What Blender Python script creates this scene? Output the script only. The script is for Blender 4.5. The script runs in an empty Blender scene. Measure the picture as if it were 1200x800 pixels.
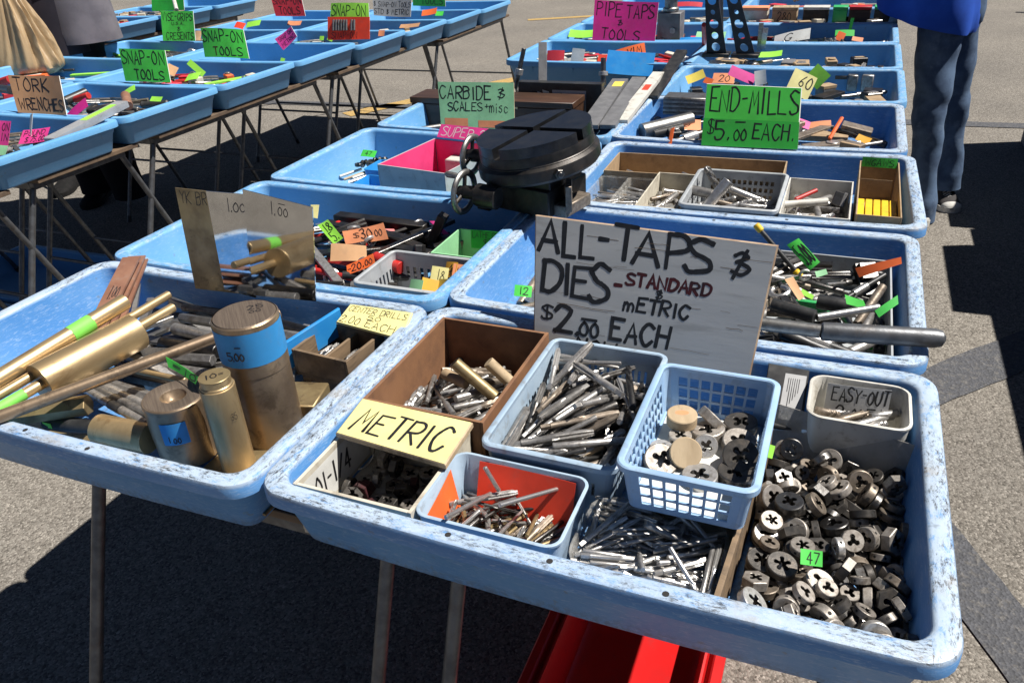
import bpy, bmesh, math, random
from math import sin, cos, pi, radians
from mathutils import Vector, Matrix, Quaternion, Euler
V = Vector
sc = bpy.context.scene
col = sc.collection
random.seed(11)

# ------------------------------------------------------------------ camera, sky, sun, exposure
CAM = V((0.548, -0.497, 1.390))
RX, UP, FW = V((0.925, 0.377, -0.054)), V((-0.144, 0.478, 0.867)), V((-0.353, 0.793, -0.496))
FW = FW.normalized(); RX = (RX - FW * RX.dot(FW)).normalized(); UP = RX.cross(FW)
cam = bpy.data.objects.new('camera', bpy.data.cameras.new('camera')); col.objects.link(cam)
m3 = Matrix((RX, UP, -FW)).transposed()
cam.matrix_world = Matrix.Translation(CAM) @ m3.to_4x4()
FOC = 917.9
cam.data.sensor_width = 36.0; cam.data.lens = FOC / 1200 * 36; cam.data.clip_start = .02; cam.data.clip_end = 2000
sc.camera = cam
SUN = V((.56, .20, 1.0)).normalized()
el = math.asin(SUN.z); az = math.atan2(SUN.x, SUN.y)
w = bpy.data.worlds.new('World'); sc.world = w; w.use_nodes = True
nt = w.node_tree; nt.nodes.clear()
sky = nt.nodes.new('ShaderNodeTexSky'); sky.sky_type = 'NISHITA'; sky.sun_disc = False
sky.sun_elevation = el; sky.sun_rotation = az; sky.altitude = 2000; sky.air_density = .45; sky.dust_density = .3; sky.ozone_density = 1.0
bg = nt.nodes.new('ShaderNodeBackground'); bg.inputs['Strength'].default_value = .05
wo = nt.nodes.new('ShaderNodeOutputWorld')
nt.links.new(sky.outputs[0], bg.inputs['Color']); nt.links.new(bg.outputs[0], wo.inputs['Surface'])
sl = bpy.data.lights.new('sun', 'SUN'); sl.energy = 5.0; sl.angle = radians(.53); sl.color = (1, .955, .89)
so = bpy.data.objects.new('sun', sl); col.objects.link(so)
so.rotation_euler = SUN.to_track_quat('Z', 'Y').to_euler(); so.location = (3, 1, 6)
sc.view_settings.view_transform = 'Standard'; sc.view_settings.look = 'None'
sc.view_settings.exposure = .62; sc.view_settings.gamma = 1

def at(u, v, z):
    "the point of the horizontal plane at height z seen at this place of the photograph"
    d = RX * ((u - 600) / FOC) - UP * ((v - 400) / FOC) + FW
    return CAM + d * ((z - CAM.z) / d.z)
def aty(u, v, y):
    d = RX * ((u - 600) / FOC) - UP * ((v - 400) / FOC) + FW
    return CAM + d * ((y - CAM.y) / d.y)

# ------------------------------------------------------------------ materials
MATS = {}
def N(t, typ, **kw):
    n = t.nodes.new(typ)
    for k, v in kw.items():
        if k in n.inputs: n.inputs[k].default_value = v
        else: setattr(n, k, v)
    return n
def lin(h):
    "a colour given as a #rrggbb base colour"
    h = h.lstrip('#'); o = []
    for i in (0, 2, 4):
        c = int(h[i:i+2], 16) / 255; o.append(c / 12.92 if c < .04045 else ((c + .055) / 1.055) ** 2.4)
    return (*o, 1)
def c4(c): return lin(c) if isinstance(c, str) else (*c, 1) if len(c) == 3 else c
def ramp(t, fac, stops):
    r = N(t, 'ShaderNodeValToRGB'); e = r.color_ramp.elements
    while len(e) < len(stops): e.new(.5)
    for k, (p, c) in enumerate(stops): e[k].position = p; e[k].color = c4(c)
    t.links.new(fac, r.inputs[0]); return r.outputs[0]
def noise(t, vec, scale, detail=4, rough=.6, dist=0):
    n = N(t, 'ShaderNodeTexNoise', Scale=scale, Detail=detail, Roughness=rough, Distortion=dist)
    t.links.new(vec, n.inputs['Vector']); return n.outputs['Fac']
def mathn(t, op, a, b=None, clamp=False):
    n = N(t, 'ShaderNodeMath', operation=op); n.use_clamp = clamp
    for i, x in enumerate((a, b)):
        if x is None: continue
        if hasattr(x, 'links'): t.links.new(x, n.inputs[i])
        else: n.inputs[i].default_value = x
    return n.outputs[0]
def mix(t, fac, a, b, typ='MIX'):
    n = N(t, 'ShaderNodeMix', data_type='RGBA', blend_type=typ)
    for i, x in ((0, fac), (6, a), (7, b)):
        if hasattr(x, 'links'): t.links.new(x, n.inputs[i])
        else: n.inputs[i].default_value = x if i == 0 else c4(x)
    return n.outputs[2]
def smooth(t, x, lo, hi):
    n = N(t, 'ShaderNodeMapRange', interpolation_type='SMOOTHSTEP')
    t.links.new(x, n.inputs[0]); n.inputs[1].default_value = lo; n.inputs[2].default_value = hi; return n.outputs[0]
def newmat(name):
    m = bpy.data.materials.new(name); m.use_nodes = True
    t = m.node_tree; b = t.nodes['Principled BSDF']; MATS[name] = m
    tc = N(t, 'ShaderNodeTexCoord'); oi = N(t, 'ShaderNodeObjectInfo')
    va = N(t, 'ShaderNodeVectorMath', operation='ADD'); vs = N(t, 'ShaderNodeVectorMath', operation='SCALE')
    cx = N(t, 'ShaderNodeCombineXYZ')
    for i in range(3): t.links.new(oi.outputs['Random'], cx.inputs[i])
    t.links.new(cx.outputs[0], vs.inputs[0]); vs.inputs['Scale'].default_value = 37.0
    t.links.new(tc.outputs['Object'], va.inputs[0]); t.links.new(vs.outputs[0], va.inputs[1])
    return m, t, b, va.outputs[0], tc, oi.outputs['Random']
def bump(t, b, h, strength=.3, dist=.002):
    n = N(t, 'ShaderNodeBump', Strength=strength, Distance=dist); t.links.new(h, n.inputs['Height']); t.links.new(n.outputs[0], b.inputs['Normal'])
def M(name, a, b2=None, rough=.5, metal=0, scale=40, dirt=None, dirt_amt=.5, dscale=60, bmp=0, rvar=.12, vary=0, stretch=None, coat=0):
    "a general surface: two tones mixed by noise, patchy dirt, uneven gloss"
    m, t, b, vec, tc, rnd = newmat(name)
    if stretch:
        mp = N(t, 'ShaderNodeMapping'); mp.inputs['Scale'].default_value = stretch; t.links.new(vec, mp.inputs[0]); vec = mp.outputs[0]
    n1 = noise(t, vec, scale, 5)
    c = mix(t, smooth(t, n1, .35, .65), a, b2 or a)
    if dirt:
        n2 = noise(t, vec, dscale, 6, .7, .4)
        c = mix(t, mathn(t, 'MULTIPLY', smooth(t, n2, .52, .68), dirt_amt), c, dirt)
    if vary:
        hv = N(t, 'ShaderNodeHueSaturation'); t.links.new(c, hv.inputs['Color'])
        t.links.new(mathn(t, 'ADD', mathn(t, 'MULTIPLY', rnd, vary * 2), 1 - vary), hv.inputs['Value']); c = hv.outputs[0]
    t.links.new(c, b.inputs['Base Color'])
    t.links.new(mathn(t, 'ADD', mathn(t, 'MULTIPLY', n1, rvar * 2), rough - rvar, True), b.inputs['Roughness'])
    b.inputs['Metallic'].default_value = metal
    if coat: b.inputs['Coat Weight'].default_value = coat
    if bmp: bump(t, b, noise(t, vec, scale * 3, 6, .7), bmp)
    return m

def blue_tray(name, base, light, wear):
    m, t, b, vec, tc, rnd = newmat(name)
    sp = N(t, 'ShaderNodeSeparateXYZ'); t.links.new(tc.outputs['Object'], sp.inputs[0]); z = sp.outputs[2]
    big = noise(t, vec, 6, 4, .6, .3); fine = noise(t, vec, 130, 6, .75)
    mp = N(t, 'ShaderNodeMapping'); mp.inputs['Scale'].default_value = (1, 1, 6); t.links.new(vec, mp.inputs[0])
    streak = noise(t, mp.outputs[0], 55, 5, .7, 1.2)
    sx = N(t, 'ShaderNodeMath', operation='ABSOLUTE'); t.links.new(mathn(t, 'SUBTRACT', sp.outputs[0], .35), sx.inputs[0])
    side = mathn(t, 'GREATER_THAN', sx.outputs[0], .325)
    def along(scale, *a):                                    # scratches that run with the rim
        m1 = N(t, 'ShaderNodeMapping'); m1.inputs['Scale'].default_value = (.5, 1.5, 1); t.links.new(vec, m1.inputs[0])
        m2 = N(t, 'ShaderNodeMapping'); m2.inputs['Scale'].default_value = (1.5, .5, 1); t.links.new(vec, m2.inputs[0])
        x = N(t, 'ShaderNodeMix', data_type='FLOAT'); t.links.new(side, x.inputs[0]); t.links.new(noise(t, m1.outputs[0], scale, *a), x.inputs[2]); t.links.new(noise(t, m2.outputs[0], scale, *a), x.inputs[3]); return x.outputs[0]
    c = mix(t, smooth(t, big, .35, .7), base, light)
    fade = mathn(t, 'MULTIPLY', smooth(t, streak, .5, .72), .25 + .35 * wear)
    c = mix(t, fade, c, (.42, .55, .72))
    top = smooth(t, z, -.0075, -.0015)                      # chalky worn rim and the grime rubbed into it
    chalk = mathn(t, 'MULTIPLY', top, mathn(t, 'MULTIPLY', smooth(t, along(85, 8, .8, .2), .64 - .32 * wear, .76 - .26 * wear), min(1, .30 + wear * .42)))
    c = mix(t, chalk, c, (.50, .56, .60))
    g1 = smooth(t, along(150, 9, .9, .2), .538 - .05 * wear, .59)
    g2 = smooth(t, along(24, 3, .5), .36, .52)
    grime = mathn(t, 'MULTIPLY', mathn(t, 'MULTIPLY', top, g1), mathn(t, 'MULTIPLY', g2, min(1, wear * 1.05)))
    c = mix(t, grime, c, (.035, .032, .03))
    tan = mathn(t, 'MULTIPLY', mathn(t, 'MULTIPLY', top, smooth(t, noise(t, vec, 17, 5, .7), .55, .7)), .4 * wear)
    c = mix(t, tan, c, (.33, .27, .19))
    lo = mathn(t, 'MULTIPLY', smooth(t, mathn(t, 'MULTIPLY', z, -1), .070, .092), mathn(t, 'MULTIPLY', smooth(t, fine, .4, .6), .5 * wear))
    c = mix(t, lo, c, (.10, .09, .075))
    spots = mathn(t, 'MULTIPLY', smooth(t, noise(t, vec, 60, 2, .5), .68, .75), .25 + .3 * wear)
    c = mix(t, spots, c, (.16, .19, .22))
    t.links.new(c, b.inputs['Base Color'])
    b.inputs['Roughness'].default_value = .42
    t.links.new(mathn(t, 'ADD', mathn(t, 'MULTIPLY', fine, .35), .28, True), b.inputs['Roughness'])
    b.inputs['Subsurface Weight'].default_value = 0
    bump(t, b, mathn(t, 'ADD', fine, mathn(t, 'MULTIPLY', top, streak)), .12 + .2 * wear, .0012)
    return m
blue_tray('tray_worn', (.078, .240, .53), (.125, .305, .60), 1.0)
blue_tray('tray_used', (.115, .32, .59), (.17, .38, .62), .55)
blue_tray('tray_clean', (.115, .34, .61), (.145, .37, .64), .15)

def asphalt():
    m, t, b, vec, tc, rnd = newmat('asphalt')
    g = N(t, 'ShaderNodeNewGeometry'); p = g.outputs['Position']
    vo = N(t, 'ShaderNodeTexVoronoi', Scale=210.0); t.links.new(p, vo.inputs['Vector'])
    vo2 = N(t, 'ShaderNodeTexVoronoi', Scale=105.0); t.links.new(p, vo2.inputs['Vector'])
    bw = N(t, 'ShaderNodeRGBToBW'); t.links.new(vo.outputs['Color'], bw.inputs[0])
    bw2 = N(t, 'ShaderNodeRGBToBW'); t.links.new(vo2.outputs['Color'], bw2.inputs[0])
    fine = noise(t, p, 420, 4, .7)
    c = ramp(t, bw.outputs[0], [(.0, (.072, .067, .06)), (.4, (.178, .164, .146)), (.7, (.25, .232, .208)), (1, (.42, .393, .355))])
    c = mix(t, mathn(t, 'MULTIPLY', smooth(t, bw2.outputs[0], .66, .8), .55), c, (.27, .255, .23))
    c = mix(t, mathn(t, 'MULTIPLY', smooth(t, fine, .52, .66), .6), c, (.07, .065, .06))
    big = noise(t, p, 1.1, 5, .6)
    c = mix(t, 1.0, c, ramp(t, big, [(.3, (.80, .79, .78)), (.7, (1.06, 1.04, 1.0))]), 'MULTIPLY')
    spot = smooth(t, noise(t, p, 3.2, 6, .7, .8), .66, .72)
    c = mix(t, mathn(t, 'MULTIPLY', spot, .45), c, (.05, .047, .045))
    t.links.new(c, b.inputs['Base Color']); b.inputs['Roughness'].default_value = .92
    b.inputs['Specular IOR Level'].default_value = .25
    h = mathn(t, 'ADD', mathn(t, 'MULTIPLY', vo.outputs['Distance'], -.9), mathn(t, 'ADD', mathn(t, 'MULTIPLY', vo2.outputs['Distance'], -.8), mathn(t, 'MULTIPLY', fine, .5)))
    bump(t, b, h, .7, .003)
asphalt()
def paint(name, a, hole):
    m, t, b, vec, tc, rnd = newmat(name)
    g = N(t, 'ShaderNodeNewGeometry'); p = g.outputs['Position']
    vo = N(t, 'ShaderNodeTexVoronoi', Scale=150.0); t.links.new(p, vo.inputs['Vector'])
    bw = N(t, 'ShaderNodeRGBToBW'); t.links.new(vo.outputs['Color'], bw.inputs[0])
    f = mathn(t, 'MULTIPLY', smooth(t, noise(t, p, 60, 6, .75), .5, .62), .75)
    c = mix(t, f, a, hole); c = mix(t, .35, c, bw.outputs[0], 'OVERLAY')
    t.links.new(c, b.inputs['Base Color']); b.inputs['Roughness'].default_value = .8
    bump(t, b, vo.outputs['Distance'], .6, .004)
paint('dark_line_paint', (.062, .064, .072), (.125, .118, .109))
paint('yellow_line_paint', (.42, .27, .08), (.24, .2, .14))
paint('white_line_paint', (.55, .54, .52), (.2, .19, .18))

M('steel', (.44, .425, .405), (.29, .275, .26), 0.40, 0.72, 120, (.10, .085, .07), .6, 90, .15, vary=.28)
M('steel_bright', (.58, .56, .54), (.45, .44, .42), 0.32, 0.8, 120, (.2, .17, .14), .4, 80, .1, vary=.15)
M('steel_dark', (.16, .155, .15), (.10, .095, .09), .4, 1, 90, (.06, .045, .035), .6, 70, .15, vary=.3)
M('steel_brown', (.30, .25, .20), (.19, .155, .12), 0.48, 0.6, 110, (.09, .06, .04), .6, 80, .15, vary=.25)
M('die_steel', (.40, .365, .325), (.25, .22, .19), 0.48, 0.55, 150, (.10, .075, .055), .65, 110, .15, vary=.35)
M('die_bright', (.62, .60, .57), (.46, .44, .41), 0.36, 0.65, 150, (.2, .17, .13), .5, 110, .1, vary=.15)
M('die_black', (.07, .065, .06), (.10, .09, .08), .42, .6, 120, (.17, .14, .11), .5, 90, .15, vary=.3)
M('hole_black', (.012, .011, .01), (.02, .018, .016), .8, 0)
M('brass', (.56, .415, .225), (.42, .305, .165), .40, .72, 26, (.26, .16, .07), .6, 40, .12, stretch=(1, 1, .3), vary=.12)
M('brass_dull', (.42, .32, .165), (.28, .205, .105), .44, .65, 22, (.13, .09, .05), .7, 36, .15)
M('bronze', (.36, .265, .175), (.235, .17, .115), .40, .7, 20, (.11, .075, .05), .6, 36, .15)
M('bronze_top', (.25, .195, .145), (.17, .13, .10), .5, .6, 400, (.09, .065, .05), .5, 60, .3, stretch=(1, .04, 1))
M('copper', (.46, .24, .155), (.33, .16, .105), .48, .5, 18, (.48, .34, .27), .6, 30, .1)
M('iron', (.028, .027, .026), (.055, .05, .046), .42, .7, 30, (.10, .07, .05), .4, 50, .2)
M('iron_top', (.04, .042, .048), (.06, .062, .068), .34, .8, 40, (.10, .085, .07), .35, 60, .1)
M('black_plastic', (.016, .016, .017), (.03, .03, .03), .42, 0, 40, (.09, .085, .08), .35, 50, .1)
M('galvanised', (.34, .335, .32), (.22, .215, .205), .42, .9, 60, (.13, .085, .05), .6, 40, .15)
M('leg_steel', (.145, .15, .158), (.095, .098, .104), .45, .6, 50, (.12, .085, .06), .35, 30, .2)
M('alu_sheet', (.60, .60, .60), (.52, .52, .52), .045, 1, 20, (.40, .39, .37), .3, 50, 0, rvar=.02)
M('brown_fibre', (.235, .115, .055), (.185, .09, .045), .7, 0, 30, (.12, .06, .035), .5, 30, .25)
M('wood_dark', (.075, .036, .02), (.04, .02, .012), .45, 0, 30, (.15, .085, .05), .3, 50, .1, stretch=(.15, 1, 1))
M('wood_pale', (.46, .35, .22), (.36, .265, .16), .7, 0, 40, (.10, .075, .05), .7, 35, .2, stretch=(1, .25, 1))
M('wood_worn', (.23, .155, .09), (.13, .09, .055), .75, 0, 40, (.05, .038, .028), .75, 30, .3, stretch=(1, .2, 1))
M('plywood', (.15, .10, .06), (.09, .06, .04), .75, 0, 18, (.06, .04, .025), .6, 20, .2, stretch=(.3, 1, 1))
M('cardboard', (.36, .255, .15), (.30, .21, .125), .85, 0, 60, (.17, .115, .07), .5, 25, .15)
M('cream_box', (.56, .52, .42), (.46, .42, .34), .75, 0, 30, (.22, .18, .13), .6, 30, .15)
M('grey_plastic', (.36, .46, .56), (.30, .40, .51), .42, 0, 20, (.20, .20, .19), .5, 40, .1)
M('basket_blue', (.27, .42, .62), (.33, .48, .66), .4, 0, 20, (.2, .22, .25), .35, 40, .1)
M('basket_grey', (.40, .42, .43), (.33, .35, .37), .45, 0, 20, (.2, .19, .17), .5, 40, .1)
M('white_plastic', (.60, .585, .53), (.52, .50, .45), .45, 0, 20, (.24, .21, .16), .6, 40, .1)
M('board_grey', (.47, .48, .475), (.53, .535, .525), .55, 0, 9, (.27, .265, .25), .45, 14, .1, stretch=(.5, 1, 3))
M('board_edge', (.42, .31, .21), (.3, .2, .13), .8, 0, 40)
M('ink', (.011, .011, .012), (.02, .02, .022), .42, 0, 60)
M('ink_red', (.085, .006, .009), (.03, .006, .008), .5, 0, 60)
M('ink_purple', (.05, .008, .03), (.03, .006, .02), .5, 0, 60)
def card(name, a):
    d = tuple(x * .8 for x in a)
    M(name, a, d, .6, 0, 14, tuple(x * .55 + .05 for x in a), .35, 45, .05)
card('card_green', (.07, .62, .07)); card('card_green_deep', (.03, .46, .05)); card('card_lime', (.33, .78, .07)); card('card_pink', (.78, .05, .28))
card('card_magenta', (.62, .018, .24)); card('card_orange', (.85, .15, .03)); card('card_salmon', (.80, .30, .14)); card('card_tan', (.52, .28, .14))
card('card_yellow', (.80, .62, .10)); card('card_paleyellow', (.80, .72, .30)); card('card_red', (.62, .03, .05)); card('card_white', (.72, .72, .68))
card('card_mint', (.30, .62, .33)); card('card_grey', (.40, .40, .40)); card('card_amber', (.78, .40, .03)); card('card_peach', (.85, .50, .26)); card('card_redorange', (.82, .055, .02))
card('tape_blue', (.03, .27, .62)); card('tape_green', (.22, .72, .10))
M('red_plastic', (.62, .012, .012), (.52, .012, .012), .35, 0, 8, (.35, .03, .03), .3, 40, .05)
M('red_tool', (.50, .025, .02), (.36, .02, .018), .45, 0, 30, (.12, .03, .025), .5, 50)
M('blue_box', (.02, .22, .58), (.03, .26, .62), .35, 0, 20, (.1, .2, .35), .3, 40)
M('green_plastic', (.04, .42, .12), (.03, .35, .10), .4, 0)
M('yellow_box', (.80, .52, .02), (.72, .44, .02), .5, 0, 20, (.3, .2, .05), .4, 50)
M('pink_lining', (.78, .06, .22), (.68, .04, .18), .6, 0, 20)
M('grey_felt', (.20, .20, .205), (.14, .14, .145), .55, .3, 20, (.3, .3, .29), .4, 30)
M('denim', (.085, .14, .235), (.045, .078, .145), .9, 0, 14, (.16, .22, .31), .55, 10, .35)
M('blue_shirt', (.010, .085, .50), (.008, .065, .42), .85, 0, 10, bmp=.2)
M('dark_shirt', (.020, .018, .024), (.028, .024, .03), .9, 0, 10, bmp=.2)
M('grey_shirt', (.15, .135, .15), (.11, .10, .115), .9, 0, 10, bmp=.2)
M('dark_trousers', (.010, .010, .012), (.015, .014, .016), .95, 0, 10, bmp=.2)
M('shoe_black', (.010, .010, .010), (.016, .015, .015), .8, 0)
M('shoe_canvas', (.03, .027, .027), (.045, .04, .04), .9, 0, 60)
M('shoe_rubber', (.62, .61, .57), (.52, .5, .46), .6, 0, 30, (.3, .28, .24), .5, 40)
M('skin', (.50, .29, .20), (.45, .25, .17), .5, 0, 20)
M('hair', (.05, .028, .015), (.03, .018, .01), .5, 0, 80)
M('paper_bag', (.40, .285, .16), (.34, .235, .13), .42, 0, 8, (.26, .17, .09), .4, 9, .35, stretch=(3, 3, .6))
M('purple_die', (.10, .03, .035), (.06, .03, .03), .42, .4, 90)
M('shadow_block_grey', (.10, .12, .15), (.08, .09, .11), .8, 0, 6)  # plain grey of the unseen block that casts the right-hand shadow
for k in ('shoe_black', 'dark_trousers', 'dark_shirt', 'asphalt'): MATS[k].node_tree.nodes['Principled BSDF'].inputs['Specular IOR Level'].default_value = .12
def glassy(name, tint, alpha, rough=.15):
    m, t, b, vec, tc, rnd = newmat(name)
    c = mix(t, smooth(t, noise(t, vec, 25, 6, .7), .5, .7), tint, tuple(x * .75 for x in tint))
    t.links.new(c, b.inputs['Base Color']); b.inputs['Roughness'].default_value = rough
    a = mathn(t, 'ADD', mathn(t, 'MULTIPLY', smooth(t, noise(t, vec, 30, 5, .7, 1), .45, .7), .22), alpha, True)
    t.links.new(a, b.inputs['Alpha']); return m
M('alu_case', (.50, .51, .52), (.42, .43, .44), .42, .45, 25, (.2, .2, .2), .4, 40)
glassy('acrylic', (.50, .52, .53), .30); glassy('clear_plastic', (.62, .60, .55), .10); glassy('milky_plastic', (.42, .40, .36), .55, .35)
# ------------------------------------------------------------------ mesh helpers
class MB:
    "collects simple shapes; build() links them as one mesh object"
    def __init__(s): s.v = []; s.f = []; s.m = []; s.mi = 0
    def add(s, vs, fs):
        k = len(s.v); s.v += [tuple(p) for p in vs]; s.f += [tuple(i + k for i in f) for f in fs]; s.m += [s.mi] * len(fs); return s
    def box(s, c, d, rot=None):
        x, y, z = (q / 2 for q in d); R = rot.to_matrix() if rot is not None else Matrix.Identity(3); c = V(c)
        b = min(x, y, z) * .16
        bm = bmesh.new(); bmesh.ops.create_cube(bm, size=1)
        for q in bm.verts: q.co = V((q.co.x * 2 * x, q.co.y * 2 * y, q.co.z * 2 * z))
        bmesh.ops.bevel(bm, geom=bm.edges[:], offset=min(b, .0025), segments=1, affect='EDGES')
        s.bm(bm, Matrix.Translation(c) @ R.to_4x4()); return s
    def bm(s, bm, mat=None):
        bm.verts.index_update(); mat = mat or Matrix.Identity(4)
        s.add([mat @ q.co for q in bm.verts], [[q.index for q in f.verts] for f in bm.faces]); bm.free(); return s
    def tube(s, pts, rs, n=12, cap=True):
        "rings along a path, each with its own radius"
        pts = [V(p) for p in pts]
        if not hasattr(rs, '__len__'): rs = [rs] * len(pts)
        vs = []; fs = []; u = None
        for i, p in enumerate(pts):
            d = (pts[min(i + 1, len(pts) - 1)] - pts[max(i - 1, 0)])
            if d.length < 1e-9: d = V((0, 0, 1))
            d.normalize()
            if u is None: u = d.orthogonal().normalized()
            else:
                u = u - d * u.dot(d); u = u.normalized() if u.length > 1e-6 else d.orthogonal().normalized()
            w2 = d.cross(u); r = rs[i]; ra, rb = r if hasattr(r, '__len__') else (r, r)
            vs += [p + u * (cos(2 * pi * k / n) * ra) + w2 * (sin(2 * pi * k / n) * rb) for k in range(n)]
        for i in range(len(pts) - 1):
            for k in range(n):
                a, b = i * n + k, i * n + (k + 1) % n; fs.append((a, b, b + n, a + n))
        if cap: fs.append(tuple(range(n))[::-1]); fs.append(tuple((len(pts) - 1) * n + k for k in range(n)))
        return s.add(vs, fs)
    def cyl(s, a, b, r, r2=None, n=16, ch=.0008):
        a, b = V(a), V(b); d = (b - a); L = d.length; d.normalize(); r2 = r if r2 is None else r2; c = min(ch, r * .3, L * .2)
        return s.tube([a, a + d * 1e-5, a + d * c, b - d * c, b - d * 1e-5, b], [r - c, r - c, r, r2, r2 - c, r2 - c], n)
    def lathe(s, prof, n=24, o=(0, 0, 0)):
        vs = []; fs = []; o = V(o); m = len(prof)
        for r, z in prof: vs += [o + V((r * cos(2 * pi * k / n), r * sin(2 * pi * k / n), z)) for k in range(n)]
        for i in range(m - 1):
            for k in range(n): a, b = i * n + k, i * n + (k + 1) % n; fs.append((a, b, b + n, a + n))
        return s.add(vs, fs)
    def prism(s, poly, z0, z1, mat=None):
        n = len(poly); mat = mat or Matrix.Identity(4)
        vs = [mat @ V((x, y, z0)) for x, y in poly] + [mat @ V((x, y, z1)) for x, y in poly]
        fs = [tuple(range(n))[::-1], tuple(range(n, 2 * n))] + [(k, (k + 1) % n, (k + 1) % n + n, k + n) for k in range(n)]
        return s.add(vs, fs)
    def mesh(s, name, mats, ang=38):
        me = bpy.data.meshes.new(name); me.from_pydata(s.v, [], s.f)
        for q in (mats if isinstance(mats, (list, tuple)) else [mats]): me.materials.append(MATS[q])
        me.polygons.foreach_set('material_index', s.m)
        bm = bmesh.new(); bm.from_mesh(me); bmesh.ops.recalc_face_normals(bm, faces=bm.faces); bm.to_mesh(me); bm.free()
        me.shade_smooth(); me.set_sharp_from_angle(angle=radians(ang)); return me
    def build(s, name, mats, parent=None, loc=None, ang=38):
        o = bpy.data.objects.new(name, s.mesh(name, mats, ang)); col.objects.link(o)
        if parent: o.parent = parent
        if loc is not None: o.location = loc
        return o
def tag(o, label=None, cat=None, group=None, kind=None):
    for k, v in (('label', label), ('category', cat), ('group', group), ('kind', kind)):
        if v: o[k] = v
    return o
def empty(name, loc, label, cat, group=None, rotz=0, mat=None):
    o = bpy.data.objects.new(name, None); col.objects.link(o); o.empty_display_size = .02
    if mat is not None: o.matrix_world = mat
    else: o.location = loc; o.rotation_euler = (0, 0, rotz)
    return tag(o, label, cat, group)
def kids(o): return [c for c in bpy.data.objects if c.parent == o]
def copy_tree(o, parent=None, children=None):
    c = o.copy(); col.objects.link(c)
    if parent: c.parent = parent
    for ch in (children if children is not None else kids(o)):
        d = copy_tree(ch, c)
        d.matrix_parent_inverse = ch.matrix_parent_inverse.copy()
    return c
def inst(me, name, loc, q, label, cat, group=None, s=1):
    o = bpy.data.objects.new(name, me); col.objects.link(o); o.location = loc
    o.rotation_mode = 'QUATERNION'; o.rotation_quaternion = q
    if s != 1: o.scale = (s, s, s) if not hasattr(s, '__len__') else s
    return tag(o, label, cat, group)
def rrect(x0, x1, y0, y1, r, n=5):
    p = []
    for cx, cy, a in ((x1 - r, y1 - r, 0), (x0 + r, y1 - r, 90), (x0 + r, y0 + r, 180), (x1 - r, y0 + r, 270)):
        p += [(cx + r * cos(radians(a + 90 * k / n)), cy + r * sin(radians(a + 90 * k / n))) for k in range(n + 1)]
    return p
def loops(mb, rings, close0=False, close1=False):
    "skins a list of closed rings (equal counts)"
    n = len(rings[0]); vs = [q for r in rings for q in r]; fs = []
    for i in range(len(rings) - 1):
        for k in range(n): a, b = i * n + k, i * n + (k + 1) % n; fs.append((a, b, b + n, a + n))
    if close0: fs.append(tuple(range(n))[::-1])
    if close1: fs.append(tuple((len(rings) - 1) * n + k for k in range(n)))
    return mb.add(vs, fs)

# ------------------------------------------------------------------ hand lettering (marker strokes)
GL = {'A': '00 39 60;13 53', 'B': '00 09;~09 49 67 56 05;~05 46 63 51 30 00', 'C': '~68 49 29 06 03 20 40 62', 'D': '00 09;~09 39 67 63 30 00',
 'E': '69 09 00 60;05 45', 'F': '69 09 00;05 45', 'G': '~68 49 17 04 11 40 63;63 43', 'H': '00 09;60 69;05 65', 'I': '30 39', 'J': '~69 62 40 10 02',
 'K': '00 09;69 04 60', 'L': '09 00 60', 'M': '00 19 33 59 60', 'N': '00 09 60 69', 'O': '~39 17 04 11 30 51 64 57 39', 'P': '00 09;~09 49 67 55 04',
 'Q': '~39 17 04 11 30 51 64 57 39;42 70', 'R': '00 09;~09 49 67 55 04;24 60', 'S': '~68 39 18 07 25 44 63 61 30 10 01', 'T': '30 39;09 69', 'U': '~09 03 20 40 63 69',
 'V': '09 30 69', 'W': '09 10 36 50 69', 'X': '00 69;09 60', 'Y': '09 35 69;35 30', 'Z': '09 69 00 60', '0': '~39 17 04 11 30 51 64 57 39',
 '1': '30 39', '2': '~07 29 58 56 22 00;00 60', '3': '~08 39 58 46 25;~25 54 52 30 01', '4': '49 03 63;40 49', '5': '59 09 05;~05 45 63 40 10 01',
 '6': '~59 15 02 30 52 34 03', '7': '09 69 20', '8': '~35 17 39 57 35 02 30 62 35', '9': '~66 49 16 34 65;67 40', '$': '~68 39 18 07 25 44 63 61 30 10 01;30 39',
 '&': '~17 38 57 46 25;~25 54 63 41 12;49 20', '-': '15 55', '.': '20 31', '+': '14 54;32 37', '=': '13 53;16 56', '/': '00 69', '!': '30 31;33 39', ',': '31 10', "'": '39 37',
 'i': '30 35;37 38', 'm': '00 05;~03 15 25 33 30;~33 45 55 63 60', 's': '~55 35 14 33 52 30 01', 'c': '~54 35 15 02 20 40 51', 'o': '~35 14 02 20 40 52 54 35', '#': '20 29;40 49;03 63;06 66'}
NARROW = {'I': .45, '1': .5, '.': .4, 'i': .4, '-': .75, "'": .4, ' ': .55, 'M': 1.15, 'W': 1.2, 'm': 1.1, '!': .4}
def crom(p):
    if len(p) < 3: return p
    q = [p[0] * 2 - p[1]] + p + [p[-1] * 2 - p[-2]]; o = []
    for i in range(1, len(q) - 2):
        for k in range(4):
            t = k / 4; a, b, c, d = q[i-1:i+3]
            o.append(.5 * ((2 * b) + (c - a) * t + (2 * a - 5 * b + 4 * c - d) * t * t + (3 * b - a - 3 * c + d) * t ** 3))
    return o + [p[-1]]
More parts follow.
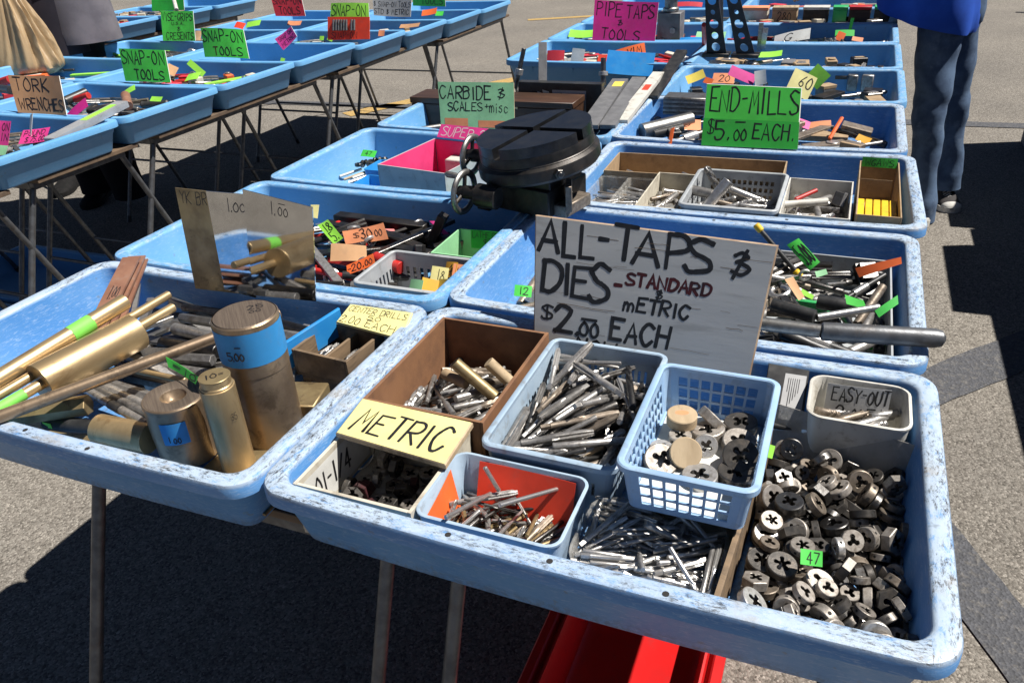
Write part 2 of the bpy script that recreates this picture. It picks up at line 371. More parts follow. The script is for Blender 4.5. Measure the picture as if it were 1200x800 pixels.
def strokes(text, u0, u1, v0, v1, slant=.06, rnd=None):
    "polylines in the unit square of the board: u right, v down; v0 top and v1 baseline"
    rnd = rnd or random
    adv = [NARROW.get(ch, 1.0) for ch in text]; tot = sum(adv) + .38 * (len(text) - 1); k = (u1 - u0) / tot; x = u0; out = []
    for ch, a in zip(text, adv):
        if ch != ' ':
            jx, jy, js = rnd.uniform(-.06, .06) * k, rnd.uniform(-.04, .04) * (v1 - v0), rnd.uniform(.91, 1.08); sl = slant + rnd.uniform(-.05, .05)
            for st in GL[ch].split(';'):
                sm = st[0] == '~'; pts = [V((int(q[0]) / 6 + rnd.uniform(-.035, .035), int(q[1]) / 9 + rnd.uniform(-.025, .025))) for q in st.lstrip('~').split()]
                if ch in 'I1.i!\'': pts = [V((p.x * .9 , p.y)) for p in pts]
                if sm: pts = crom(pts)
                out.append([V((x + jx + (p.x + sl * (p.y - .5)) * a * k, v1 + jy - p.y * js * (v1 - v0))) for p in pts])
        x += (a + .38) * k
    return out
def ribbon(mb, pts, w, lift):
    "a flat marker stroke along 3-D points; lift(p, w) gives the offset from the board"
    P = [p for i, p in enumerate(pts) if i == 0 or (p - pts[i-1]).length > 1e-6]
    if len(P) < 2: return
    P = [P[0] - (P[1] - P[0]).normalized() * w * .42] + P[:0] + P + [P[-1] + (P[-1] - P[-2]).normalized() * w * .42]
    nrm = lift.normalized(); vs = []; w = w * random.uniform(.86, 1.14)
    for i, p in enumerate(P):
        a = (P[i] - P[i-1]).normalized() if i else (P[1] - P[0]).normalized()
        b = (P[i+1] - P[i]).normalized() if i < len(P) - 1 else a
        d = a + b; d = d.normalized() if d.length > .2 else a
        sd = nrm.cross(d); c = max(.62, sd.dot(nrm.cross(a)))
        ww = w * .92 * random.uniform(.86, 1.1) * (.8 if i in (0, len(P) - 1) else 1) / c / 2
        vs += [p + sd * ww + lift, p - sd * ww + lift]
    mb.add(vs, [(2 * i, 2 * i + 1, 2 * i + 3, 2 * i + 2) for i in range(len(P) - 1)])
def write(parent, quad, texts, name='lettering', bend=0):
    "texts on a board face; quad = local TL, TR, BR, BL of the face; text: (string, u0, u1, v0, v1, pen width[, ink[, slant]])"
    tl, tr, br, bl = (V(q) for q in quad); nrm = (tr - tl).cross(tl - bl).normalized()
    by = {}
    for T in texts:
        s, u0, u1, v0, v1, pw = T[:6]; ink = T[6] if len(T) > 6 else 'ink'; slant = T[7] if len(T) > 7 else .08
        mb = by.setdefault(ink, MB())
        lines = s if isinstance(s, list) else strokes(s, u0, u1, v0, v1, slant)
        for i, st in enumerate(lines):
            if bend:
                fine = []
                for a, b in zip(st, st[1:]):
                    k = max(1, int(abs(b.x - a.x) / .03)); fine += [a.lerp(b, j / k) for j in range(k)]
                st = fine + [st[-1]]
            pts = [(tl * (1 - p.x) + tr * p.x) * (1 - p.y) + (bl * (1 - p.x) + br * p.x) * p.y + V((0, bend * 4 * p.x * (1 - p.x), 0)) for p in st]
            mb.k = getattr(mb, 'k', 0) + 1
            ribbon(mb, pts, pw, nrm * ((.00022 if bend else .00010) + .000008 * (mb.k % 23)))
    for ink, mb in by.items():
        if mb.v: mb.build(name, ink, parent)
def board(name, label, cat, corners, thick, mat, texts=(), group=None, edge=None, extra=None, kind=None, cut=0):
    "a flat sign or card through four world corners TL, TR, BR, BL of its written face; the thickness lies behind it"
    tl, tr, br, bl = (V(c) for c in corners)
    o = (bl + br) / 2; X = (br - bl).normalized(); n = (tr - tl).cross(tl - bl).normalized(); Z = n.cross(X).normalized() * 1.0
    Y = -n; Z = X.cross(Y)
    MX = Matrix((X, Y, Z)).transposed().to_4x4(); MX.translation = o
    inv = MX.inverted(); loc = [inv @ c for c in (tl, tr, br, bl)]
    root = empty(name, None, label, cat, group, mat=MX)
    q = [V((c.x, 0, c.z)) for c in loc]
    bend = 0 if extra or not (thick < .001 or (name == 'price_sign' and thick < .0035)) else random.choice((-1, 1)) * random.uniform(.012, .05) * (q[1] - q[0]).length
    mb = MB(); mb.mi = 0
    a = .0015 if thick > .003 else 0
    f = [V((c.x, 0, c.z)) for c in q]
    ctr = sum(f, V()) / 4
    fi = [c + (ctr - c).normalized() * a * 1.4 for c in f]
    vs = fi + [c + V((0, a, 0)) for c in f] + [c + V((0, thick, 0)) for c in f]
    mb.add(vs, [(3, 2, 1, 0)]); mb.mi = 1 if edge else 0
    mb.f += [(k, (k + 1) % 4, (k + 1) % 4 + 4, k + 4) for k in range(4)] + [(k + 4, (k + 1) % 4 + 4, (k + 1) % 4 + 8, k + 8) for k in range(4)] + [(8, 9, 10, 11)]
    mb.m += [mb.mi] * 9
    if bend:
        mb = MB(); n = 12; G = lambda k, v, y: (q[0].lerp(q[1], k / n)).lerp(q[3].lerp(q[2], k / n), v) + V((0, bend * 4 * (k / n) * (1 - k / n) + y, 0))
        vs = [G(k, v, y) for y in (0, thick) for v in (0, 1) for k in range(n + 1)]; m = n + 1
        mb.add(vs, [(k, k + 1, m + k + 1, m + k) for k in range(n)]); mb.mi = 1 if edge else 0
        mb.add(vs, [(2 * m + k, 3 * m + k, 3 * m + k + 1, 2 * m + k + 1) for k in range(n)] + [(k, 2 * m + k, 2 * m + k + 1, k + 1) for k in range(n)] + [(m + k, m + k + 1, 3 * m + k + 1, 3 * m + k) for k in range(n)] + [(0, m, 3 * m, 2 * m), (n, 2 * m + n, 3 * m + n, m + n)])
    mb.build('board' if thick > .003 else 'card', [mat] + ([edge] if edge else []), root, ang=20)
    if texts: write(root, q, texts, bend=bend)
    root['quad'] = [x for c in q for x in c]
    if extra: extra(root, q)
    return root
def quad_at(pts, y, lean=0.0, z0=.84):
    "corners on the plane y + lean*(z - z0)"
    out = []
    for u, v in pts:
        p = aty(u, v, y)
        for _ in range(6): p = aty(u, v, y + lean * (p.z - z0))
        out.append(p)
    return out
def card_at(u, v, z, w, h, rot, tilt, roll=0):
    "a small card centred on the point seen at (u, v) at height z; rot turns it about the vertical, tilt leans it back from upright"
    c = at(u, v, z); R = Euler((radians(tilt), radians(roll), radians(rot)), 'XYZ').to_matrix()
    X, Z = R @ V((1, 0, 0)), R @ V((0, 0, 1))
    return [c - X * w / 2 + Z * h / 2, c + X * w / 2 + Z * h / 2, c + X * w / 2 - Z * h / 2, c - X * w / 2 - Z * h / 2]
# ------------------------------------------------------------------ the setting: asphalt lot and its painted lines
def flat(name, pts, z, mat, label=None):
    mb = MB(); mb.add([(x, y, z) for x, y in pts], [tuple(range(len(pts)))])
    return tag(mb.build(name, mat), label, 'road marking' if label else None, kind='structure')
g = MB(); g.add([(-400, -400, 0), (400, -400, 0), (400, 400, 0), (-400, 400, 0)], [(0, 1, 2, 3)])
tag(g.build('ground', 'asphalt'), 'sunlit grey asphalt of the market lot', 'ground', kind='structure')
def strip(name, a, b, wd, z, mat):
    a, b = V((*a, 0)), V((*b, 0)); d = (b - a).normalized(); s = V((-d.y, d.x, 0)) * wd / 2
    n = max(8, int((b - a).length / .05)); rnd = random.Random(int((b - a).length * 1000)); e = lambda i, k: a.lerp(b, i / n) + s * (k * (1 + rnd.uniform(-.04, .04) + .05 * sin(i * .5)))
    flat(name, [(q.x, q.y) for q in [e(i, -1) for i in range(n + 1)] + [e(i, 1) for i in range(n, -1, -1)]], z, mat)
strip('road_line', (-6, 4.72), (9, 5.36), .12, .004, 'dark_line_paint')
strip('road_line', (.55, 1.42), (2.4, 3.55), .16, .004, 'dark_line_paint')
strip('road_line', (.80, 1.28), (1.22, .52), .15, .004, 'dark_line_paint')
strip('road_line', (-2.95, 4.55), (-1.1, 7.6), .15, .004, 'yellow_line_paint')
strip('road_line', (-3.3, 9.25), (-2.45, 9.6), .13, .004, 'yellow_line_paint')
for u, v, r in ((1100, 95, .045), (1196, 15, .06), (674, 83, .02), (810, 62, .02)):
    p = at(u, v, 0); flat('road_stain', [(p.x + r * random.uniform(.4, 1.3) * cos(a * pi / 5), p.y + .55 * r * random.uniform(.4, 1.3) * sin(a * pi / 5)) for a in range(10)], .005, 'white_line_paint' if v == 95 else 'iron')

# ------------------------------------------------------------------ blue trays
TW, TD = .70, .460
def tray_meshes(wear, k):
    rnd = random.Random(k)
    bow = lambda p: V((p[0], p[1] - .0045 * sin(pi * max(0, min(1, p[0] / TW))) * (1 - p[1] / TD), p[2] - .003 * sin(pi * max(0, min(1, p[0] / TW)))))
    def ring(i, z, r0=.036, n=6):
        r = max(.008, r0 - i * .55); x0, x1, y0, y1 = i, TW - i, i, TD - i; p = []
        cs = [(x1 - r, y1 - r, 0), (x0 + r, y1 - r, 90), (x0 + r, y0 + r, 180), (x1 - r, y0 + r, 270)]
        for j, (cx, cy, a) in enumerate(cs):
            arc = [V((cx + r * cos(radians(a + 90 * k / n)), cy + r * sin(radians(a + 90 * k / n)), z)) for k in range(n + 1)]
            p += arc; nx = cs[(j + 1) % 4]; a2 = nx[2]
            e = V((nx[0] + r * cos(radians(a2)), nx[1] + r * sin(radians(a2)), z))
            p += [arc[-1].lerp(e, t / 10) for t in range(1, 10)]
        return [bow(q) for q in p]
    rim = MB(); loops(rim, [ring(.0115, -.0185), ring(.0015, -.0205), ring(0, -.0195), ring(.0002, -.0045), ring(.0018, -.0012), ring(.0045, 0), ring(.0185, 0), ring(.0215, -.0010), ring(.0235, -.0040), ring(.0242, -.0065)])
    tub = MB()
    loops(tub, [ring(.040, -.0950), ring(.034, -.0935), ring(.0310, -.0890), ring(.0180, -.0380), ring(.0150, -.0350), ring(.0118, -.0186)], close0=True)
    loops(tub, [ring(.0242, -.0066), ring(.0345, -.0800), ring(.0375, -.0865), ring(.044, -.0885)], close1=True)
    for x in (.11, .27, .43, .59):                                   # gussets under the lip
        for y, s in ((.0155, -1), (TD - .0155, 1)):
            tub.add([bow(V(q)) for q in ((x - .006, y + s * .012, -.02), (x + .006, y + s * .012, -.02), (x + .0035, y - s * .010, -.052), (x - .0035, y - s * .010, -.052), (x - .008, y - s * .010, -.02), (x + .008, y - s * .010, -.02))],
                    [(0, 1, 2, 3), (0, 3, 4), (1, 5, 2), (4, 3, 2, 5)])
    mat = {'w': 'tray_worn', 'u': 'tray_used', 'c': 'tray_clean'}[wear]
    hol = []
    if wear == 'w':
        for x, y in ((.348, .0125), (.46, .0085), (.24, .012), (.35, TD - .012)):
            c = bow(V((x, y, .0004))); h = MB(); h.add([c + V((.0033 * cos(a * pi / 5), .0033 * sin(a * pi / 5), 0)) for a in range(10)], [tuple(range(10))]); hol.append(h.mesh('drain_hole', 'hole_black'))
    return [rim.mesh('rim', mat), tub.mesh('tub', mat)] + hol
TM = {k: tray_meshes(k, i) for i, k in enumerate('wuc')}
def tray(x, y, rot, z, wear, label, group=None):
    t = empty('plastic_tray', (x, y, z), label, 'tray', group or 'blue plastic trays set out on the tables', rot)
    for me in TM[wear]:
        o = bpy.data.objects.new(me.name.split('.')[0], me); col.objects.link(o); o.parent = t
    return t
Z = .84
tray(0, 0, 0, Z, 'w', 'worn blue tray of taps and round dies, in front of the big grey board')
tray(-.706, -.002, -.004, Z - .004, 'w', 'worn blue tray of brass bars and upright metal cylinders')
tray(-.006, .481, -.003, Z - .003, 'w', 'blue tray behind the big grey board, with reamers and a long file handle across it')
tray(.013, .957, .020, Z - .006, 'w', 'blue tray with four bins of end mills and yellow cartons, beside the jeans')
tray(-.011, 1.425, .002, Z, 'w', 'blue tray right behind the green END-MILLS card')
tray(-.003, 1.892, 0, Z, 'u', 'blue tray with square steel blocks and pale yellow and lime cards')
tray(-.006, 2.358, 0, Z, 'u', 'blue tray with clusters of small shiny bits, in front of the black plates with holes')
tray(-.01, 2.824, 0, Z, 'u', 'blue tray with a white triangular card and a green card, ahead of the woman’s shirt')
tray(-.01, 3.290, .002, Z, 'u', 'blue tray holding a row of small brown and grey boxes')
tray(-.01, 3.756, 0, Z, 'u', 'farthest blue tray of the right column, mostly hidden by the blue shirt')
tray(-.704, .4605, -.002, Z, 'u', 'blue tray of black tooling and orange price tags behind the clear panels')
tray(-.703, .934, .001, Z, 'u', 'blue tray holding the pink lined box, behind the black rotary table')
tray(-.694, 1.412, 0, Z, 'u', 'blue tray behind the green CARBIDE sign, with a long brown case in it')
tray(-.69, 2.366, 0, Z, 'c', 'blue tray in front of the PIPE TAPS sign with orange and red packets')
tray(-.69, 2.832, 0, Z, 'c', 'blue tray behind the pink PIPE TAPS sign, with a grey round topped fixture')
tray(-.69, 3.298, 0, Z, 'c', 'blue tray of red strips behind the grey round topped fixture')
tray(-.69, 3.764, 0, Z, 'c', 'farthest blue tray of the middle column, cut by the top of the photograph')
LZ = [0, 0, 0, -.004, -.02, -.035, -.045, -.052]
LL = ['blue tray in front of the tan wrench sign, at the left edge', 'blue tray of wrenches, between the tan sign and the first lettered green sign', 'blue tray behind the first green sign, strewn with small grey tools',
 'nearly empty blue tray behind the pink diamond tag', 'blue tray holding the orange display card of steel sleeves', 'blue tray in front of the pale grey lettered card', 'blue tray with orange and green tags behind the grey lettered card', 'blue tray at the far end of the left row, empty, by the last leg pair']
for i in range(8):
    tray(-2.262, .872 + .465 * i, 0, Z + LZ[i], 'c', LL[i])
LL2 = ['blue tray with red handles behind the tan sign, at the left edge', 'blue tray with a shaded empty front wall beside the paper bag', 'blue tray under the green vise grip sign', 'blue tray with lime and orange tags before the red sign', 'blue tray behind the red lettered sign', 'blue tray far behind the red sign, at the upper edge']
for i, k in enumerate((0, 2, 3, 4, 5, 6)):
    tray(-2.972, .872 + .465 * k + (.463 if i == 0 else 0), 0, Z + LZ[k], 'c', LL2[i])
for i, (x, y, l) in enumerate(((-4.375, 3.235, 'blue tray behind the man’s grey jacket, with a lit side wall'), (-4.33, 3.70, 'blue tray of the far table, lying under the green card with a white handle'), (-4.31, 4.165, 'blue tray of the far table, behind the green card'), (-4.395, 2.77, 'small slice of blue tray directly beside the man’s jacket'), (-5.09, 3.3, 'blue tray of grey boxes, behind the man, at the top edge'))):
    tray(x, y, 0, Z - .02, 'c', l)
for x, y, z, l in ((-2.85, 1.22, .105, 'shaded blue tray lying on the asphalt under the left tables, upper of two'), (-2.84, 1.215, .01 + .095, None)):
    pass
tray(-2.90, 1.30, .02, .100, 'c', 'shaded blue tray on the asphalt under the left tables')
tray(-2.86, .82, -.01, .100, 'c', 'shaded blue tray on the asphalt below the left edge tray, nearer the brass bars')

# ------------------------------------------------------------------ folding tables
def leg_mb(a, b, r=.0092):
    a, b = V(a), V(b); mb = MB(); d = (b - a).normalized()
    mb.tube([a, b - d * .03, b], [r, r, r * .9], 10); return mb
def table(x0, x1, y0, y1, zt, label, group, dark=False):
    t = empty('folding_table', ((x0 + x1) / 2, (y0 + y1) / 2, 0), label, 'table', group)
    o = V(((x0 + x1) / 2, (y0 + y1) / 2, 0))
    mb = MB(); mb.box(V((0, .04, zt - .007)), (x1 - x0, y1 - y0 - .085, .013)); mb.build('tabletop', 'plywood', t)
    fr = MB()
    for x in (x0 + .045, x1 - .045): fr.box(V((x, (y0 + y1) / 2 + .03, zt - .027)) - o, (.018, y1 - y0 - .12, .022))
    for y in (y0 + .1, y1 - .045): fr.box(V(((x0 + x1) / 2, y, zt - .0275)) - o, (x1 - x0 - .112, .018, .022))
    fr.build('frame', 'leg_steel', t)
    zz = zt - .036
    for x in (x0 + .045, x1 - .045):
        for y, s in ((y0 + .09, -1), (y1 - .04, 1)):
            foot = V((x + random.uniform(-.004, .004), y + s * .42 * zz, .004))
            lg = leg_mb(V((x, y, zz)) - o, foot - o).build('leg', 'leg_steel', t)
            ft = MB(); ft.cyl(foot - o + V((0, 0, -.003)), foot - o + V((0, -s * .42 * .028, .028)), .0118, n=10); ft.build('foot_cap', 'black_plastic', lg)
    for y, s in ((y0 + .09, -1), (y1 - .04, 1)):
        zc = .30; yy = y + s * .42 * (zz - zc)
        mb = MB(); mb.cyl(V((x0 + .055, yy, zc)) - o, V((x1 - .055, yy, zc)) - o, .006, n=8); mb.build('crossbar', 'leg_steel', t)
    return t
G1 = 'folding tables under the near trays'
table(-.40, .160, -.02, .93, Z - .097, 'folding table holding up the tray of brass bars', G1)
table(.165, .655, -.02, .93, Z - .097, 'folding table under the tray of dies, above the red tub', G1)
table(-.61, .10, .945, 1.87, Z - .097, 'folding table below the black rotary table and the pink lined box', G1)
table(.11, .655, .945, 1.87, Z - .100, 'folding table under the end mill trays, beside the jeans', G1)
table(-.61, .10, 2.375, 3.28, Z - .097, 'folding table below the pink PIPE TAPS sign', G1)
table(.11, .655, 1.885, 3.28, Z - .097, 'folding table below the trays beside the woman’s legs', G1)
table(-.61, .655, 3.295, 4.22, Z - .097, 'folding table at the far end of the near trays', G1)
G2 = 'folding tables under the left trays'
for i, (a, b, l) in enumerate(((.42, .925, 'folding table under the left edge tray'), (.93, 1.40, 'folding table under the tan wrench sign'), (1.41, 2.50, 'folding table under the two trays with green signs'), (2.51, 3.55, 'folding table under the pink diamond tag and orange display card'), (3.56, 4.62, 'folding table at the far end of the left row'))):
    dz = -.097 + (0, 0, 0, -.012, -.045)[i]
    table(-2.18, -1.60, a, b, Z + dz, l, G2)
    if i in (1, 2, 3, 4): table(-2.90, -2.24, a, b, Z + dz, l.replace('folding table', 'second folding table, farther left,'), G2)
table(-5.05, -3.72, 2.80, 4.55, Z - .12, 'folding table of the far row, behind the man in the grey jacket', G2)
# unseen stand-in for the right-hand tray tables, shaped to cast their shadow
tb = empty('stand_in_table', (2.35, 2.0, 0), 'unseen stand-in for the tray tables right of the aisle, added to cast their shadow', 'table')
mb = MB(); mb.box((0, -.4, .42), (1.52, 3.6, .84)); mb.box((-.05, 2.05, .40), (1.62, 1.3, .80)); mb.build('shadow_block', 'shadow_block_grey', tb)
mb = MB(); mb.box((0, .9, .93), (1.56, .62, .18)); mb.build('carton', 'cardboard', tb)  # unseen box added to put a step in that shadow's edge
# ------------------------------------------------------------------ heaps: how loose goods lie (kind, x y z in 0.1 mm, rotation in hundredths)
HEAPS = {
 'dies': 'd0 5753 2821 7580 71 0 0 -70;d2 6683 2342 7635 63 31 63 31;d1 6678 1323 7660 71 -4 -71 4;h1 5553 2576 7575 90 0 0 -44;d2 6123 2526 7567 84 0 0 54;d2 5564 1665 7567 72 0 0 -69;h0 5917 490 7585 16 0 0 -99;d2 5496 1312 7567 78 0 0 62;d2 5542 1174 7635 70 -66 -27 8;d1 6586 1082 7572 87 0 0 50;d0 5325 3095 7580 0 0 -100 0;d1 5402 1823 7655 80 40 12 -44;h1 6438 1708 7645 55 -22 -67 44;d1 5404 2034 7572 62 0 0 -79;d2 6615 1585 7568 19 0 0 98;d0 6090 2087 7580 96 0 0 26;d1 5712 1404 7573 64 0 0 76;d0 6214 3095 7580 0 -24 -97 0;d1 6678 1837 7660 52 48 -52 -48;d0 5919 946 7580 100 0 0 10;d0 5325 1563 7580 86 0 0 -52;h1 6599 447 7645 34 61 36 -62;d0 5325 505 7580 35 0 0 94;d0 5850 2609 7645 8 10 -97 -22;h0 6408 1449 7585 90 0 0 44;h1 5782 1638 7575 27 0 0 -96;d2 5293 1210 7567 45 0 0 -90;h0 5645 405 7670 0 0 -71 71;d2 6596 2551 7567 0 -96 29 0;h1 6010 2735 7645 1 56 43 71;d1 5300 2635 7572 89 0 0 -46;h0 6665 3110 7670 60 38 60 38;h0 6092 1409 7585 0 98 19 0;d0 5462 783 7580 0 -81 -58 0;d2 5275 2433 7615 6 -23 94 26;d1 5306 2888 7652 33 -60 -70 -20;h1 6675 670 7645 70 12 -70 -12;d0 6248 1645 7689 56 -72 17 38;d2 5514 1328 7710 34 50 50 62;d1 6419 2898 7572 0 100 0 0;h0 6350 1947 7585 23 0 0 97;d0 6378 858 7642 1 73 -65 -22;d1 6161 2085 7678 2 78 62 1;d1 6587 2078 7573 46 0 0 89;d0 6214 1040 7580 0 -88 -48 0;d0 6206 573 7642 88 12 -19 -42;d2 6597 1845 7635 39 59 -39 -59;d1 6395 575 7573 95 0 0 31;d0 5776 622 7663 25 -11 94 -20;d1 5699 2371 7572 0 -51 86 0;d1 5942 1300 7660 27 -47 -53 65;d0 6293 2326 7580 74 0 0 -67;d1 6514 2237 7660 70 64 29 11;d2 5275 964 7567 0 -27 -96 0;h1 6408 395 7645 55 55 45 -45;d1 6011 1726 7573 0 88 -47 0;d0 5829 1562 7670 77 0 0 64;d0 5610 986 7640 78 -5 21 59;h0 5254 2708 7756 67 -8 -70 23;h1 6604 2078 7660 87 0 0 -49;d0 5876 2131 7653 75 18 -20 -60;d1 5300 1043 7647 79 0 0 61;d1 5792 1214 7625 62 21 -9 75;d2 6470 535 7724 31 16 85 -39;d1 5538 1590 7665 58 -6 4 -81;d2 6609 1682 7714 77 50 4 -40;d2 6075 1486 7745 70 -64 -30 -9;d1 5930 3120 7572 100 0 0 -6;d2 6053 388 7744 16 16 69 -69;d2 5275 457 7667 68 0 0 73;d1 5750 1881 7572 0 70 -72 0;d0 5330 3027 7771 78 -26 25 51;h1 5216 1901 7645 51 50 50 49;d2 6385 2134 7732 76 25 -46 38;d1 6395 1257 7650 8 11 36 -92;d1 6589 2564 7647 0 -89 46 0;d2 5407 455 7734 95 -4 17 -26;d2 5584 1951 7635 63 67 23 32;d2 5918 840 7667 66 0 0 75;h0 6369 3021 7684 3 7 -100 -2;d2 5893 2942 7665 8 -4 -2 -100;d1 6123 1323 7686 71 1 4 -70;h1 5568 716 7705 94 4 29 -16;d1 5494 2588 7662 71 0 0 71;h0 5310 1455 7736 94 -20 5 26;d1 5871 1845 7660 6 -1 -1 -100;d1 6169 2814 7572 0 -4 100 0;h0 5499 2315 7639 3 21 6 -98;d0 5325 1271 7702 15 73 66 -13;d1 6235 2278 7751 32 0 -38 -87;d2 6179 1093 7667 73 0 0 -68;d2 6102 535 7735 35 -34 84 -24;d0 5916 1023 7731 76 -9 -21 -61;d1 6004 2363 7615 18 -76 63 -2;d2 6615 2760 7567 76 0 0 64;d1 5466 2825 7657 11 23 -88 -40;d0 5220 2200 7685 42 57 42 57;d2 5615 2163 7641 79 56 25 7;d0 5975 718 7858 8 -44 -48 -76;d1 5605 1538 7761 51 -1 -1 86;d1 5967 2277 7768 56 71 -42 5;h1 6480 2404 7645 70 46 -54 -11;d2 5748 2082 7681 42 23 -10 -87;d0 5220 768 7729 71 4 -71 -4;h0 6261 1455 7781 73 -41 50 -23;d0 5491 2162 7800 20 37 90 -10;d1 6393 2641 7662 45 -32 81 -19;d0 5601 3094 7634 1 -98 2 19;d1 5946 523 7770 64 1 71 -28;h0 6578 2834 7668 49 -2 2 -87;d1 6131 1791 7658 11 4 -99 9;d0 5730 1275 7783 84 -12 -19 -48;d1 5409 2051 7657 0 37 -93 0;d1 6126 2891 7667 3 -23 97 3;d1 5685 1808 7718 95 14 -29 4;h0 6115 3142 7779 53 -84 12 7;d1 5936 1624 7762 99 0 0 -12;h0 6573 2841 7778 2 1 -100 -1;d1 6477 3208 7660 41 -41 -58 -58;d2 6573 1093 7652 0 -79 -61 0;d2 5395 828 7667 93 0 0 -37;d2 6028 709 7632 90 -24 -32 17;d0 6558 2437 7803 22 72 -66 3;h1 6585 773 7645 20 -68 -20 68;d2 6256 1252 7928 48 -25 23 80;d1 5725 2259 7776 52 0 56 64;h0 5855 2559 7739 22 -97 -5 9;d0 5315 2422 7808 89 -19 34 -22;d1 6312 1892 7903 33 -81 -17 -45;d1 5625 2019 7793 20 -18 14 95;d0 5652 1486 7854 51 1 0 -86;d1 6677 894 7746 64 30 64 30;d1 5302 1949 7825 84 -37 19 35;d2 6263 457 7758 26 22 -3 -94;d1 6351 1500 7775 67 6 65 35;d1 5504 2624 7788 16 -83 -53 -7;d1 6185 840 7757 38 80 30 35;d1 6226 1833 7717 99 -9 11 -2;d0 6041 1910 7802 4 -69 70 -18;d2 5275 387 7895 34 -34 -62 -62;d2 6102 2711 7800 89 -32 27 -19;d0 5412 977 7777 50 -12 5 86;d1 5371 3155 7901 6 -2 53 -84;d0 5709 2412 7777 2 -38 -49 -78;d1 5302 1728 7728 16 -72 65 19;d1 5463 2819 7785 51 38 -18 75;d1 5813 3208 7745 22 -22 67 67;d2 6079 1320 7797 43 15 7 89;d0 5612 1815 7863 16 -11 -37 91;d1 5300 2201 7930 89 28 34 -6;h1 6050 2933 7755 1 18 98 4;d2 6111 2474 7705 0 -24 -30 -92;h1 5412 2615 7896 17 -54 -82 -11;d0 6383 721 7769 8 -28 0 -96;d0 5775 617 7792 6 -28 15 94;h1 6537 1507 7701 44 -24 -10 -86;h1 6595 3093 7855 88 21 -26 -34;d0 5331 1686 7843 97 10 11 -20;d2 6561 1098 7727 27 0 0 96;d1 6165 1784 7925 16 -68 63 34;d1 5328 645 7799 11 67 -18 71;d1 5819 1121 7768 1 49 -84 23;d1 6424 2023 7775 46 -2 -52 71;d2 5689 2816 7697 13 -94 -31 8;d1 5497 582 7755 77 49 -40 8;d2 5387 3212 7735 60 60 37 -37;h1 6114 902 7771 85 -27 -44 8;d2 5669 3051 7700 57 -15 12 -80;d2 5500 456 7854 7 21 31 -92;d1 6049 522 7935 40 -85 -26 23;d1 6590 701 7839 27 7 -23 93;d0 5890 2850 7863 15 -56 -48 -66;d1 5662 3038 7789 98 1 19 -2;d0 5323 515 8040 87 6 32 37;h0 6571 2784 7972 13 -20 70 -68;d1 6495 829 7906 7 -42 38 82;d1 6678 2173 7835 67 -24 -67 24;d0 6194 2548 7719 78 -13 36 50;d1 6604 924 8006 50 -51 4 -70;d1 5472 2447 7910 38 26 79 -40;h0 6350 1987 7848 2 -29 -43 85;h1 6019 2415 7830 69 22 -23 -65;h0 5658 887 7826 35 -15 -92 -8;d0 5332 1244 7875 81 3 8 -58;d2 6458 1802 7775 34 94 -5 4;d2 5875 3128 7720 55 -55 -44 -44;d2 6329 2734 7708 15 84 24 47;d0 6351 1131 7796 78 -2 62 0;d1 5697 1415 8032 50 1 0 -86;d1 6587 1290 7940 38 24 -85 28;h0 6502 1281 7850 3 28 36 89;d0 5446 3096 7976 75 50 -19 39;h0 6570 1528 7797 13 14 23 96;d0 5513 2014 8049 2 79 62 4;d0 6301 2618 7889 67 24 -49 -50;d0 5890 1097 7918 33 -10 8 -94;d0 5324 2128 7994 86 20 40 -26;d0 6670 505 7959 1 -71 -1 71;d1 5821 1907 7838 52 36 49 60;h0 6531 1076 7908 66 27 34 -62;d2 5751 854 7861 43 35 3 83;d0 5888 3101 7907 33 -92 -16 -14;d0 5995 2019 7870 35 11 -15 -92;h0 5811 2436 7912 78 -56 26 -14;h1 6183 1126 7758 4 -95 -30 0;d1 6372 3042 7831 19 -22 96 4;h0 5312 937 7899 22 -2 -15 -96;d0 5780 2183 7973 21 -68 -62 33;d1 5762 393 7913 56 56 -44 44;d1 6041 1622 7935 71 22 -67 3;d0 6007 2558 7939 22 -30 -4 93;d2 5594 2837 7855 87 28 30 -28;d0 6396 587 7949 56 23 43 -67;h1 5857 1664 7850 0 -76 -65 0;d2 6192 2980 7824 47 -61 32 -55;d0 6459 476 7943 23 -55 68 43;d2 5387 1502 7878 69 15 -3 71;d1 5624 706 7884 79 54 -19 24;h1 5689 563 7970 46 45 -75 -12;d1 5652 1457 7946 47 1 0 -88;d1 5878 2611 7958 95 -5 -30 5;d0 6224 2843 7889 35 12 51 -78;d0 6265 2287 7884 86 -29 -25 -33;d0 5529 1173 7946 61 9 -3 78;h1 5577 2080 7960 32 4 -1 -94;d1 5362 1778 7957 12 -32 -94 -9;h0 5580 1651 7969 79 -30 -39 -36;d1 6584 2567 7845 9 -17 -96 21;h1 5612 550 7924 76 12 46 45;d0 5777 2935 8021 45 16 -45 -76;d1 6075 863 7919 42 27 -30 -82;d2 5959 978 7980 83 -3 13 -54;h1 5523 2309 7871 6 17 -19 -96;h0 6113 1309 7973 11 -69 43 -58;d2 6307 890 7889 22 95 -19 -13;h0 6551 1940 7897 36 54 -4 76;d1 5757 844 7992 54 -26 13 -79;d2 6176 1116 7841 98 4 1 22;d1 6379 2551 7857 48 37 -41 -68;d2 5378 1415 7976 83 -2 12 54',
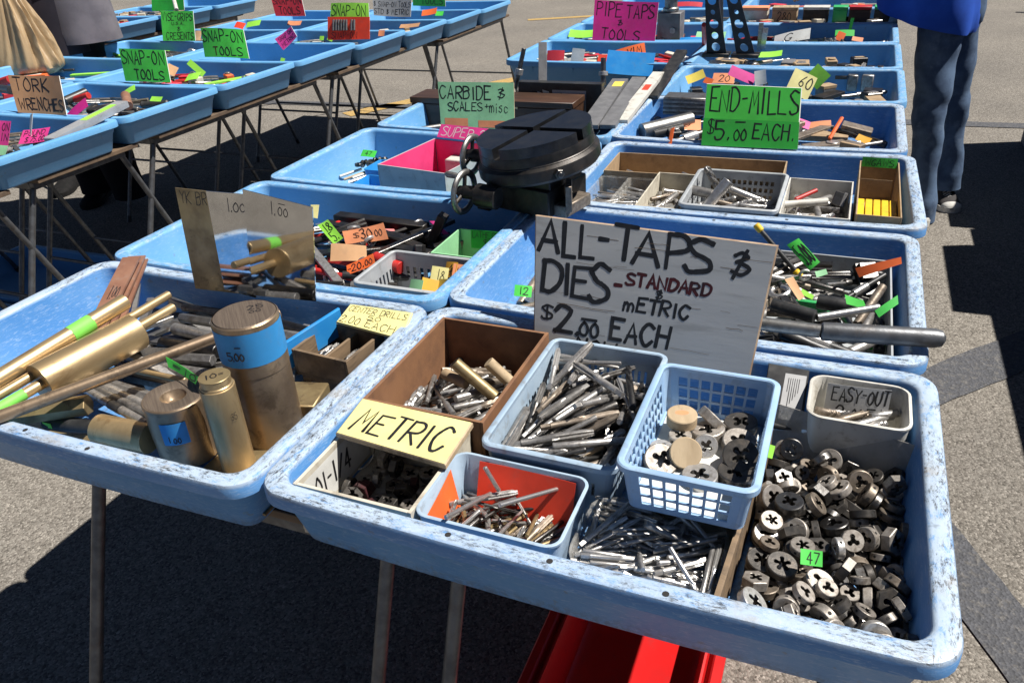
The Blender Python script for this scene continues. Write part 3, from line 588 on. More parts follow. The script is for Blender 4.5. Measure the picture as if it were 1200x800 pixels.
 'metric': 'h0 630 560 7625 81 0 0 -59;h0 1243 560 7625 30 0 0 -95;h1 1109 907 7615 89 0 0 46;h0 975 1312 7625 86 0 0 -50;d1 965 566 7612 0 -88 -48 0;h0 695 838 7625 0 30 96 0;h0 1350 994 7625 42 0 0 -91;h1 565 1296 7615 0 -75 66 0;h0 1641 1201 7710 58 39 59 41;h0 855 1576 7710 43 -56 -44 56;d1 591 550 7722 78 0 0 -63;h1 1145 535 7725 85 0 0 -52;h1 923 1044 7615 0 -20 98 0;d1 495 1060 7700 30 -65 -29 64;h0 974 798 7710 33 15 69 63;d1 1579 552 7613 98 0 0 -22;h1 1322 1605 7615 97 0 0 -23;d1 1590 1677 7700 13 -13 -69 -69;d1 589 550 7807 0 52 86 0;d1 1589 1505 7613 0 -21 -98 0;d1 1643 808 7700 50 -62 34 -50;h0 1115 939 7726 2 70 71 4;h1 495 784 7685 24 67 24 67;h0 1057 1580 7625 96 0 0 -29;h0 1578 1481 7710 74 0 0 68;h0 1256 768 7710 20 36 -61 68;h1 731 1317 7685 39 -48 -52 59;h0 633 1575 7625 0 -33 -94 0;d1 1434 1250 7700 69 43 56 16;h0 1421 571 7730 7 24 -97 -1;h1 1234 1361 7685 68 5 -70 20;h0 684 834 7789 20 -17 -96 8;h1 694 1133 7685 36 -38 -60 -61;h0 678 1034 7710 57 -56 43 41;d1 1327 1588 7703 0 -52 85 0;d1 1616 555 7785 42 -48 -52 57;d1 900 555 7697 97 0 0 -26;h1 1374 973 7725 98 0 0 -21;h1 1605 1013 7685 70 -70 -7 -7;h0 719 1563 7820 70 1 71 -5;h1 1483 820 7685 68 43 56 18;h0 1186 1163 7710 13 -8 70 -70',
 'boxa': 't0 1074 3221 7638 3 -65 -27 -71;t0 1124 3515 7638 68 10 70 18;t0 1094 3648 7638 12 -71 4 -70;t1 947 3009 7622 18 -52 -48 68;t0 1482 2802 7638 71 -61 36 0;t0 723 2489 7638 22 24 -66 -67;T0 1077 2822 7723 8 -18 -63 -75;t2 1141 2483 7612 58 -57 42 41;t2 543 3269 7655 50 63 -40 44;t1 432 3079 7712 52 42 46 -58;t0 1322 3360 7784 46 -27 57 62;t1 1848 2376 7622 32 -32 63 63;t1 556 3624 7622 69 71 -2 17;t0 1542 3616 7810 14 18 80 55;t0 1508 3167 7638 39 62 34 -59;t2 1711 2530 7612 62 -56 43 34;t1 1036 2442 7801 37 64 -13 -65;t1 1617 2461 7677 61 -73 -19 -25;t1 1305 2055 7622 70 1 71 8;t0 1832 2509 7741 9 -9 70 70;t0 1395 2129 7811 27 55 35 71;t1 497 2488 7710 66 -58 -25 -41;t1 792 2569 7768 73 -64 23 -9;t2 1524 1992 7710 58 40 -59 -39;T0 651 3545 7796 58 44 48 -49;t2 1055 4008 7612 49 51 -49 -51;t0 980 2212 7770 65 46 -39 -46;t0 1629 2603 7866 37 -36 70 49;t0 1030 2568 7839 44 63 -18 -61;t2 1511 3179 7748 44 -7 70 56;t1 1848 3625 7622 9 9 70 -70;t1 1410 2346 7851 12 -49 -63 -59;t2 1613 3185 7708 69 -59 41 7;t0 503 2427 7819 47 -32 54 62;t1 997 2716 7922 64 -47 -60 -10;t2 1069 2357 7767 67 -32 67 -11;t2 956 3390 7709 36 79 7 -49;t1 1545 3407 7766 24 -58 -47 -62;t0 449 3914 8149 85 0 0 52;t1 1452 2975 7824 8 52 54 66;t1 1294 2325 7918 61 -67 1 -42;t1 1174 3779 7622 57 35 61 42;t1 1504 2911 7901 45 4 73 51;t2 1858 3308 7786 56 -68 36 30;t1 1546 2803 7903 65 -66 21 -31;t0 1435 3132 7922 31 -66 -38 -58;t2 843 3480 7749 31 -54 -38 -68;t2 975 3308 7743 20 -66 -24 -68;t2 1289 2406 7844 70 -57 41 -8;t1 853 2050 7845 70 -34 34 -53;t0 848 2779 8001 61 -48 -51 -38;t2 983 2999 7721 74 -58 -13 -31;T0 1047 3628 7846 41 -81 2 -43;t2 833 3029 7790 18 -57 -14 -79;t2 1437 2034 7936 41 -50 73 -21;t1 581 3095 7794 28 -6 -75 -59;t0 1805 3578 7880 60 41 -42 54',
 'slot': 't2 3133 3086 7612 8 -60 -37 -70;t1 2757 2305 7622 6 -10 -70 -70;t0 3193 2757 7638 54 -19 68 45;t2 2480 2027 7612 31 -21 68 64;t2 2921 2013 7612 25 0 71 66;t1 3278 2723 7732 55 -33 -51 -58;t1 2674 3783 7622 58 34 62 41;t0 2630 2176 7638 28 -32 -63 -65;t2 3419 2729 7752 62 -71 7 33;t1 3077 2163 7622 43 -20 68 56;t0 2623 3457 7638 60 -1 71 37;t1 3018 2705 7671 66 -61 43 3;t0 3324 2072 7747 52 -38 68 33;t1 2638 2049 7757 63 -33 67 22;t2 3169 3519 7612 48 -71 2 -52;t2 3136 2324 7718 2 56 35 75;t0 2353 2551 7638 64 -56 44 31;t0 2779 2534 7787 13 49 47 72;t0 3380 3045 7828 20 3 82 54;t0 3012 3521 7638 68 -30 64 20;t0 2940 3014 7705 65 -56 51 10;t2 3238 1913 7674 5 44 -47 -76;t0 2879 3504 7785 60 -73 12 31;t1 2488 2609 7622 58 -47 52 41;t1 2876 2122 7779 69 -47 43 35;t2 2733 3612 7739 60 -74 9 28;t1 3346 3258 7848 53 29 -45 66;t1 3197 3928 7736 65 35 -49 -46;t2 3450 3514 7662 64 -75 9 -15;t1 3076 3001 7703 50 -67 -17 -51;t0 2580 3496 7771 68 -70 -20 -10;t0 3552 2680 7824 55 -68 -38 -31;t1 2409 3552 7741 27 -30 67 62;t0 2659 3835 7887 34 -56 43 -62;t1 2488 2082 7774 52 -50 -25 -64;t1 2812 2956 7826 52 -46 -61 37;t1 2679 3399 7861 52 -59 23 58;t0 2712 2841 7896 79 -11 58 17;t0 2289 3208 7772 77 -56 22 24;t0 2670 2840 7701 48 -74 -12 -45;t1 3171 3582 7819 41 -80 13 -42;t2 3578 1954 7829 35 71 -55 27;t0 3264 2416 7851 73 -64 25 -2;t2 2585 2042 7852 62 13 66 41;t1 2809 3011 7928 40 38 54 64;t1 2977 2041 7799 80 -57 20 2;t1 3568 2881 7903 62 -77 -10 -8;t2 2222 3624 7819 83 -43 -16 -30;t2 3446 2313 7837 86 -44 -24 -7;t2 3151 2770 7936 44 -44 -39 -68;t1 2977 2064 7920 30 -60 -28 -69;t2 2222 2862 7775 78 -57 -15 -21;t0 3469 3217 7903 60 -79 5 7;t2 2346 3130 7845 28 -21 -55 -76;t2 2222 2780 7838 59 -44 -40 -54;t1 3473 2179 8026 76 61 -13 17;t2 2485 2161 7706 44 -60 -7 -66;t0 3019 2442 7999 75 -11 56 34;t1 2763 3179 7920 45 22 66 56;t1 2471 2560 7926 50 -46 -44 -59;t2 3173 3523 7914 5 15 -55 -82;t2 2465 3560 7849 64 -65 -41 2;t1 2332 2423 7863 68 -61 -26 -32;t1 3568 3561 7865 35 -48 -65 -47;t1 3081 1879 7876 2 54 33 78;t2 3190 3332 7936 10 -64 -27 -71;t1 2686 1928 7856 49 -56 -4 -67;t0 3157 3479 8017 2 60 -20 77;t0 2935 2752 8000 75 -9 58 32;t2 2732 1672 7887 41 54 33 66;t1 2232 2056 7750 1 -1 63 78;t1 3506 3603 8014 29 -52 -76 -28;t0 2252 2498 7962 65 -59 32 36;t0 2437 2131 7965 4 21 62 75;t2 3362 1873 7819 20 -40 -23 -86;t0 2862 2992 8081 72 -57 39 11;t2 2797 2166 7958 46 -67 8 -57;t1 3413 2956 8074 30 -30 -76 -49;t0 2750 2151 8087 72 -37 59 -3;t1 3248 2233 8011 30 19 61 70;t1 2439 3501 7934 51 -46 42 60;t0 3140 1802 7962 15 -72 6 -67;t0 2678 3305 8035 28 -59 -18 -73;t1 2232 2201 8053 70 -64 -22 -24;t1 2951 3658 8090 75 -41 52 -3;t1 2615 3591 8007 68 -68 20 -18;t2 2900 2526 7993 31 -66 -18 -66;t2 3243 3938 7880 21 -71 24 -63;t0 3094 2943 8197 35 -23 78 46;t1 2744 2993 8023 27 -52 -46 -66;t1 2582 3566 8116 68 53 -23 45;t0 2680 2852 8164 30 47 50 -66;t1 2654 3928 8118 46 -54 48 -52;t2 3411 1672 7922 72 -16 18 -65;t1 2819 1902 7997 54 29 53 59;t2 2360 2863 8017 59 -52 38 48;t1 2348 2064 8181 56 55 -40 48;t1 2852 2338 8052 52 70 -42 -22;t2 2485 2467 8091 72 -66 22 7;t1 2323 2736 8081 57 -54 37 49;t0 2460 3565 8168 74 -52 1 -44;t0 3402 3354 8207 59 -45 -56 -38;t2 2665 1934 8055 70 3 -67 25;t0 2975 3364 8234 70 -44 -57 3;t2 3196 2017 7983 82 42 -35 13;t0 2965 2569 8118 66 -17 68 26;t0 2660 3819 8172 44 52 41 61;t2 3393 3198 8117 47 -9 -65 -59;t2 2438 2809 8046 61 -57 37 41;t1 2318 3462 8204 52 -36 -56 -53;t1 3221 2174 8111 32 40 60 62;t1 2491 2940 8135 20 -11 72 65;t1 2600 1792 8074 36 47 46 66;t2 3273 3708 7858 6 42 -82 -39',
 'tub': 't4 2723 699 7595 5 -38 -60 -70;t3 2243 1010 7601 51 -68 -19 -49;t3 2249 923 7643 30 -46 -47 -69;t3 2828 1102 7601 56 -21 68 43;t4 2229 1084 7638 12 1 76 64;t3 3131 980 7601 70 -63 33 8;t4 3262 769 7595 29 -12 70 65;t4 2112 937 7595 62 -70 -10 -33;t4 1945 861 7595 29 -29 -65 -65;t4 2485 1132 7595 68 -30 64 18;t3 2616 1007 7601 60 -70 6 -37;t3 2862 814 7601 51 -30 64 49;t4 1995 1024 7595 35 -35 -61 -61;t3 2612 1106 7601 71 -56 42 0;t4 3115 1094 7595 58 -69 -16 -40;t3 2083 1059 7632 11 -42 -61 -66;t3 2549 751 7633 43 -8 66 61;t4 2681 1001 7595 68 -44 55 18;t3 2810 970 7614 69 -66 22 -20;t2 2917 1314 7674 70 1 71 6;t3 2115 986 7654 56 -32 62 45;t4 3179 978 7633 60 -60 -25 -46;t2 2940 815 7615 65 -50 49 28;t2 3209 824 7612 65 -57 42 27;t3 2381 1349 7648 58 -37 64 -34;t4 2565 1221 7657 56 52 48 44;t4 2096 1148 7683 74 -44 48 16;t4 2665 679 7631 28 28 60 70;t4 2456 697 7630 44 -59 -29 -61;t2 2167 989 7712 69 -52 45 23;t3 3093 767 7648 36 54 52 -55;t2 3276 827 7672 66 -58 31 35;t3 3105 481 7819 8 90 -21 -37;t4 2533 556 7720 51 -39 41 -65;t4 2359 773 7653 49 -11 69 53;t4 3075 1022 7722 4 -50 -35 -79;t4 3325 841 7628 63 -56 -36 -41;t2 2366 492 7670 14 -64 12 -74;t3 2813 747 7680 70 -55 42 -19;t3 2324 814 7620 66 -46 56 19;t3 2418 614 7716 1 -68 -4 -73;t3 2946 690 7694 74 -28 61 2;t3 3068 912 7755 17 -57 -33 -73;t3 2901 1001 7693 8 34 66 66;t4 2502 897 7654 70 -53 47 10;t4 2041 1109 7720 7 -4 -74 -67;t3 2492 830 7712 56 -66 22 -45;t3 2488 1115 7685 7 36 49 79;t3 1989 1061 7708 15 -17 -76 -61;t3 2981 1019 7719 47 -76 -7 -44;t3 2276 951 7719 4 -51 -57 -65;t4 2983 643 7730 14 -66 44 -59;t4 2639 795 7679 21 -74 -13 -62;t3 3044 733 7774 43 -72 -20 -50;t4 3074 522 7688 63 -23 66 -35;t4 1945 1112 7660 4 -5 79 61;t3 2246 735 7791 19 -48 46 72;t4 3169 674 7781 30 -70 -32 -56;t3 3021 864 7817 48 -42 63 44;t2 2386 924 7708 18 36 58 71;t3 2520 946 7718 31 28 69 59;t4 2883 1130 7730 16 17 64 73;t4 2819 653 7800 91 -36 20 8;t3 2507 746 7761 33 24 78 48;t3 2667 1022 7771 4 -26 -69 -68;t4 2638 739 7782 12 -36 -62 -69;t2 2972 974 7805 61 -56 47 30;t3 2703 759 7794 39 -18 71 55;t4 2941 1178 7693 22 -61 -19 -74;t3 2573 939 7827 43 -79 8 44;t4 3177 883 7803 64 -68 35 -9;t2 2467 830 7823 62 -75 -18 14;t4 2702 1260 7800 61 52 -55 -24;t4 2429 1118 7824 60 -79 5 -10;t3 2272 766 7851 64 -53 47 30;t3 2913 1070 7833 40 -45 -67 -43;t4 3159 745 7771 55 -67 -8 -49;t3 2722 1042 7809 45 -26 82 25;t4 2758 1194 7824 67 -6 -59 -46;t3 2061 1073 7777 51 -73 -22 -40;t4 2769 1355 7846 57 42 44 55;t3 2292 1307 7815 52 -41 52 -54;t3 2175 1109 7854 73 17 57 -32;t3 2345 1130 7843 78 -17 58 18;t2 2268 1164 7938 73 -30 61 3;t4 2706 669 7847 31 7 -49 -81;t3 3133 722 7824 13 -50 -46 -72;t3 2143 700 7815 21 21 49 82;t3 2704 867 7924 75 61 13 -22;t3 1994 707 7803 64 -23 34 65;t3 2405 1107 7898 58 -43 68 -17;t3 3133 1068 7809 63 -76 14 -6',
 'bag': 't4 4440 684 7595 52 -70 6 -48;t4 3783 562 7595 24 -55 44 -66;t3 4620 558 7626 67 11 73 10;t3 4226 1133 7601 70 -25 66 11;t2 4131 1458 7612 9 70 9 70;t3 4073 554 7633 24 67 6 70;t3 4497 1180 7635 57 -50 55 -35;t3 4140 989 7642 38 59 47 54;t2 3892 646 7670 58 -48 59 -30;t3 3840 1108 7601 3 -70 -9 -71;t4 4336 1098 7628 27 61 44 60;t3 4416 765 7601 68 -24 66 21;t4 4925 1230 7639 64 -76 -8 -6;t3 4632 777 7649 59 22 69 35;t3 3819 1207 7670 68 -45 52 25;t3 4298 1043 7665 12 74 25 62;t2 4492 631 7651 20 71 22 64;t4 4609 1196 7684 57 -79 20 -5;t4 3773 720 7625 5 57 48 66;t3 4640 1013 7601 37 44 56 60;t2 4019 1163 7670 10 -70 -29 -64;t3 4262 911 7639 43 36 56 61;t2 4287 1400 7672 10 -65 -2 -76;t3 4629 568 7690 34 -67 29 -60;t2 4042 764 7658 55 28 70 37;t3 4634 1372 7671 48 35 56 58;t4 4291 1341 7716 52 -59 -32 52;t3 4869 947 7684 58 -66 -36 -32;t2 4416 1355 7750 32 73 18 58;t3 4361 976 7719 43 48 -50 57;t3 4491 1136 7765 10 3 62 78;t4 4031 1270 7677 44 -54 22 -68;t2 3984 731 7749 43 39 64 51;t3 3797 1180 7731 3 53 -31 79;t3 4037 676 7721 25 57 49 61;t3 3967 1374 7757 66 -28 55 -43;t3 4030 555 7693 1 -63 -4 -77;t4 3742 1283 7706 49 -20 50 -69;t4 4613 866 7648 42 -70 22 -53;t3 3817 1469 7745 46 44 28 72;t3 4284 1256 7764 4 43 34 84;t4 3739 1090 7735 25 -47 -12 -84;t3 3839 1323 7736 37 -51 44 -64;t3 4164 1127 7756 46 -31 59 -59;t3 4214 1036 7770 32 -43 53 -66;t3 4176 685 7768 39 -68 -10 -61;t4 4620 1209 7745 71 -46 40 -35;t2 3885 1349 7806 77 25 58 8;t3 4409 481 7717 8 -81 12 -56;t4 3585 1029 7686 67 -58 -32 -33;t3 4652 681 7691 44 28 75 40;t3 4487 674 7766 49 24 74 38;t4 3948 902 7628 10 -66 -1 -74;t4 4594 964 7672 60 -45 63 20;t3 4187 1078 7837 56 -4 77 30;t4 3998 1240 7777 56 56 43 43;t4 3785 808 7633 53 -57 31 -54;t3 3611 1111 7746 74 -62 10 23;t4 4304 665 7790 24 54 50 63;t4 3545 875 7652 38 -37 59 61;t4 4198 751 7817 56 -74 -37 -7;t3 4639 1340 7802 26 -75 51 -32;t3 4231 1030 7833 42 -70 3 -58;t4 3778 545 7715 7 55 10 83;t2 4507 1107 7836 50 -8 86 8;t2 3751 1109 7834 1 32 53 78;t2 4659 814 7799 15 -65 -40 -63;t3 4646 843 7710 55 1 82 14;t4 4559 1057 7846 61 -57 43 -34;t3 3841 1427 7840 28 62 -38 -63;t4 3776 819 7690 60 60 -36 -40;t3 4702 1040 7765 19 38 68 60;t3 4668 603 7747 48 -67 50 -26;t4 4687 475 7681 8 81 11 58;t4 4794 1225 7747 12 -52 -65 -54;t3 4613 877 7779 32 -81 -17 -46;t3 4919 842 7788 50 -45 49 55;t3 4690 1289 7868 46 78 28 32;t3 4135 1125 7844 39 34 65 56;t3 4707 644 7814 34 86 7 37;t4 3781 902 7672 36 -58 15 -72;t4 4587 520 7738 15 -79 21 -56;t4 3791 475 7622 3 67 2 74;t3 4593 1014 7867 74 -26 62 8;t3 3845 1006 7808 14 -51 -36 -77;t4 3748 821 7744 10 43 55 71;t3 4861 771 7802 64 -58 34 38;t4 3875 771 7731 20 -78 -2 -60',
 'bars': 'K1 -2914 2691 7635 14 68 20 69;B0 -3866 3472 7610 60 60 37 37;B0 -4578 3877 7691 45 46 54 54;B1 -3856 2769 7674 17 -67 -16 -71;B0 -4284 3029 7703 35 -60 -33 -64;B2 -4583 2688 7784 71 58 21 34;B1 -4254 3663 7743 37 32 57 66;B2 -2942 2868 7705 38 32 66 57;B1 -3602 3255 7754 54 -63 43 -37;B2 -2790 3676 7600 57 57 41 41;B2 -2038 2317 7600 47 47 53 53;K1 -4216 2872 7806 38 48 62 48;B2 -5339 3020 7677 37 34 58 64;K1 -3385 3203 7744 28 -77 7 -58;B1 -5036 4189 7630 71 0 71 0;B1 -4992 2500 7797 50 34 53 59;B2 -2644 2503 7600 44 44 55 55;B1 -4703 2368 7850 25 76 21 56;B0 -3723 3596 7851 28 36 61 65;B2 -3436 3533 7866 37 61 47 51;B0 -1476 3096 7647 9 8 72 69;B0 -4618 3258 7921 63 -76 5 10;B0 -3028 3030 7755 27 26 69 62;B0 -4860 2088 7610 50 50 50 50;B0 -1828 3180 7694 27 19 68 66;K1 -2376 3434 7770 62 -7 78 -8;B1 -3498 2253 7898 36 62 52 46;B1 -1329 3010 7667 8 7 72 69;B1 -2927 3327 7833 50 51 53 46;K1 -1822 3852 7668 66 -18 70 20;K1 -3683 2706 7635 42 -70 12 -56;B0 -1810 3104 7795 70 69 16 12;B2 -5316 2393 7839 52 65 29 47;B1 -2282 3366 7910 72 70 2 -3;B1 -2354 3927 7669 44 42 59 54;B2 -3074 2052 7680 0 -71 0 -71;B0 -5453 3057 7755 70 -68 16 -16;B2 -3456 2929 7816 54 -60 32 -50;B2 -4041 2914 7986 42 41 65 49;B1 -5260 3555 7865 32 63 -33 62;B1 -4427 4180 7802 49 49 60 40;B0 -2832 2160 7704 1 -69 0 -73;B0 -5367 3435 7928 73 -36 -52 -25;B0 -2237 4161 7707 40 -57 37 -61;B2 -4071 2427 8049 15 57 51 63;B1 -3362 2060 7850 71 0 71 0',
 'mills1': 't3 1183 10875 7601 68 0 71 18;t4 1220 10087 7595 68 -20 68 -20;t3 1093 10734 7601 20 56 42 68;t4 1280 11022 7595 29 55 44 64;t4 1534 10646 7595 62 -64 -30 -34;t3 905 11298 7601 10 63 32 70;t3 731 10839 7601 45 -70 7 -54;t3 1592 10543 7624 60 67 -29 32;t3 876 11105 7601 50 32 63 50;t4 846 11569 7595 65 -27 65 -28;t3 1329 10201 7622 71 -15 67 -18;t4 1171 10360 7595 53 -19 68 -47;t3 900 11362 7601 0 -67 -22 -71;t4 642 10224 7595 69 62 34 14;t4 901 11055 7595 62 -52 48 -33;t3 1190 10341 7654 34 28 -58 69;t3 808 10965 7629 69 -8 67 27;t4 1321 11702 7595 28 -57 42 -65;t4 835 10469 7595 71 31 64 0;t3 1220 10031 7601 23 67 23 67;t4 846 10729 7595 23 -70 5 -67;t3 532 11139 7601 12 0 71 70;t3 934 11701 7601 29 -48 52 -65;t3 1313 10142 7601 6 70 6 70;t4 1030 10326 7642 9 -36 -58 -73;t4 1256 11813 7595 55 44 55 44;t3 1013 11869 7601 71 -3 71 -3;t3 973 10336 7644 41 -56 -35 -63;t3 1172 10936 7601 70 -12 70 6;t3 1320 11651 7625 28 73 8 62;t4 1381 11875 7647 55 -38 67 -32;t4 726 11649 7595 51 55 45 49;t3 1209 10710 7601 20 -71 -5 -68;t3 722 10238 7661 20 41 52 73;t4 1126 11516 7595 53 45 55 46;t3 1347 10191 7691 15 -60 19 76;t4 1142 10365 7703 9 -69 -11 -71;t4 1325 11390 7632 49 -32 68 -44;t4 1379 10477 7685 69 -2 72 6;t3 1244 11078 7626 37 39 62 57;t3 844 10111 7669 74 -33 55 -21;t3 893 11448 7643 34 -51 42 -67;t4 831 10453 7644 23 40 55 70;t4 1244 11134 7595 44 26 66 55;t4 721 11332 7657 12 68 19 70;t4 1130 11678 7595 69 40 58 14;t3 540 10329 7655 62 55 35 -45;t4 1239 10510 7671 45 -58 55 -39;t4 1029 11282 7595 16 60 37 69;t3 871 11169 7601 70 -30 64 -8;t4 694 10616 7632 28 75 -5 59;t3 913 10575 7683 0 -64 -43 63;t3 1619 11113 7601 9 -9 70 70;t4 1272 10558 7715 12 -39 -69 -60;t4 1245 10660 7642 27 76 10 58;t3 888 11232 7663 66 -22 67 -26;t4 1380 11741 7615 68 11 72 0;t3 1313 11295 7663 4 70 -10 71;t4 652 10763 7660 68 -64 -28 24;t4 719 10352 7685 52 22 73 38',
 'mills2': 'T1 2515 11210 7635 48 -48 52 52;T1 1929 11375 7635 58 -51 -49 -40;T2 2073 11574 7656 54 -63 23 51;T2 2192 10597 7620 19 56 43 68;T2 1850 10777 7674 34 -39 -65 -56;T1 2197 11592 7635 10 23 -67 -70;T2 2140 10391 7620 64 -11 70 29;T1 2190 10287 7635 10 -64 -30 -70;T1 2206 10659 7725 24 28 56 -74;T2 2275 11724 7718 27 -77 -21 -54;T2 2343 10789 7694 22 -38 -67 -59;T2 2060 10648 7738 72 -66 10 -20;T2 2077 11342 7750 45 0 71 54;T1 2159 11067 7706 59 -61 -20 -49',
 'mills3': 'T2 3836 11302 7620 21 17 69 68;T2 3585 10516 7620 33 70 -11 62;T1 3965 11139 7635 59 -17 69 40;T2 3814 11277 7722 47 -20 57 -65;T2 3294 11005 7620 52 69 15 48;T1 3501 11026 7745 72 -5 69 5;T1 3647 11689 7635 42 19 68 57;T1 3246 11156 7719 4 -74 -21 -63;T1 3814 10574 7696 65 -10 75 -6;T1 3612 10232 7635 51 57 41 49;T1 3147 11432 7722 21 56 29 -75;T2 4149 11581 7694 40 75 21 -49;T0 3731 10716 7707 18 71 23 64;T0 3833 11840 7817 48 35 74 30;T2 3727 11731 7750 70 -40 -59 -5;T0 4320 10851 7650 70 -70 6 6;T2 3106 10342 7620 55 -20 68 44;T0 2880 10736 7650 35 -35 62 62;T2 3466 10441 7720 4 -71 0 -71;T0 3098 11787 8035 37 -16 -22 89;T0 3771 10914 7780 71 -11 69 -3;T2 3539 11507 7721 6 74 30 60;T1 3764 10065 7693 4 -66 4 -75;T2 4030 11422 7769 30 53 53 59;T1 3487 11371 7738 76 -35 50 -23;T2 3173 11660 7722 35 52 29 72;T2 3177 11755 7690 63 -38 51 -45;T1 3702 10341 7741 39 60 -35 -61',
 'mills4': 'T2 5336 10235 7620 54 62 33 46;T2 5392 11274 7620 12 -68 -20 -70;T2 5341 11541 7673 70 48 45 30;X2 5600 10458 7695 0 -71 71 0;T1 5100 10835 7635 38 -65 27 -60;T2 5291 11688 7620 70 37 60 12;T1 5293 10709 7731 25 -33 53 74;T1 5250 11460 7694 66 52 40 36;T1 4866 11287 7712 46 -43 -47 -62;T2 5289 10983 7620 66 13 70 24;T2 5265 11108 7662 66 -20 72 6;X2 5594 11634 7827 26 -66 39 -58;T2 4670 11427 7620 24 -24 -67 -67;T1 5165 10362 7775 40 33 47 71;T1 5176 11598 7803 72 59 -37 -3;T1 5131 11861 7695 66 6 75 -1;T2 4779 11521 7658 12 -4 74 66;T1 4912 10492 7746 7 47 55 -69;T2 5308 11950 7620 52 -48 52 -48;T2 4943 10444 7620 7 -51 -49 70;T1 5045 10065 7635 42 56 42 56',
 'reamers': 'K0 5101 6586 7675 20 -70 9 -68;T0 5260 8104 7650 31 -1 71 63;K1 5545 8084 7635 17 28 65 69;T0 4630 7780 7650 64 -71 4 -29;K1 5271 6973 7635 65 -32 63 -28;K0 4762 6314 7675 54 36 61 46;X0 6216 8212 7841 80 16 29 -51;K0 4793 7233 7781 56 -56 51 34;T0 5544 6242 7650 50 -68 18 -50;K0 4660 7909 7855 34 -59 -18 -71;T0 6420 6584 7650 47 -47 -52 -52;T0 6101 5941 7735 62 -11 63 45;K1 4065 7998 7736 64 -76 4 3;K0 5368 5932 7675 2 61 36 71;K1 5836 7845 7722 28 70 30 59;K1 5294 7540 7635 57 -71 2 -41;X0 4322 6776 7670 100 0 0 7;K1 6064 7768 7799 16 31 52 78;K1 5855 8390 7801 34 -68 18 -62;T0 5242 5380 7650 25 66 25 66;K0 4594 5913 7885 71 54 46 5;K1 5874 8046 7802 69 60 1 -41;X0 5438 7105 7766 17 96 -21 5;T0 4708 5953 7650 25 -70 -10 -66;K1 4701 6155 7845 61 66 26 35;K0 5168 6481 7933 64 73 8 23;T0 4209 7895 7793 37 -46 66 46;K1 5617 7278 7711 9 70 -26 65;T0 6014 6622 7721 24 54 -54 61;K1 5117 6925 7882 2 34 -65 68;K1 4745 6287 7844 42 -18 70 -56;K1 5401 8074 7855 51 -64 30 -48;K0 5753 5439 7889 27 73 33 53;K1 4746 7701 7910 64 -5 77 -1;K1 4753 7520 7890 12 -60 -14 -78;T0 5473 5761 7650 3 -64 -30 -71;T0 4491 5382 7838 80 16 53 24;K0 4890 8495 7767 69 25 61 29;K0 5478 5663 7949 15 77 14 60;K1 4603 8535 7898 32 60 28 68;T0 6279 7194 7650 60 -53 47 37',
 'left': 'T0 1131 6532 7650 38 68 -21 60;T0 1629 6498 7650 49 -45 54 51;T0 969 5807 7650 63 71 1 32;T0 1065 6033 7810 68 -60 37 -19;K1 1313 5679 7749 62 -54 55 -12;K1 1198 7160 7635 47 40 58 53;K1 1291 7435 7635 7 -70 7 -70;K1 1260 5969 7795 31 20 68 64;T0 692 6758 7734 61 72 -27 21;X0 1063 6437 7797 88 5 -20 44;X0 1295 6909 7746 93 5 -13 34;T0 1920 5816 7650 53 -53 -47 -47',
 'tools': 'K1 -4189 8145 7635 71 -36 61 1;K0 -2301 6750 7675 13 11 70 70;X0 -4662 7223 7670 0 -15 99 0;K0 -3098 6501 7786 65 -13 64 -40;K1 -3192 5820 7635 68 -45 55 -21;B0 -2574 7838 7610 46 46 54 54;B2 -2658 7018 7732 58 47 44 50;X1 -4482 6724 7630 18 0 0 -98;K0 -3686 5929 7675 4 68 21 71;X2 -3314 7376 7720 13 -13 -69 69;X2 -3219 5411 7695 0 99 -13 0;K1 -4416 7635 7635 24 -71 -1 -67;K1 -3540 6460 7635 33 65 27 63;B2 -2212 7627 7655 61 -52 -44 40;K0 -4205 5436 7675 38 60 37 60;K1 -1368 7180 7635 33 -42 -57 63;X0 -1522 7761 7718 6 2 -10 99;K0 -3550 8209 7675 25 -71 -2 -66;B2 -3665 7198 7754 67 44 47 36;X0 -1855 6659 7670 0 -99 -12 0;K1 -2792 7597 7693 53 64 38 41;K1 -3613 7832 7635 10 49 51 70;B2 -3961 8570 7680 71 0 71 0;K1 -3272 6302 7635 47 56 42 53;B0 -4000 8429 7723 57 40 54 46;K0 -2714 7849 7875 52 -68 -26 -46;K0 -1996 6194 7769 49 -70 27 -44;X1 -3876 6092 7758 0 -6 22 97;K0 -2361 5840 7675 17 -71 -4 -69;B0 -3416 7002 7762 46 -67 26 -52;K1 -4664 7780 7781 34 -4 74 57;K0 -3481 7691 7783 27 -52 55 -59;K0 -1541 5663 7675 69 -43 56 -16;K1 -2322 5636 7635 34 53 47 62;B0 -2388 7322 7831 22 16 75 60;K0 -3054 7945 7864 42 -8 79 44;X1 -2400 6610 7837 13 -3 1 99;X1 -2017 8149 7761 70 -6 -12 -70;X0 -1742 7141 7851 51 -71 24 -42;K1 -1182 6579 7635 71 -68 19 4;X2 -3781 5651 7856 65 42 -57 -26;K1 -4202 5267 7635 17 69 16 69;X0 -1379 7665 7898 29 1 10 -95;K0 -3880 7351 7920 36 20 61 68;B2 -4298 6305 7707 42 -58 34 -61;B0 -2094 7613 7964 12 -18 -70 68;X0 -2693 5372 7745 70 -70 -9 9;X1 -1261 5409 7739 6 -1 -99 -14;B2 -3484 6739 7869 63 -51 38 -45;B0 -3307 6199 7864 61 66 30 31;X1 -2348 8147 7806 70 -25 -10 66',
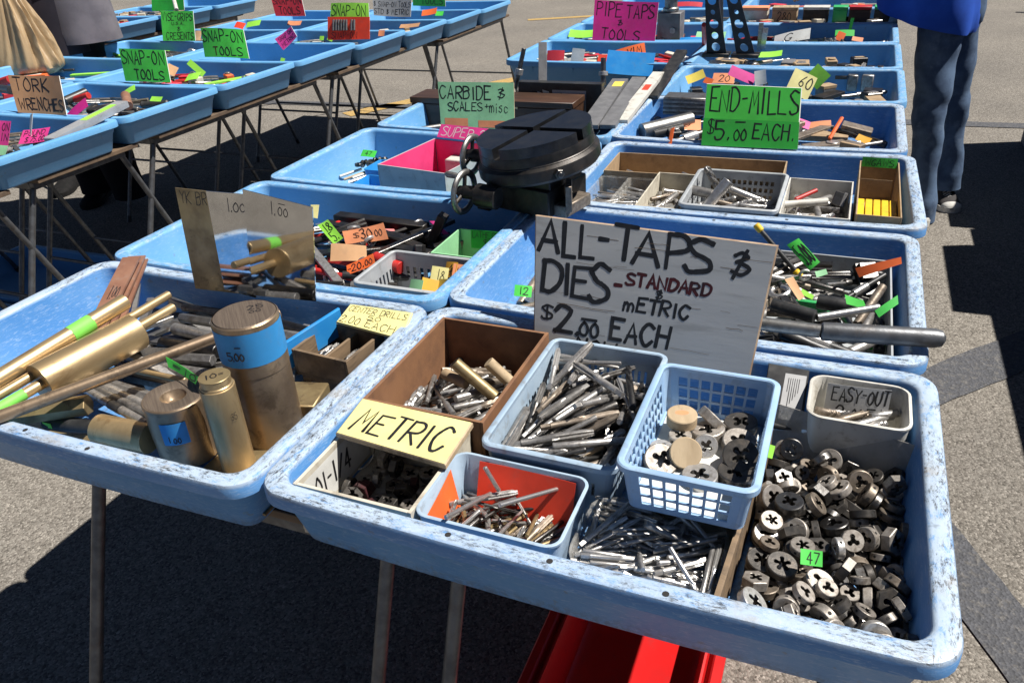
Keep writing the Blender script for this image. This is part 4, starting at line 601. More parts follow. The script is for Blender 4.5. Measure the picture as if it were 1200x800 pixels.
 'gen1': 'B2 -1347 -127 7600 39 39 59 59;B2 34 1255 7600 39 39 59 59;B2 -1007 -726 7600 44 -44 55 -55;X1 713 -449 7630 95 0 0 -31;X1 1631 618 7630 0 0 0 100;X1 1719 -276 7630 95 0 0 30;X1 -2478 320 7630 96 0 0 28;K1 1248 -1473 7635 3 63 32 71;K1 -246 -1353 7635 70 -22 67 -9;K1 -140 -711 7635 32 -57 42 -63;K1 2125 -354 7635 28 28 65 65;K1 -2350 1554 7635 8 64 29 70;K1 2011 -1104 7635 61 48 52 35;X0 2085 -1467 7670 96 0 0 -29;X0 -827 -365 7670 0 0 0 100;X0 -1755 -1251 7670 92 0 0 40;X0 -1061 854 7670 99 0 0 16;K0 -520 564 7675 68 -20 68 18;K0 -2088 1007 7675 8 51 49 70;K0 2363 -393 7675 14 -62 -35 -69;K0 -1965 -1693 7675 24 66 24 66;X2 781 1185 7695 30 0 0 95;X2 -216 345 7695 100 0 0 -5;X2 -2192 -150 7695 84 0 0 -55;K1 2446 496 7706 25 -47 58 -62;K0 271 -1080 7708 65 -13 71 -23;K1 779 89 7717 27 -61 -44 -60;X2 2341 -856 7720 19 -19 -68 68;X2 434 -1495 7720 34 34 62 62;B2 1244 537 7720 18 18 68 68;K0 -1777 -560 7721 17 -52 -44 -71;X0 2382 931 7730 0 -99 3 10',
 'gen2': 'B1 -1135 1298 7630 34 34 62 62;X1 -131 242 7630 80 0 0 60;X1 -2364 198 7630 45 0 0 -89;K1 -1076 1162 7635 66 -12 70 26;K1 113 -1403 7635 41 64 30 58;K1 1935 -682 7635 39 -56 43 -59;K1 -1404 -237 7635 27 51 49 66;K1 1923 879 7635 56 37 60 43;K1 -853 -706 7635 37 67 24 60;K1 2356 -169 7635 28 65 -27 65;K1 2019 729 7635 28 63 31 65;T0 1834 -1568 7650 17 61 36 69;T0 1920 -1376 7650 4 67 23 71;T0 82 1023 7650 52 26 66 48;B0 1983 -277 7650 18 68 -18 68;T0 694 963 7650 53 18 -68 46;T0 1027 1556 7650 13 61 36 70;T0 802 -1719 7650 48 51 -48 -52;X0 -1231 596 7670 20 0 0 98;X0 1345 1218 7670 0 -31 -95 0;X0 2385 364 7670 73 0 0 -68;X0 499 -183 7670 0 -80 60 0;K0 -2895 399 7675 15 15 -69 69;K0 996 55 7675 38 -19 -68 -59;K0 -468 -494 7675 15 71 -3 69;K0 -675 -1173 7675 19 -70 -9 -68;B0 -175 -1615 7685 59 -46 51 -43;K1 1571 -1139 7701 74 -44 50 12;B1 177 -992 7701 55 -64 36 -40;B1 -1201 302 7702 60 59 44 32;B1 -1516 -62 7735 63 -72 -22 20;K0 1917 -406 7744 38 35 -65 -56',
 'gen3': 'X1 -1487 703 7630 80 0 0 -60;X1 255 794 7630 73 0 0 -68;X1 -93 -1048 7630 92 0 0 40;X1 -1395 -707 7630 0 -87 -49 0;X1 -2346 1365 7630 18 0 0 98;K1 -275 -49 7635 35 31 63 61;K1 168 -259 7635 58 21 68 40;K1 -869 1342 7635 68 -58 40 -18;K1 2313 415 7635 15 -20 -68 -69;K1 -2415 -1004 7635 67 -19 68 22;K1 990 -1134 7635 65 -40 58 28;X0 1007 -340 7670 22 0 0 98;X0 -2735 146 7670 62 0 0 78;X0 1243 1190 7670 76 0 0 -65;X0 1611 333 7670 36 0 0 93;X0 -210 625 7670 0 70 -72 0;X0 2628 -350 7670 57 0 0 82;X0 1713 -1315 7670 62 0 0 -78;X0 -2394 635 7670 99 0 0 -13;X2 -273 -691 7695 0 34 -94 0;X2 -2657 -796 7695 5 0 0 100;X2 -1281 -1239 7695 93 0 0 37;X2 2171 1210 7695 17 0 0 -98;X2 -2629 -349 7695 96 0 0 28;X2 1989 -297 7695 32 0 0 -95;X2 284 7 7695 16 0 0 -99;X2 1033 35 7695 96 0 0 -28;X2 2810 1248 7720 54 -54 46 -46;X2 1950 575 7720 30 30 -64 -64;X2 -1975 -1582 7720 69 -69 14 -14;X2 2796 368 7720 1 -1 71 -71;K1 795 -1044 7732 74 21 61 -20',
}
# ------------------------------------------------------------------ meshes of the loose goods (long axis on z)
DIM = {'D0': (.019, .012), 'D1': (.016, .010), 'D2': (.0125, .009), 'H0': (.0175, .014), 'H1': (.014, .011), 'T0': (.008, .10), 'T1': (.0065, .085), 'T2': (.005, .075),
 'T3': (.0038, .065), 'T4': (.003, .055), 'B0': (.016, .008, .2), 'B1': (.012, .012, .16), 'B2': (.022, .006, .14), 'K0': (.0105, .15), 'K1': (.0065, .12), 'd0': (.0155, .010), 'd1': (.013, .0085), 'd2': (.0105, .0075), 'h0': (.014, .011), 'h1': (.0115, .009), 't0': (.0068, .095), 't1': (.0052, .085), 't2': (.0042, .075), 't3': (.0031, .064), 't4': (.0025, .054), 'X0': (.06, .035, .02), 'X1': (.09, .04, .012), 'X2': (.04, .03, .025)}
MESH = {}
def die_mesh(r, t, lobes, hexa, mat, seed):
    "a threading die: disc or hexagon with a clover shaped hole, small side screw holes"
    k = ('die', r, t, lobes, hexa, mat)
    if k in MESH: return MESH[k]
    rnd = random.Random(seed); n = 48; mb = MB(); ph = rnd.random()
    def outer(a):
        if not hexa: return r
        s = pi / 3; b = (a % s) - s / 2; return r * .92 / cos(b)
    def inner(a):
        d, p = (.37, .185) if lobes == 4 else (.40, .155) if lobes == 5 else (.35, .225)
        x = (a + ph) % (2 * pi / lobes) - pi / lobes
        y = d * sin(x)
        return r * (max(.23, d * cos(x) + math.sqrt(p * p - y * y)) if abs(y) < p else .23)
    A = [2 * pi * i / n for i in range(n)]; c = r * .06
    ring = lambda f, z: [V((f(a) * cos(a), f(a) * sin(a), z)) for a in A]
    h = t / 2
    fr = lambda a: outer(a) - c
    loops(mb, [ring(inner, -h + .0006), ring(lambda a: inner(a) + .0006, -h), ring(fr, -h), ring(outer, -h + c), ring(outer, h - c), ring(fr, h), ring(lambda a: inner(a) + .0006, h), ring(inner, h - .0006)])
    mb.mi = 1; loops(mb, [ring(inner, h - .0007), ring(inner, -h + .0007)])
    mb.mi = 2
    for a in ((0, 1.05, 2.1) if not hexa else ()):                   # set screw dimples in the edge
        d = V((cos(a), sin(a), 0)); p = d * (r + .00025); u = V((-sin(a), cos(a), 0)); q = r * .13
        mb.add([p + u * (q * cos(b * pi / 4)) + V((0, 0, q * sin(b * pi / 4))) for b in range(8)], [tuple(range(8))])
    MESH[k] = mb.mesh('threading_die', [mat, 'steel_dark' if mat != 'die_black' else 'hole_black', 'hole_black'], 34); return MESH[k]
def tap_mesh(r, L, mat, style):
    "a tap, reamer or drill: plain shank with a square end, then a fluted working half"
    k = ('tap', r, L, mat, style)
    if k in MESH: return MESH[k]
    mb = MB(); n = 16; rings = []; h = L / 2
    def ring(z, rr, mod=0, tw=0, sq=0):
        o = []
        for i in range(n):
            a = 2 * pi * i / n; q = rr * (1 - mod * max(0, cos(4 * (a + tw))) ** 1.5)
            if sq: q = min(rr, rr * .74 / max(abs(cos(a)), abs(sin(a))))
            o.append(V((q * cos(a), q * sin(a), z)))
        return o
    if style in ('tap', 'drill', 'mill'):
        rr = r * (.80 if style == 'tap' else 1)
        if style == 'tap': rings += [ring(-h, rr * .93, sq=1), ring(-h + L * .12, rr * .93, sq=1), ring(-h + L * .125, rr)]
        else: rings += [ring(-h, rr * .9), ring(-h + r * .2, rr)]
        z1 = -h + L * (.5 if style != 'mill' else .6)
        rings += [ring(z1 - L * .02, rr), ring(z1, r * .96, .0)]
        m = 12 if style == 'tap' else 14
        for i in range(m + 1):
            f = i / m; z = z1 + .004 * L / .06 + (h - z1 - .004) * f
            tap = 1 - (.30 * max(0, (f - .75) / .25) if style == 'tap' else .55 * max(0, (f - .9) / .1) if style == 'drill' else 0)
            rp = r * tap * (1 - (.05 if (i % 2 and style == 'tap') else 0))
            rings.append(ring(z, rp, .42 if style != 'drill' else .5, 0 if style == 'tap' else f * 3.4))
    elif style == 'pin': rings = [ring(-h, r * .85), ring(-h + r * .2, r), ring(h - r * .2, r), ring(h, r * .85)]
    elif style == 'stub': rings = [ring(-h, r * .9), ring(-h + r * .2, r), ring(-.1 * L, r), ring(-.09 * L, r * .6), ring(h - r * .3, r * .55), ring(h, r * .4)]
    loops(mb, rings, True, True)
    MESH[k] = mb.mesh('tap', mat, 42); return MESH[k]
def handle_mesh(r, L, mat, mat2, seed):
    k = ('handle', r, L, mat, mat2, seed)
    if k in MESH: return MESH[k]
    mb = MB(); h = L / 2; kind = seed % 4; n = 14
    if kind == 0:   # gripped handle with a thin blade
        mb.tube([(0, 0, -h), (0, 0, -h + .004), (0, 0, -h * .4), (0, 0, 0), (0, 0, h * .05)], [r * .7, r, r * .82, r * .95, r * .6], n)
        mb.mi = 1; mb.cyl((0, 0, 0), (0, 0, h), r * .38, n=10)
    elif kind == 1:  # reamer, fluted head
        MB.tube(mb, [(0, 0, -h), (0, 0, -h + .002), (0, 0, -.01)], [r * .5, r * .62, r * .62], n); mb.mi = 1
        rr = []
        for i in range(9):
            f = i / 8; z = -.009 + (h + .009) * f
            rr.append([V((r * (1 if (q % 2) else .72) * (1 - .1 * max(0, f - .8) * 5) * cos(2 * pi * q / 16 + f * .4), r * (1 if (q % 2) else .72) * sin(2 * pi * q / 16 + f * .4), z)) for q in range(16)])
        loops(mb, rr, True, True)
    elif kind == 2:  # open ended spanner
        mb.box((0, 0, 0), (r * 1.1, r * .6, L * .72)); mb.mi = 1
        for s in (-1, 1):
            pts = [V((r * 1.3 * cos(a), 0, s * (h - r * 1.2) + s * r * 1.3 * sin(a))) for a in [radians(x) for x in range(-240, 61, 30)]]
            mb.tube(pts, [(r * .42, r * .42)] * len(pts), 8)
    else:            # bar with a collar
        mb.cyl((0, 0, -h), (0, 0, h), r * .7, n=n); mb.mi = 1; mb.cyl((0, 0, -h * .15), (0, 0, h * .35), r, n=n)
    MESH[k] = mb.mesh('hand_tool', [mat, mat2], 40); return MESH[k]
def block_mesh(d, mat, mat2, seed):
    k = ('block', d, mat, mat2, seed)
    if k in MESH: return MESH[k]
    mb = MB(); x, y, z = d; s = seed % 4
    if s == 0: mb.box((0, 0, 0), d); mb.mi = 1; mb.box((0, 0, z * .5), (x * .6, y * .5, z * .06))
    elif s == 1:     # stepped jaw block
        mb.box((0, 0, -z * .2), (x, y, z * .6)); mb.mi = 1; mb.box((-x * .2, 0, z * .24), (x * .5, y * .8, z * .5))
    elif s == 2:     # tool holder with a round boss
        mb.box((0, 0, 0), (x, y * .8, z * .8)); mb.mi = 1; mb.cyl((x * .15, 0, z * .3), (x * .15, 0, z * .62), y * .3)
    else:            # small carton with a lid
        mb.box((0, 0, -z * .12), (x * .97, y * .97, z * .76)); mb.mi = 1; mb.box((0, 0, z * .33), (x, y, z * .3))
    MESH[k] = mb.mesh('steel_block', [mat, mat2], 30); return MESH[k]
WORD = {'die_steel': 'dull steel', 'die_bright': 'bright steel', 'die_black': 'blackened', 'steel': 'grey steel', 'steel_bright': 'bright steel', 'steel_dark': 'dark steel', 'steel_brown': 'brown stained steel', 'brass_dull': 'brass coloured', 'purple_die': 'reddish black',
 'iron': 'black iron', 'black_plastic': 'black', 'red_tool': 'red', 'green_plastic': 'green', 'yellow_box': 'yellow', 'cardboard': 'cardboard brown', 'wood_worn': 'worn wooden', 'card_orange': 'orange', 'white_plastic': 'white', 'blue_box': 'bright blue', 'galvanised': 'grey galvanised', 'brass': 'brass',
 'card_lime': 'lime green', 'card_salmon': 'salmon pink', 'card_red': 'crimson', 'grey_felt': 'dark grey', 'cream_box': 'cream', 'copper': 'copper'}
def pile(heap, where, mats, group, dx=0, dy=0, dz=0, rot=0, names=None, keep=None, styles=None, seed=1, big=1, thin=None, drop=0):
    "lays the goods of one heap; where ends each label and says which heap it is"
    rnd = random.Random(seed); names = names or {}; rows = [r.split() for r in HEAPS[heap].split(';')]
    rows.sort(key=lambda r: int(r[3]))
    if keep: rows = rows[:keep]
    if drop: rows = rows[:-drop]
    Rz = Matrix.Rotation(rot, 4, 'Z')
    for r in rows:
        c = r[0]; x, y, z = (int(q) / 1e4 for q in r[1:4]); q = Quaternion([int(v) / 100 for v in r[4:]]).normalized()
        loc = Rz @ V((x, y, z)) + V((dx, dy, dz)); q = Rz.to_quaternion() @ q
        d = DIM[c]; c = c.upper(); mat = rnd.choice(mats[c[0]] if c[0] in mats else mats['*']); wd = WORD[mat]
        if c[0] == 'D': me = die_mesh(*d, rnd.choice((3, 4, 4, 5, 3)) if d[0] > .011 else 3, False, mat, len(MESH)); nm, what = 'threading_die', {'D0': 'large round', 'D1': 'medium round', 'D2': 'small round'}[c] + ' threading die'
        elif c[0] == 'H': me = die_mesh(*d, rnd.choice((4, 3)), True, mat, len(MESH)); nm, what = 'hexagon_die', ('large ' if c == 'H0' else 'small ') + 'hexagonal die'
        elif c[0] == 'T':
            st = rnd.choice(styles or ('tap', 'tap', 'tap', 'drill', 'pin')); me = tap_mesh(*d, mat, st)
            nm, what = {'tap': ('thread_tap', 'thread tap with squared shank'), 'drill': ('drill_bit', 'spiral drill bit'), 'pin': ('steel_pin', 'plain round pin'), 'mill': ('end_mill', 'spiral end mill'), 'stub': ('stepped_arbor', 'stepped arbor')}[st]
            what = {'T0': 'thick ', 'T1': 'stout ', 'T2': 'slim ', 'T3': 'thin ', 'T4': 'tiny thin '}[c] + what
        elif c[0] == 'K':
            m2 = rnd.choice(('steel', 'steel_dark', 'steel_bright')); sd = rnd.randrange(4); me = handle_mesh(*d, mat, m2, sd)
            nm, what = (('screwdriver', 'handled tool'), ('reamer', 'fluted reamer'), ('spanner', 'open ended spanner'), ('collared_bar', 'collared bar'))[sd]
            what = ('big ' if c == 'K0' else 'small ') + what
        elif c[0] == 'B':
            me = MESH.get((c, mat)) or MESH.setdefault((c, mat), MB().box((0, 0, 0), d).mesh('steel_bar', mat, 30)); nm, what = 'steel_bar', {'B0': 'long flat bar', 'B1': 'square bar', 'B2': 'wide thin bar'}[c]
        else:
            m2 = rnd.choice(mats.get('lid', [mat])); sd = rnd.randrange(4); me = block_mesh(d, mat, m2, sd)
            nm, what = (('steel_block', 'flat block'), ('jaw_block', 'stepped block'), ('tool_holder', 'block with a round boss'), ('small_carton', 'lidded box'))[sd]
            what = {'X0': 'mid sized ', 'X1': 'long ', 'X2': 'stubby '}[c] + what
        inst(me, nm, loc, q, f'{wd} {what} {where}', nm.split('_')[-1], f'{wd} {what}s {where}', (thin * rnd.uniform(.85, 1.15),) * 2 + (1.04,) if thin else big if c[0] not in 'DH' else big * rnd.uniform(.84, .98))

# ------------------------------------------------------------------ containers
def open_box(name, label, x0, x1, y0, y1, z0, z1, th, mat, group=None, rot=0, zf=None, cat='box', lining=None):
    cx, cy = (x0 + x1) / 2, (y0 + y1) / 2; t = empty(name, (cx, cy, z0), label, cat, group, rot); w, d, h = x1 - x0, y1 - y0, z1 - z0
    hf = (zf - z0) if zf else h
    MB().box((0, 0, th / 2), (w - .0006, d - .0006, th)).build('base_panel', mat, t)
    for s in (-1, 1):
        MB().box((s * (w / 2 - th / 2), 0, h / 2 + th * .5 + .0003), (th, d, h - th)).build('side_panel', mat, t)
        hh = hf if s < 0 else h
        MB().box((0, s * (d / 2 - th / 2), hh / 2 + th * .5 + .0001), (w - 2 * th - .0005, th * .98, hh - th)).build('side_panel', mat, t)
    if lining:
        for s in (-1, 1):
            MB().box((s * (w / 2 - th - .0009), 0, h / 2 + th), (.0012, d - 2 * th - .004, h - 2.2 * th)).build('lining', lining, t)
            MB().box((0, s * (d / 2 - th - .0009), h / 2 + th), (w - 2 * th - .006, .0012, (hf if s < 0 else h) - 2.2 * th)).build('lining', lining, t)
        MB().box((0, 0, th + .0009), (w - 2 * th - .008, d - 2 * th - .008, .0012)).build('lining', lining, t)
    return t
def tub_rings(mb, x0, x1, y0, y1, z0, z1, r, taper, th, n=5):
    R = lambda i, z, rr: [V((px, py, z)) for px, py in rrect(x0 + i, x1 - i, y0 + i, y1 - i, max(.002, rr), n)]
    loops(mb, [R(taper + .002, z0, r - taper), R(taper, z0 + .002, r - taper), R(0, z1 - .004, r), R(-.002, z1 - .003, r + .002), R(-.002, z1 - .0005, r + .002), R(-.001, z1, r + .001), R(th - .0005, z1, r - th), R(th, z1 - .001, r - th), R(taper + th, z0 + th, r - taper - th)], True, True)
def tub(name, label, x0, x1, y0, y1, z0, z1, r, taper, th, mat, cat='tub', group=None, rot=0):
    cx, cy = (x0 + x1) / 2, (y0 + y1) / 2; t = empty(name, (cx, cy, z0), label, cat, group, rot); mb = MB()
    tub_rings(mb, x0 - cx, x1 - cx, y0 - cy, y1 - cy, 0, z1 - z0, r, taper, th); mb.build('body', mat, t); return t
def lattice(mb, P, us, vs, hole, th, nrm):
    "a panel P(u, v) cut by holes, with thickness"
    nu, nv = len(us), len(vs); nrm = V(nrm).normalized() * th; vs_ = []; fs = []
    for s in (0, 1):
        for v in vs:
            for u in us: vs_.append(P(u, v) + nrm * s)
    id_ = lambda i, j, s: s * nu * nv + j * nu + i
    solid = lambda i, j: 0 <= i < nu - 1 and 0 <= j < nv - 1 and not hole(i, j)
    for j in range(nv - 1):
        for i in range(nu - 1):
            if not solid(i, j): continue
            fs.append((id_(i, j, 0), id_(i + 1, j, 0), id_(i + 1, j + 1, 0), id_(i, j + 1, 0))); fs.append((id_(i, j, 1), id_(i, j + 1, 1), id_(i + 1, j + 1, 1), id_(i + 1, j, 1)))
            for di, dj, a, b in ((0, -1, (0, 0), (1, 0)), (1, 0, (1, 0), (1, 1)), (0, 1, (1, 1), (0, 1)), (-1, 0, (0, 1), (0, 0))):
                if not solid(i + di, j + dj): fs.append((id_(i + a[0], j + a[1], 0), id_(i + a[0], j + a[1], 1), id_(i + b[0], j + b[1], 1), id_(i + b[0], j + b[1], 0)))
    mb.add(vs_, fs)
def basket(name, label, x0, x1, y0, y1, z0, z1, inset, mat, nx, ny, rows, fill, lo, hi, cat='basket', rot=0, r=.012):
    "a plastic basket: flaring walls cut by rows of openings, solid corners and rolled rim"
    cx, cy = (x0 + x1) / 2, (y0 + y1) / 2; t = empty(name, (cx, cy, z0), label, cat, None, rot); h = z1 - z0; w, d = (x1 - x0) / 2, (y1 - y0) / 2; th = .0022
    iy = inset if not hasattr(inset, '__len__') else inset[1]; ix = inset if not hasattr(inset, '__len__') else inset[0]
    def grid(n, a, b):
        g = [0]; step = (b - a) / n
        for i in range(n): g += [a + i * step + step * (1 - fill) / 2, a + (i + 1) * step - step * (1 - fill) / 2]
        return g + [1]
    for s in (-1, 1):
        for ax in (0, 1):
            mb = MB(); n = ny if ax == 0 else nx
            def P(u, v, s=s, ax=ax):
                k = 1 - v; a, b = w - ix * k, d - iy * k; c = r * .75
                return V((s * a, -b + c + u * 2 * (b - c), v * h)) if ax == 0 else V((-a + c + u * 2 * (a - c), s * b, v * h))
            us = grid(n, .07, .93); vs = grid(rows, lo, hi)
            lattice(mb, P, us, vs, lambda i, j: i % 2 == 1 and j % 2 == 1, th, V((-s, 0, 0)) if ax == 0 else V((0, -s, 0)))
            mb.build('side', mat, t, ang=30)
    mb = MB()
    for sx in (-1, 1):
        for sy in (-1, 1):
            rg = []
            for k, z in ((1, 0), (0, h)):
                a, b = w - ix * k, d - iy * k; base = math.atan2(sy, sx); arc = []
                for q in range(7):
                    an = {(1, 1): 0, (-1, 1): 90, (-1, -1): 180, (1, -1): 270}[(sx, sy)] + 15 * q
                    arc.append(V((sx * (a - r) + r * cos(radians(an)), sy * (b - r) + r * sin(radians(an)), z)))
                rg.append(arc)
            m = 7; cc = V((sx * (w - r), sy * (d - r), 0)); vv = rg[0] + rg[1] + [q + (V((cc.x, cc.y, q.z)) - q) * .18 for q in rg[0]] + [q + (V((cc.x, cc.y, q.z)) - q) * .18 for q in rg[1]]
            pm = MB(); pm.add(vv, [(i, i + 1, i + 1 + m, i + m) for i in range(m - 1)] + [(2 * m + i + 1, 2 * m + i, 3 * m + i, 3 * m + i + 1) for i in range(m - 1)] + [(0, m, 3 * m, 2 * m), (m - 1, 3 * m - 1, 4 * m - 1, 2 * m - 1)])
            pm.build('corner_post', mat, t, ang=50)
    rim = MB(); R = lambda e, z: [V((px, py, z)) for px, py in rrect(-w - e, w + e, -d - e, d + e, r + e, 6)]
    loops(rim, [R(-.0026, h - .004), R(-.0028, h + .001), R(-.0015, h + .0024), R(.003, h + .0024), R(.0048, h + .001), R(.005, h - .005), R(.0032, h - .0052), R(.003, h - .0008), R(.0004, h - .0012), R(0, h - .004)])
    rim.build('rim', mat, t)
    fl = MB(); fl.prism(rrect(-w + ix + .0005, w - ix - .0005, -d + iy + .0005, d - iy - .0005, r * .8, 4), -.0012, .0014); fl.build('floor', mat, t)
    return t
# ------------------------------------------------------------------ front tray: boxes, baskets, taps and dies
fl = Z - .0885
open_box('wooden_box', 'brown fibreboard box of taps standing behind the METRIC cover', .030, .199, .187, .418, fl + .001, .842, .0045, 'brown_fibre')
pile('boxa', 'in the brown box', {'*': ['steel', 'steel_dark', 'steel_brown', 'steel', 'steel_bright']}, 'x', dz=.006, styles=('tap', 'tap', 'stub', 'drill', 'tap', 'pin'), thin=.86, drop=3, seed=3)
def rod(name, label, a, b, r, mat, cat='rod', ends=None, group=None, n=18, r2=None):
    a, b = V(a), V(b); t = (b - a); q = t.to_track_quat('Z', 'Y'); o = MB().cyl((0, 0, 0), (0, 0, t.length), r, r2, n=n).build(name, mat); o.location = a
    o.rotation_mode = 'QUATERNION'; o.rotation_quaternion = q; return tag(o, label, cat, group)
def band(parent, name, mat, z0, z1, r, n=18, r2=None):
    "tape wound round a rod that runs up z from its base"
    r2 = r2 or r; mb = MB(); loops(mb, [[V((q * cos(2 * pi * k / n), q * sin(2 * pi * k / n), z)) for k in range(n)] for q, z in ((r - .0001, z0), (r + .0004, z0 + .0002), (r2 + .0004, z1 - .0002), (r2 - .0001, z1))])
    return mb.build(name, mat, parent)
rod('large_tap', 'big tap with a yellowed body lying on the brown box of taps', at(533, 425, .845), at(580, 465, .80), .0085, 'brass_dull', 'tap')
rod('bare_stick', 'small bare wooden handle standing in the brown box of taps', at(572, 424, .835), at(597, 447, .805), .0085, 'wood_pale', 'stick')
rod('wrapped_tap', 'paper wrapped tap lying in the brown box of taps', at(520, 437, .818), at(547, 450, .815), .0075, 'cardboard', 'tap')
# box under the METRIC cover
bx = open_box('cream_box', 'cream box of dies half covered by the yellow METRIC cover', .030, .182, .034, .184, fl + .001, .826, .0045, 'cream_box')
lidc = [V((.031, .186, .8445)), V((.1885, .181, .8445)), V((.1875, .107, .8375)), V((.033, .120, .8375))]
board('wooden_cover', 'pale yellow METRIC cover resting over the back of the cream box', 'cover', lidc, .0075, 'card_paleyellow', [('METRIC', .10, .90, .26, .80, .0042, 'ink', .3)], edge='wood_pale')
q = [V((-.0712, .0 + .058, .064)), V((-.0712, -.060, .064)), V((-.0712, -.060, .014)), V((-.0712, .058, .014))]
mb = MB(); mb.add([V((-.0713, y, z)) for y, z in ((.068, .012), (-.068, .012), (-.068, .066), (.068, .066))], [(0, 1, 2, 3)]); mb.build('paper_lining', 'card_white', bx)
write(bx, [V((-.0711, -.005, .022)), V((-.0711, -.066, .022)), V((-.0711, -.066, .056)), V((-.0711, -.005, .056))][::-1] if False else [V((-.0711, -.064, .058)), V((-.0711, .030, .058)), V((-.0711, .030, .022)), V((-.0711, -.064, .022))], [('+OI-1/4', .04, .96, .1, .9, .0034)], 'printing')
pile('metric', 'under the METRIC cover', {'*': ['die_black', 'die_steel', 'purple_die', 'die_black']}, 'x', dz=-.002, seed=5)
mb = MB(); mb.tube([at(420 + 55 * t + 6 * sin(9 * t), 540 - 22 * t + 10 * cos(8 * t), .812 + .012 * sin(7 * t)) for t in [i / 24 for i in range(25)]], .0007, 6)
tag(mb.build('wire_loop', 'iron'), 'tangled black wire loop lying on the dies under the METRIC cover', 'wire')
# slotted basket of taps
basket('slotted_basket', 'pale grey slotted basket heaped with taps, between brown box and mesh basket', .212, .370, .156, .408, fl + .001, .838, .007, 'grey_plastic', 13, 19, 1, .42, .30, .84)
pile('slot', 'in the slotted basket', {'*': ['steel', 'steel', 'steel_bright', 'steel_brown', 'steel_dark']}, 'x', dz=.008, seed=8, thin=.80, styles=('tap', 'tap', 'tap', 'drill', 'pin', 'stub'))
rod('wooden_stick', 'short splintered wooden stick on the taps in the slotted basket', at(660, 543, .80), at(706, 521, .81), .005, 'wood_pale', 'stick', n=6)
# tub with the red-orange card
tub('grey_tub', 'clear grey tub of thin taps lined with red orange card', .183, .345, .036, .148, fl + .001, .826, .016, .007, .0022, 'grey_plastic')
pile('tub', 'in the orange lined tub', {'*': ['steel', 'steel_bright', 'steel_brown', 'steel_dark', 'brass_dull']}, 'x', dz=-.002, seed=9, thin=.88, styles=('tap', 'tap', 'tap', 'pin', 'drill'))
board('lining_card', 'red orange card standing along the back wall of the grey tub', 'card', [V((.213, .1425, .822)), V((.330, .1425, .820)), V((.330, .119, .762)), V((.213, .119, .762))], .0006, 'card_redorange')
board('lining_card', 'orange card leaning on the left wall of the grey tub', 'card', [V((.189, .052, .806)), V((.190, .118, .822)), V((.195, .118, .765)), V((.195, .052, .765))], .0006, 'card_orange')
for a, b in (((568, 547), (585, 575)), ((522, 606), (575, 578)), ((585, 592), (673, 567))):
    rod('thread_tap', 'thin bright tap leaning out of the orange lined tub', at(*a, .832), at(*b, .80), .0026, 'steel_bright', 'tap', group='thin taps leaning out of the orange lined tub')
# clear clamshell
t = tub('clear_tray', 'cloudy clear plastic tray of thin bright taps in front of the mesh basket', .350, .498, .038, .152, fl + .001, .805, .030, .008, .0014, 'clear_plastic', 'tray')
pile('bag', 'in the clear plastic tray', {'*': ['steel_bright', 'steel_bright', 'die_bright', 'steel_bright', 'steel']}, 'x', dz=.020, seed=10, thin=.92, styles=('tap', 'tap', 'pin', 'drill'))
mb = MB(); pts = [V((.352 + .13 * f, .150 - .01 * sin(f * 3), .785 + .042 * sin(pi * min(1, f * 1.3 + .12)) ** .7)) for f in [i / 14 for i in range(15)]]
mb.add([p for p in pts] + [V((p.x, p.y + .004, .762)) for p in pts], [(i, i + 1, i + 16, i + 15) for i in range(14)]); mb.build('raised_lid', 'clear_plastic', t)
# blue mesh basket standing on a carton
carton = MB().box((.456, .222, (fl + .828) / 2 + .0005), (.095, .120, .828 - fl - .001)).build('flat_carton', 'cardboard'); tag(carton, 'flat carton under the light blue mesh basket', 'carton')
basket('mesh_basket', 'light blue mesh basket of round dies raised above the other bins', .388, .519, .106, .306, .8305, .888, (.006, .009), 'basket_blue', 7, 11, 3, .78, .10, .84)
mb = MB().box((.4535, .206, .8332), (.108, .168, .0016)); tag(mb.build('paper_sheet', 'card_white'), 'white paper sheet lining the floor of the mesh basket', 'paper')
MESHDIE = [(797, 512, .805, 'D1', 'die_steel', 0), (775, 526, .800, 'D1', 'die_bright', 0), (827, 522, .806, 'D1', 'die_bright', 55), (830, 507, .803, 'D0', 'die_steel', 10),
 (835, 492, .806, 'D0', 'die_steel', 50), (774, 540, .803, 'D0', 'die_steel', 30), (868, 498, .803, 'D0', 'die_black', 5), (866, 520, .806, 'D0', 'die_steel', 15), (868, 535, .812, 'D0', 'die_black', 35), (862, 556, .802, 'D0', 'die_black', 0), (820, 560, .800, 'D0', 'die_bright', 5)]
for u, v, z, c, mt, tilt in MESHDIE:
    c = c.lower() if c == 'D1' else c; p = at(u, v, z + .0375); inst(die_mesh(*DIM[c], 4, False, mt, 3), 'threading_die', p, Euler((radians(-tilt), radians(tilt * .3), random.uniform(0, 6))).to_quaternion(), f'{WORD[mt]} {"large" if c == "D0" else "medium"} round die in the light blue mesh basket', 'die', f'{WORD[mt]} {c} dies in the mesh basket')
for u, v, z, tl, l in ((799, 490, .853, 4, 'pale round plug with faded red print, lying flat in the mesh basket'), (803, 531, .848, 48, 'pale round plug tipped on edge in the mesh basket')):
    mb = MB(); mb.lathe([(0, -.007), (.0165, -.007), (.0175, -.006), (.0175, .006), (.0165, .007), (0, .007)], 28); o = mb.build('round_plug', 'wood_pale', None, at(u, v, z)); o.rotation_euler = (radians(tl), 0, .3); tag(o, l, 'plug')
    if tl < 9: mb = MB(); mb.add([V((.008 * cos(a * pi / 6), .004 * sin(a * pi / 6) + .002, .0071)) for a in range(12)], [tuple(range(12))]); mb.build('red_print', 'card_salmon', o)
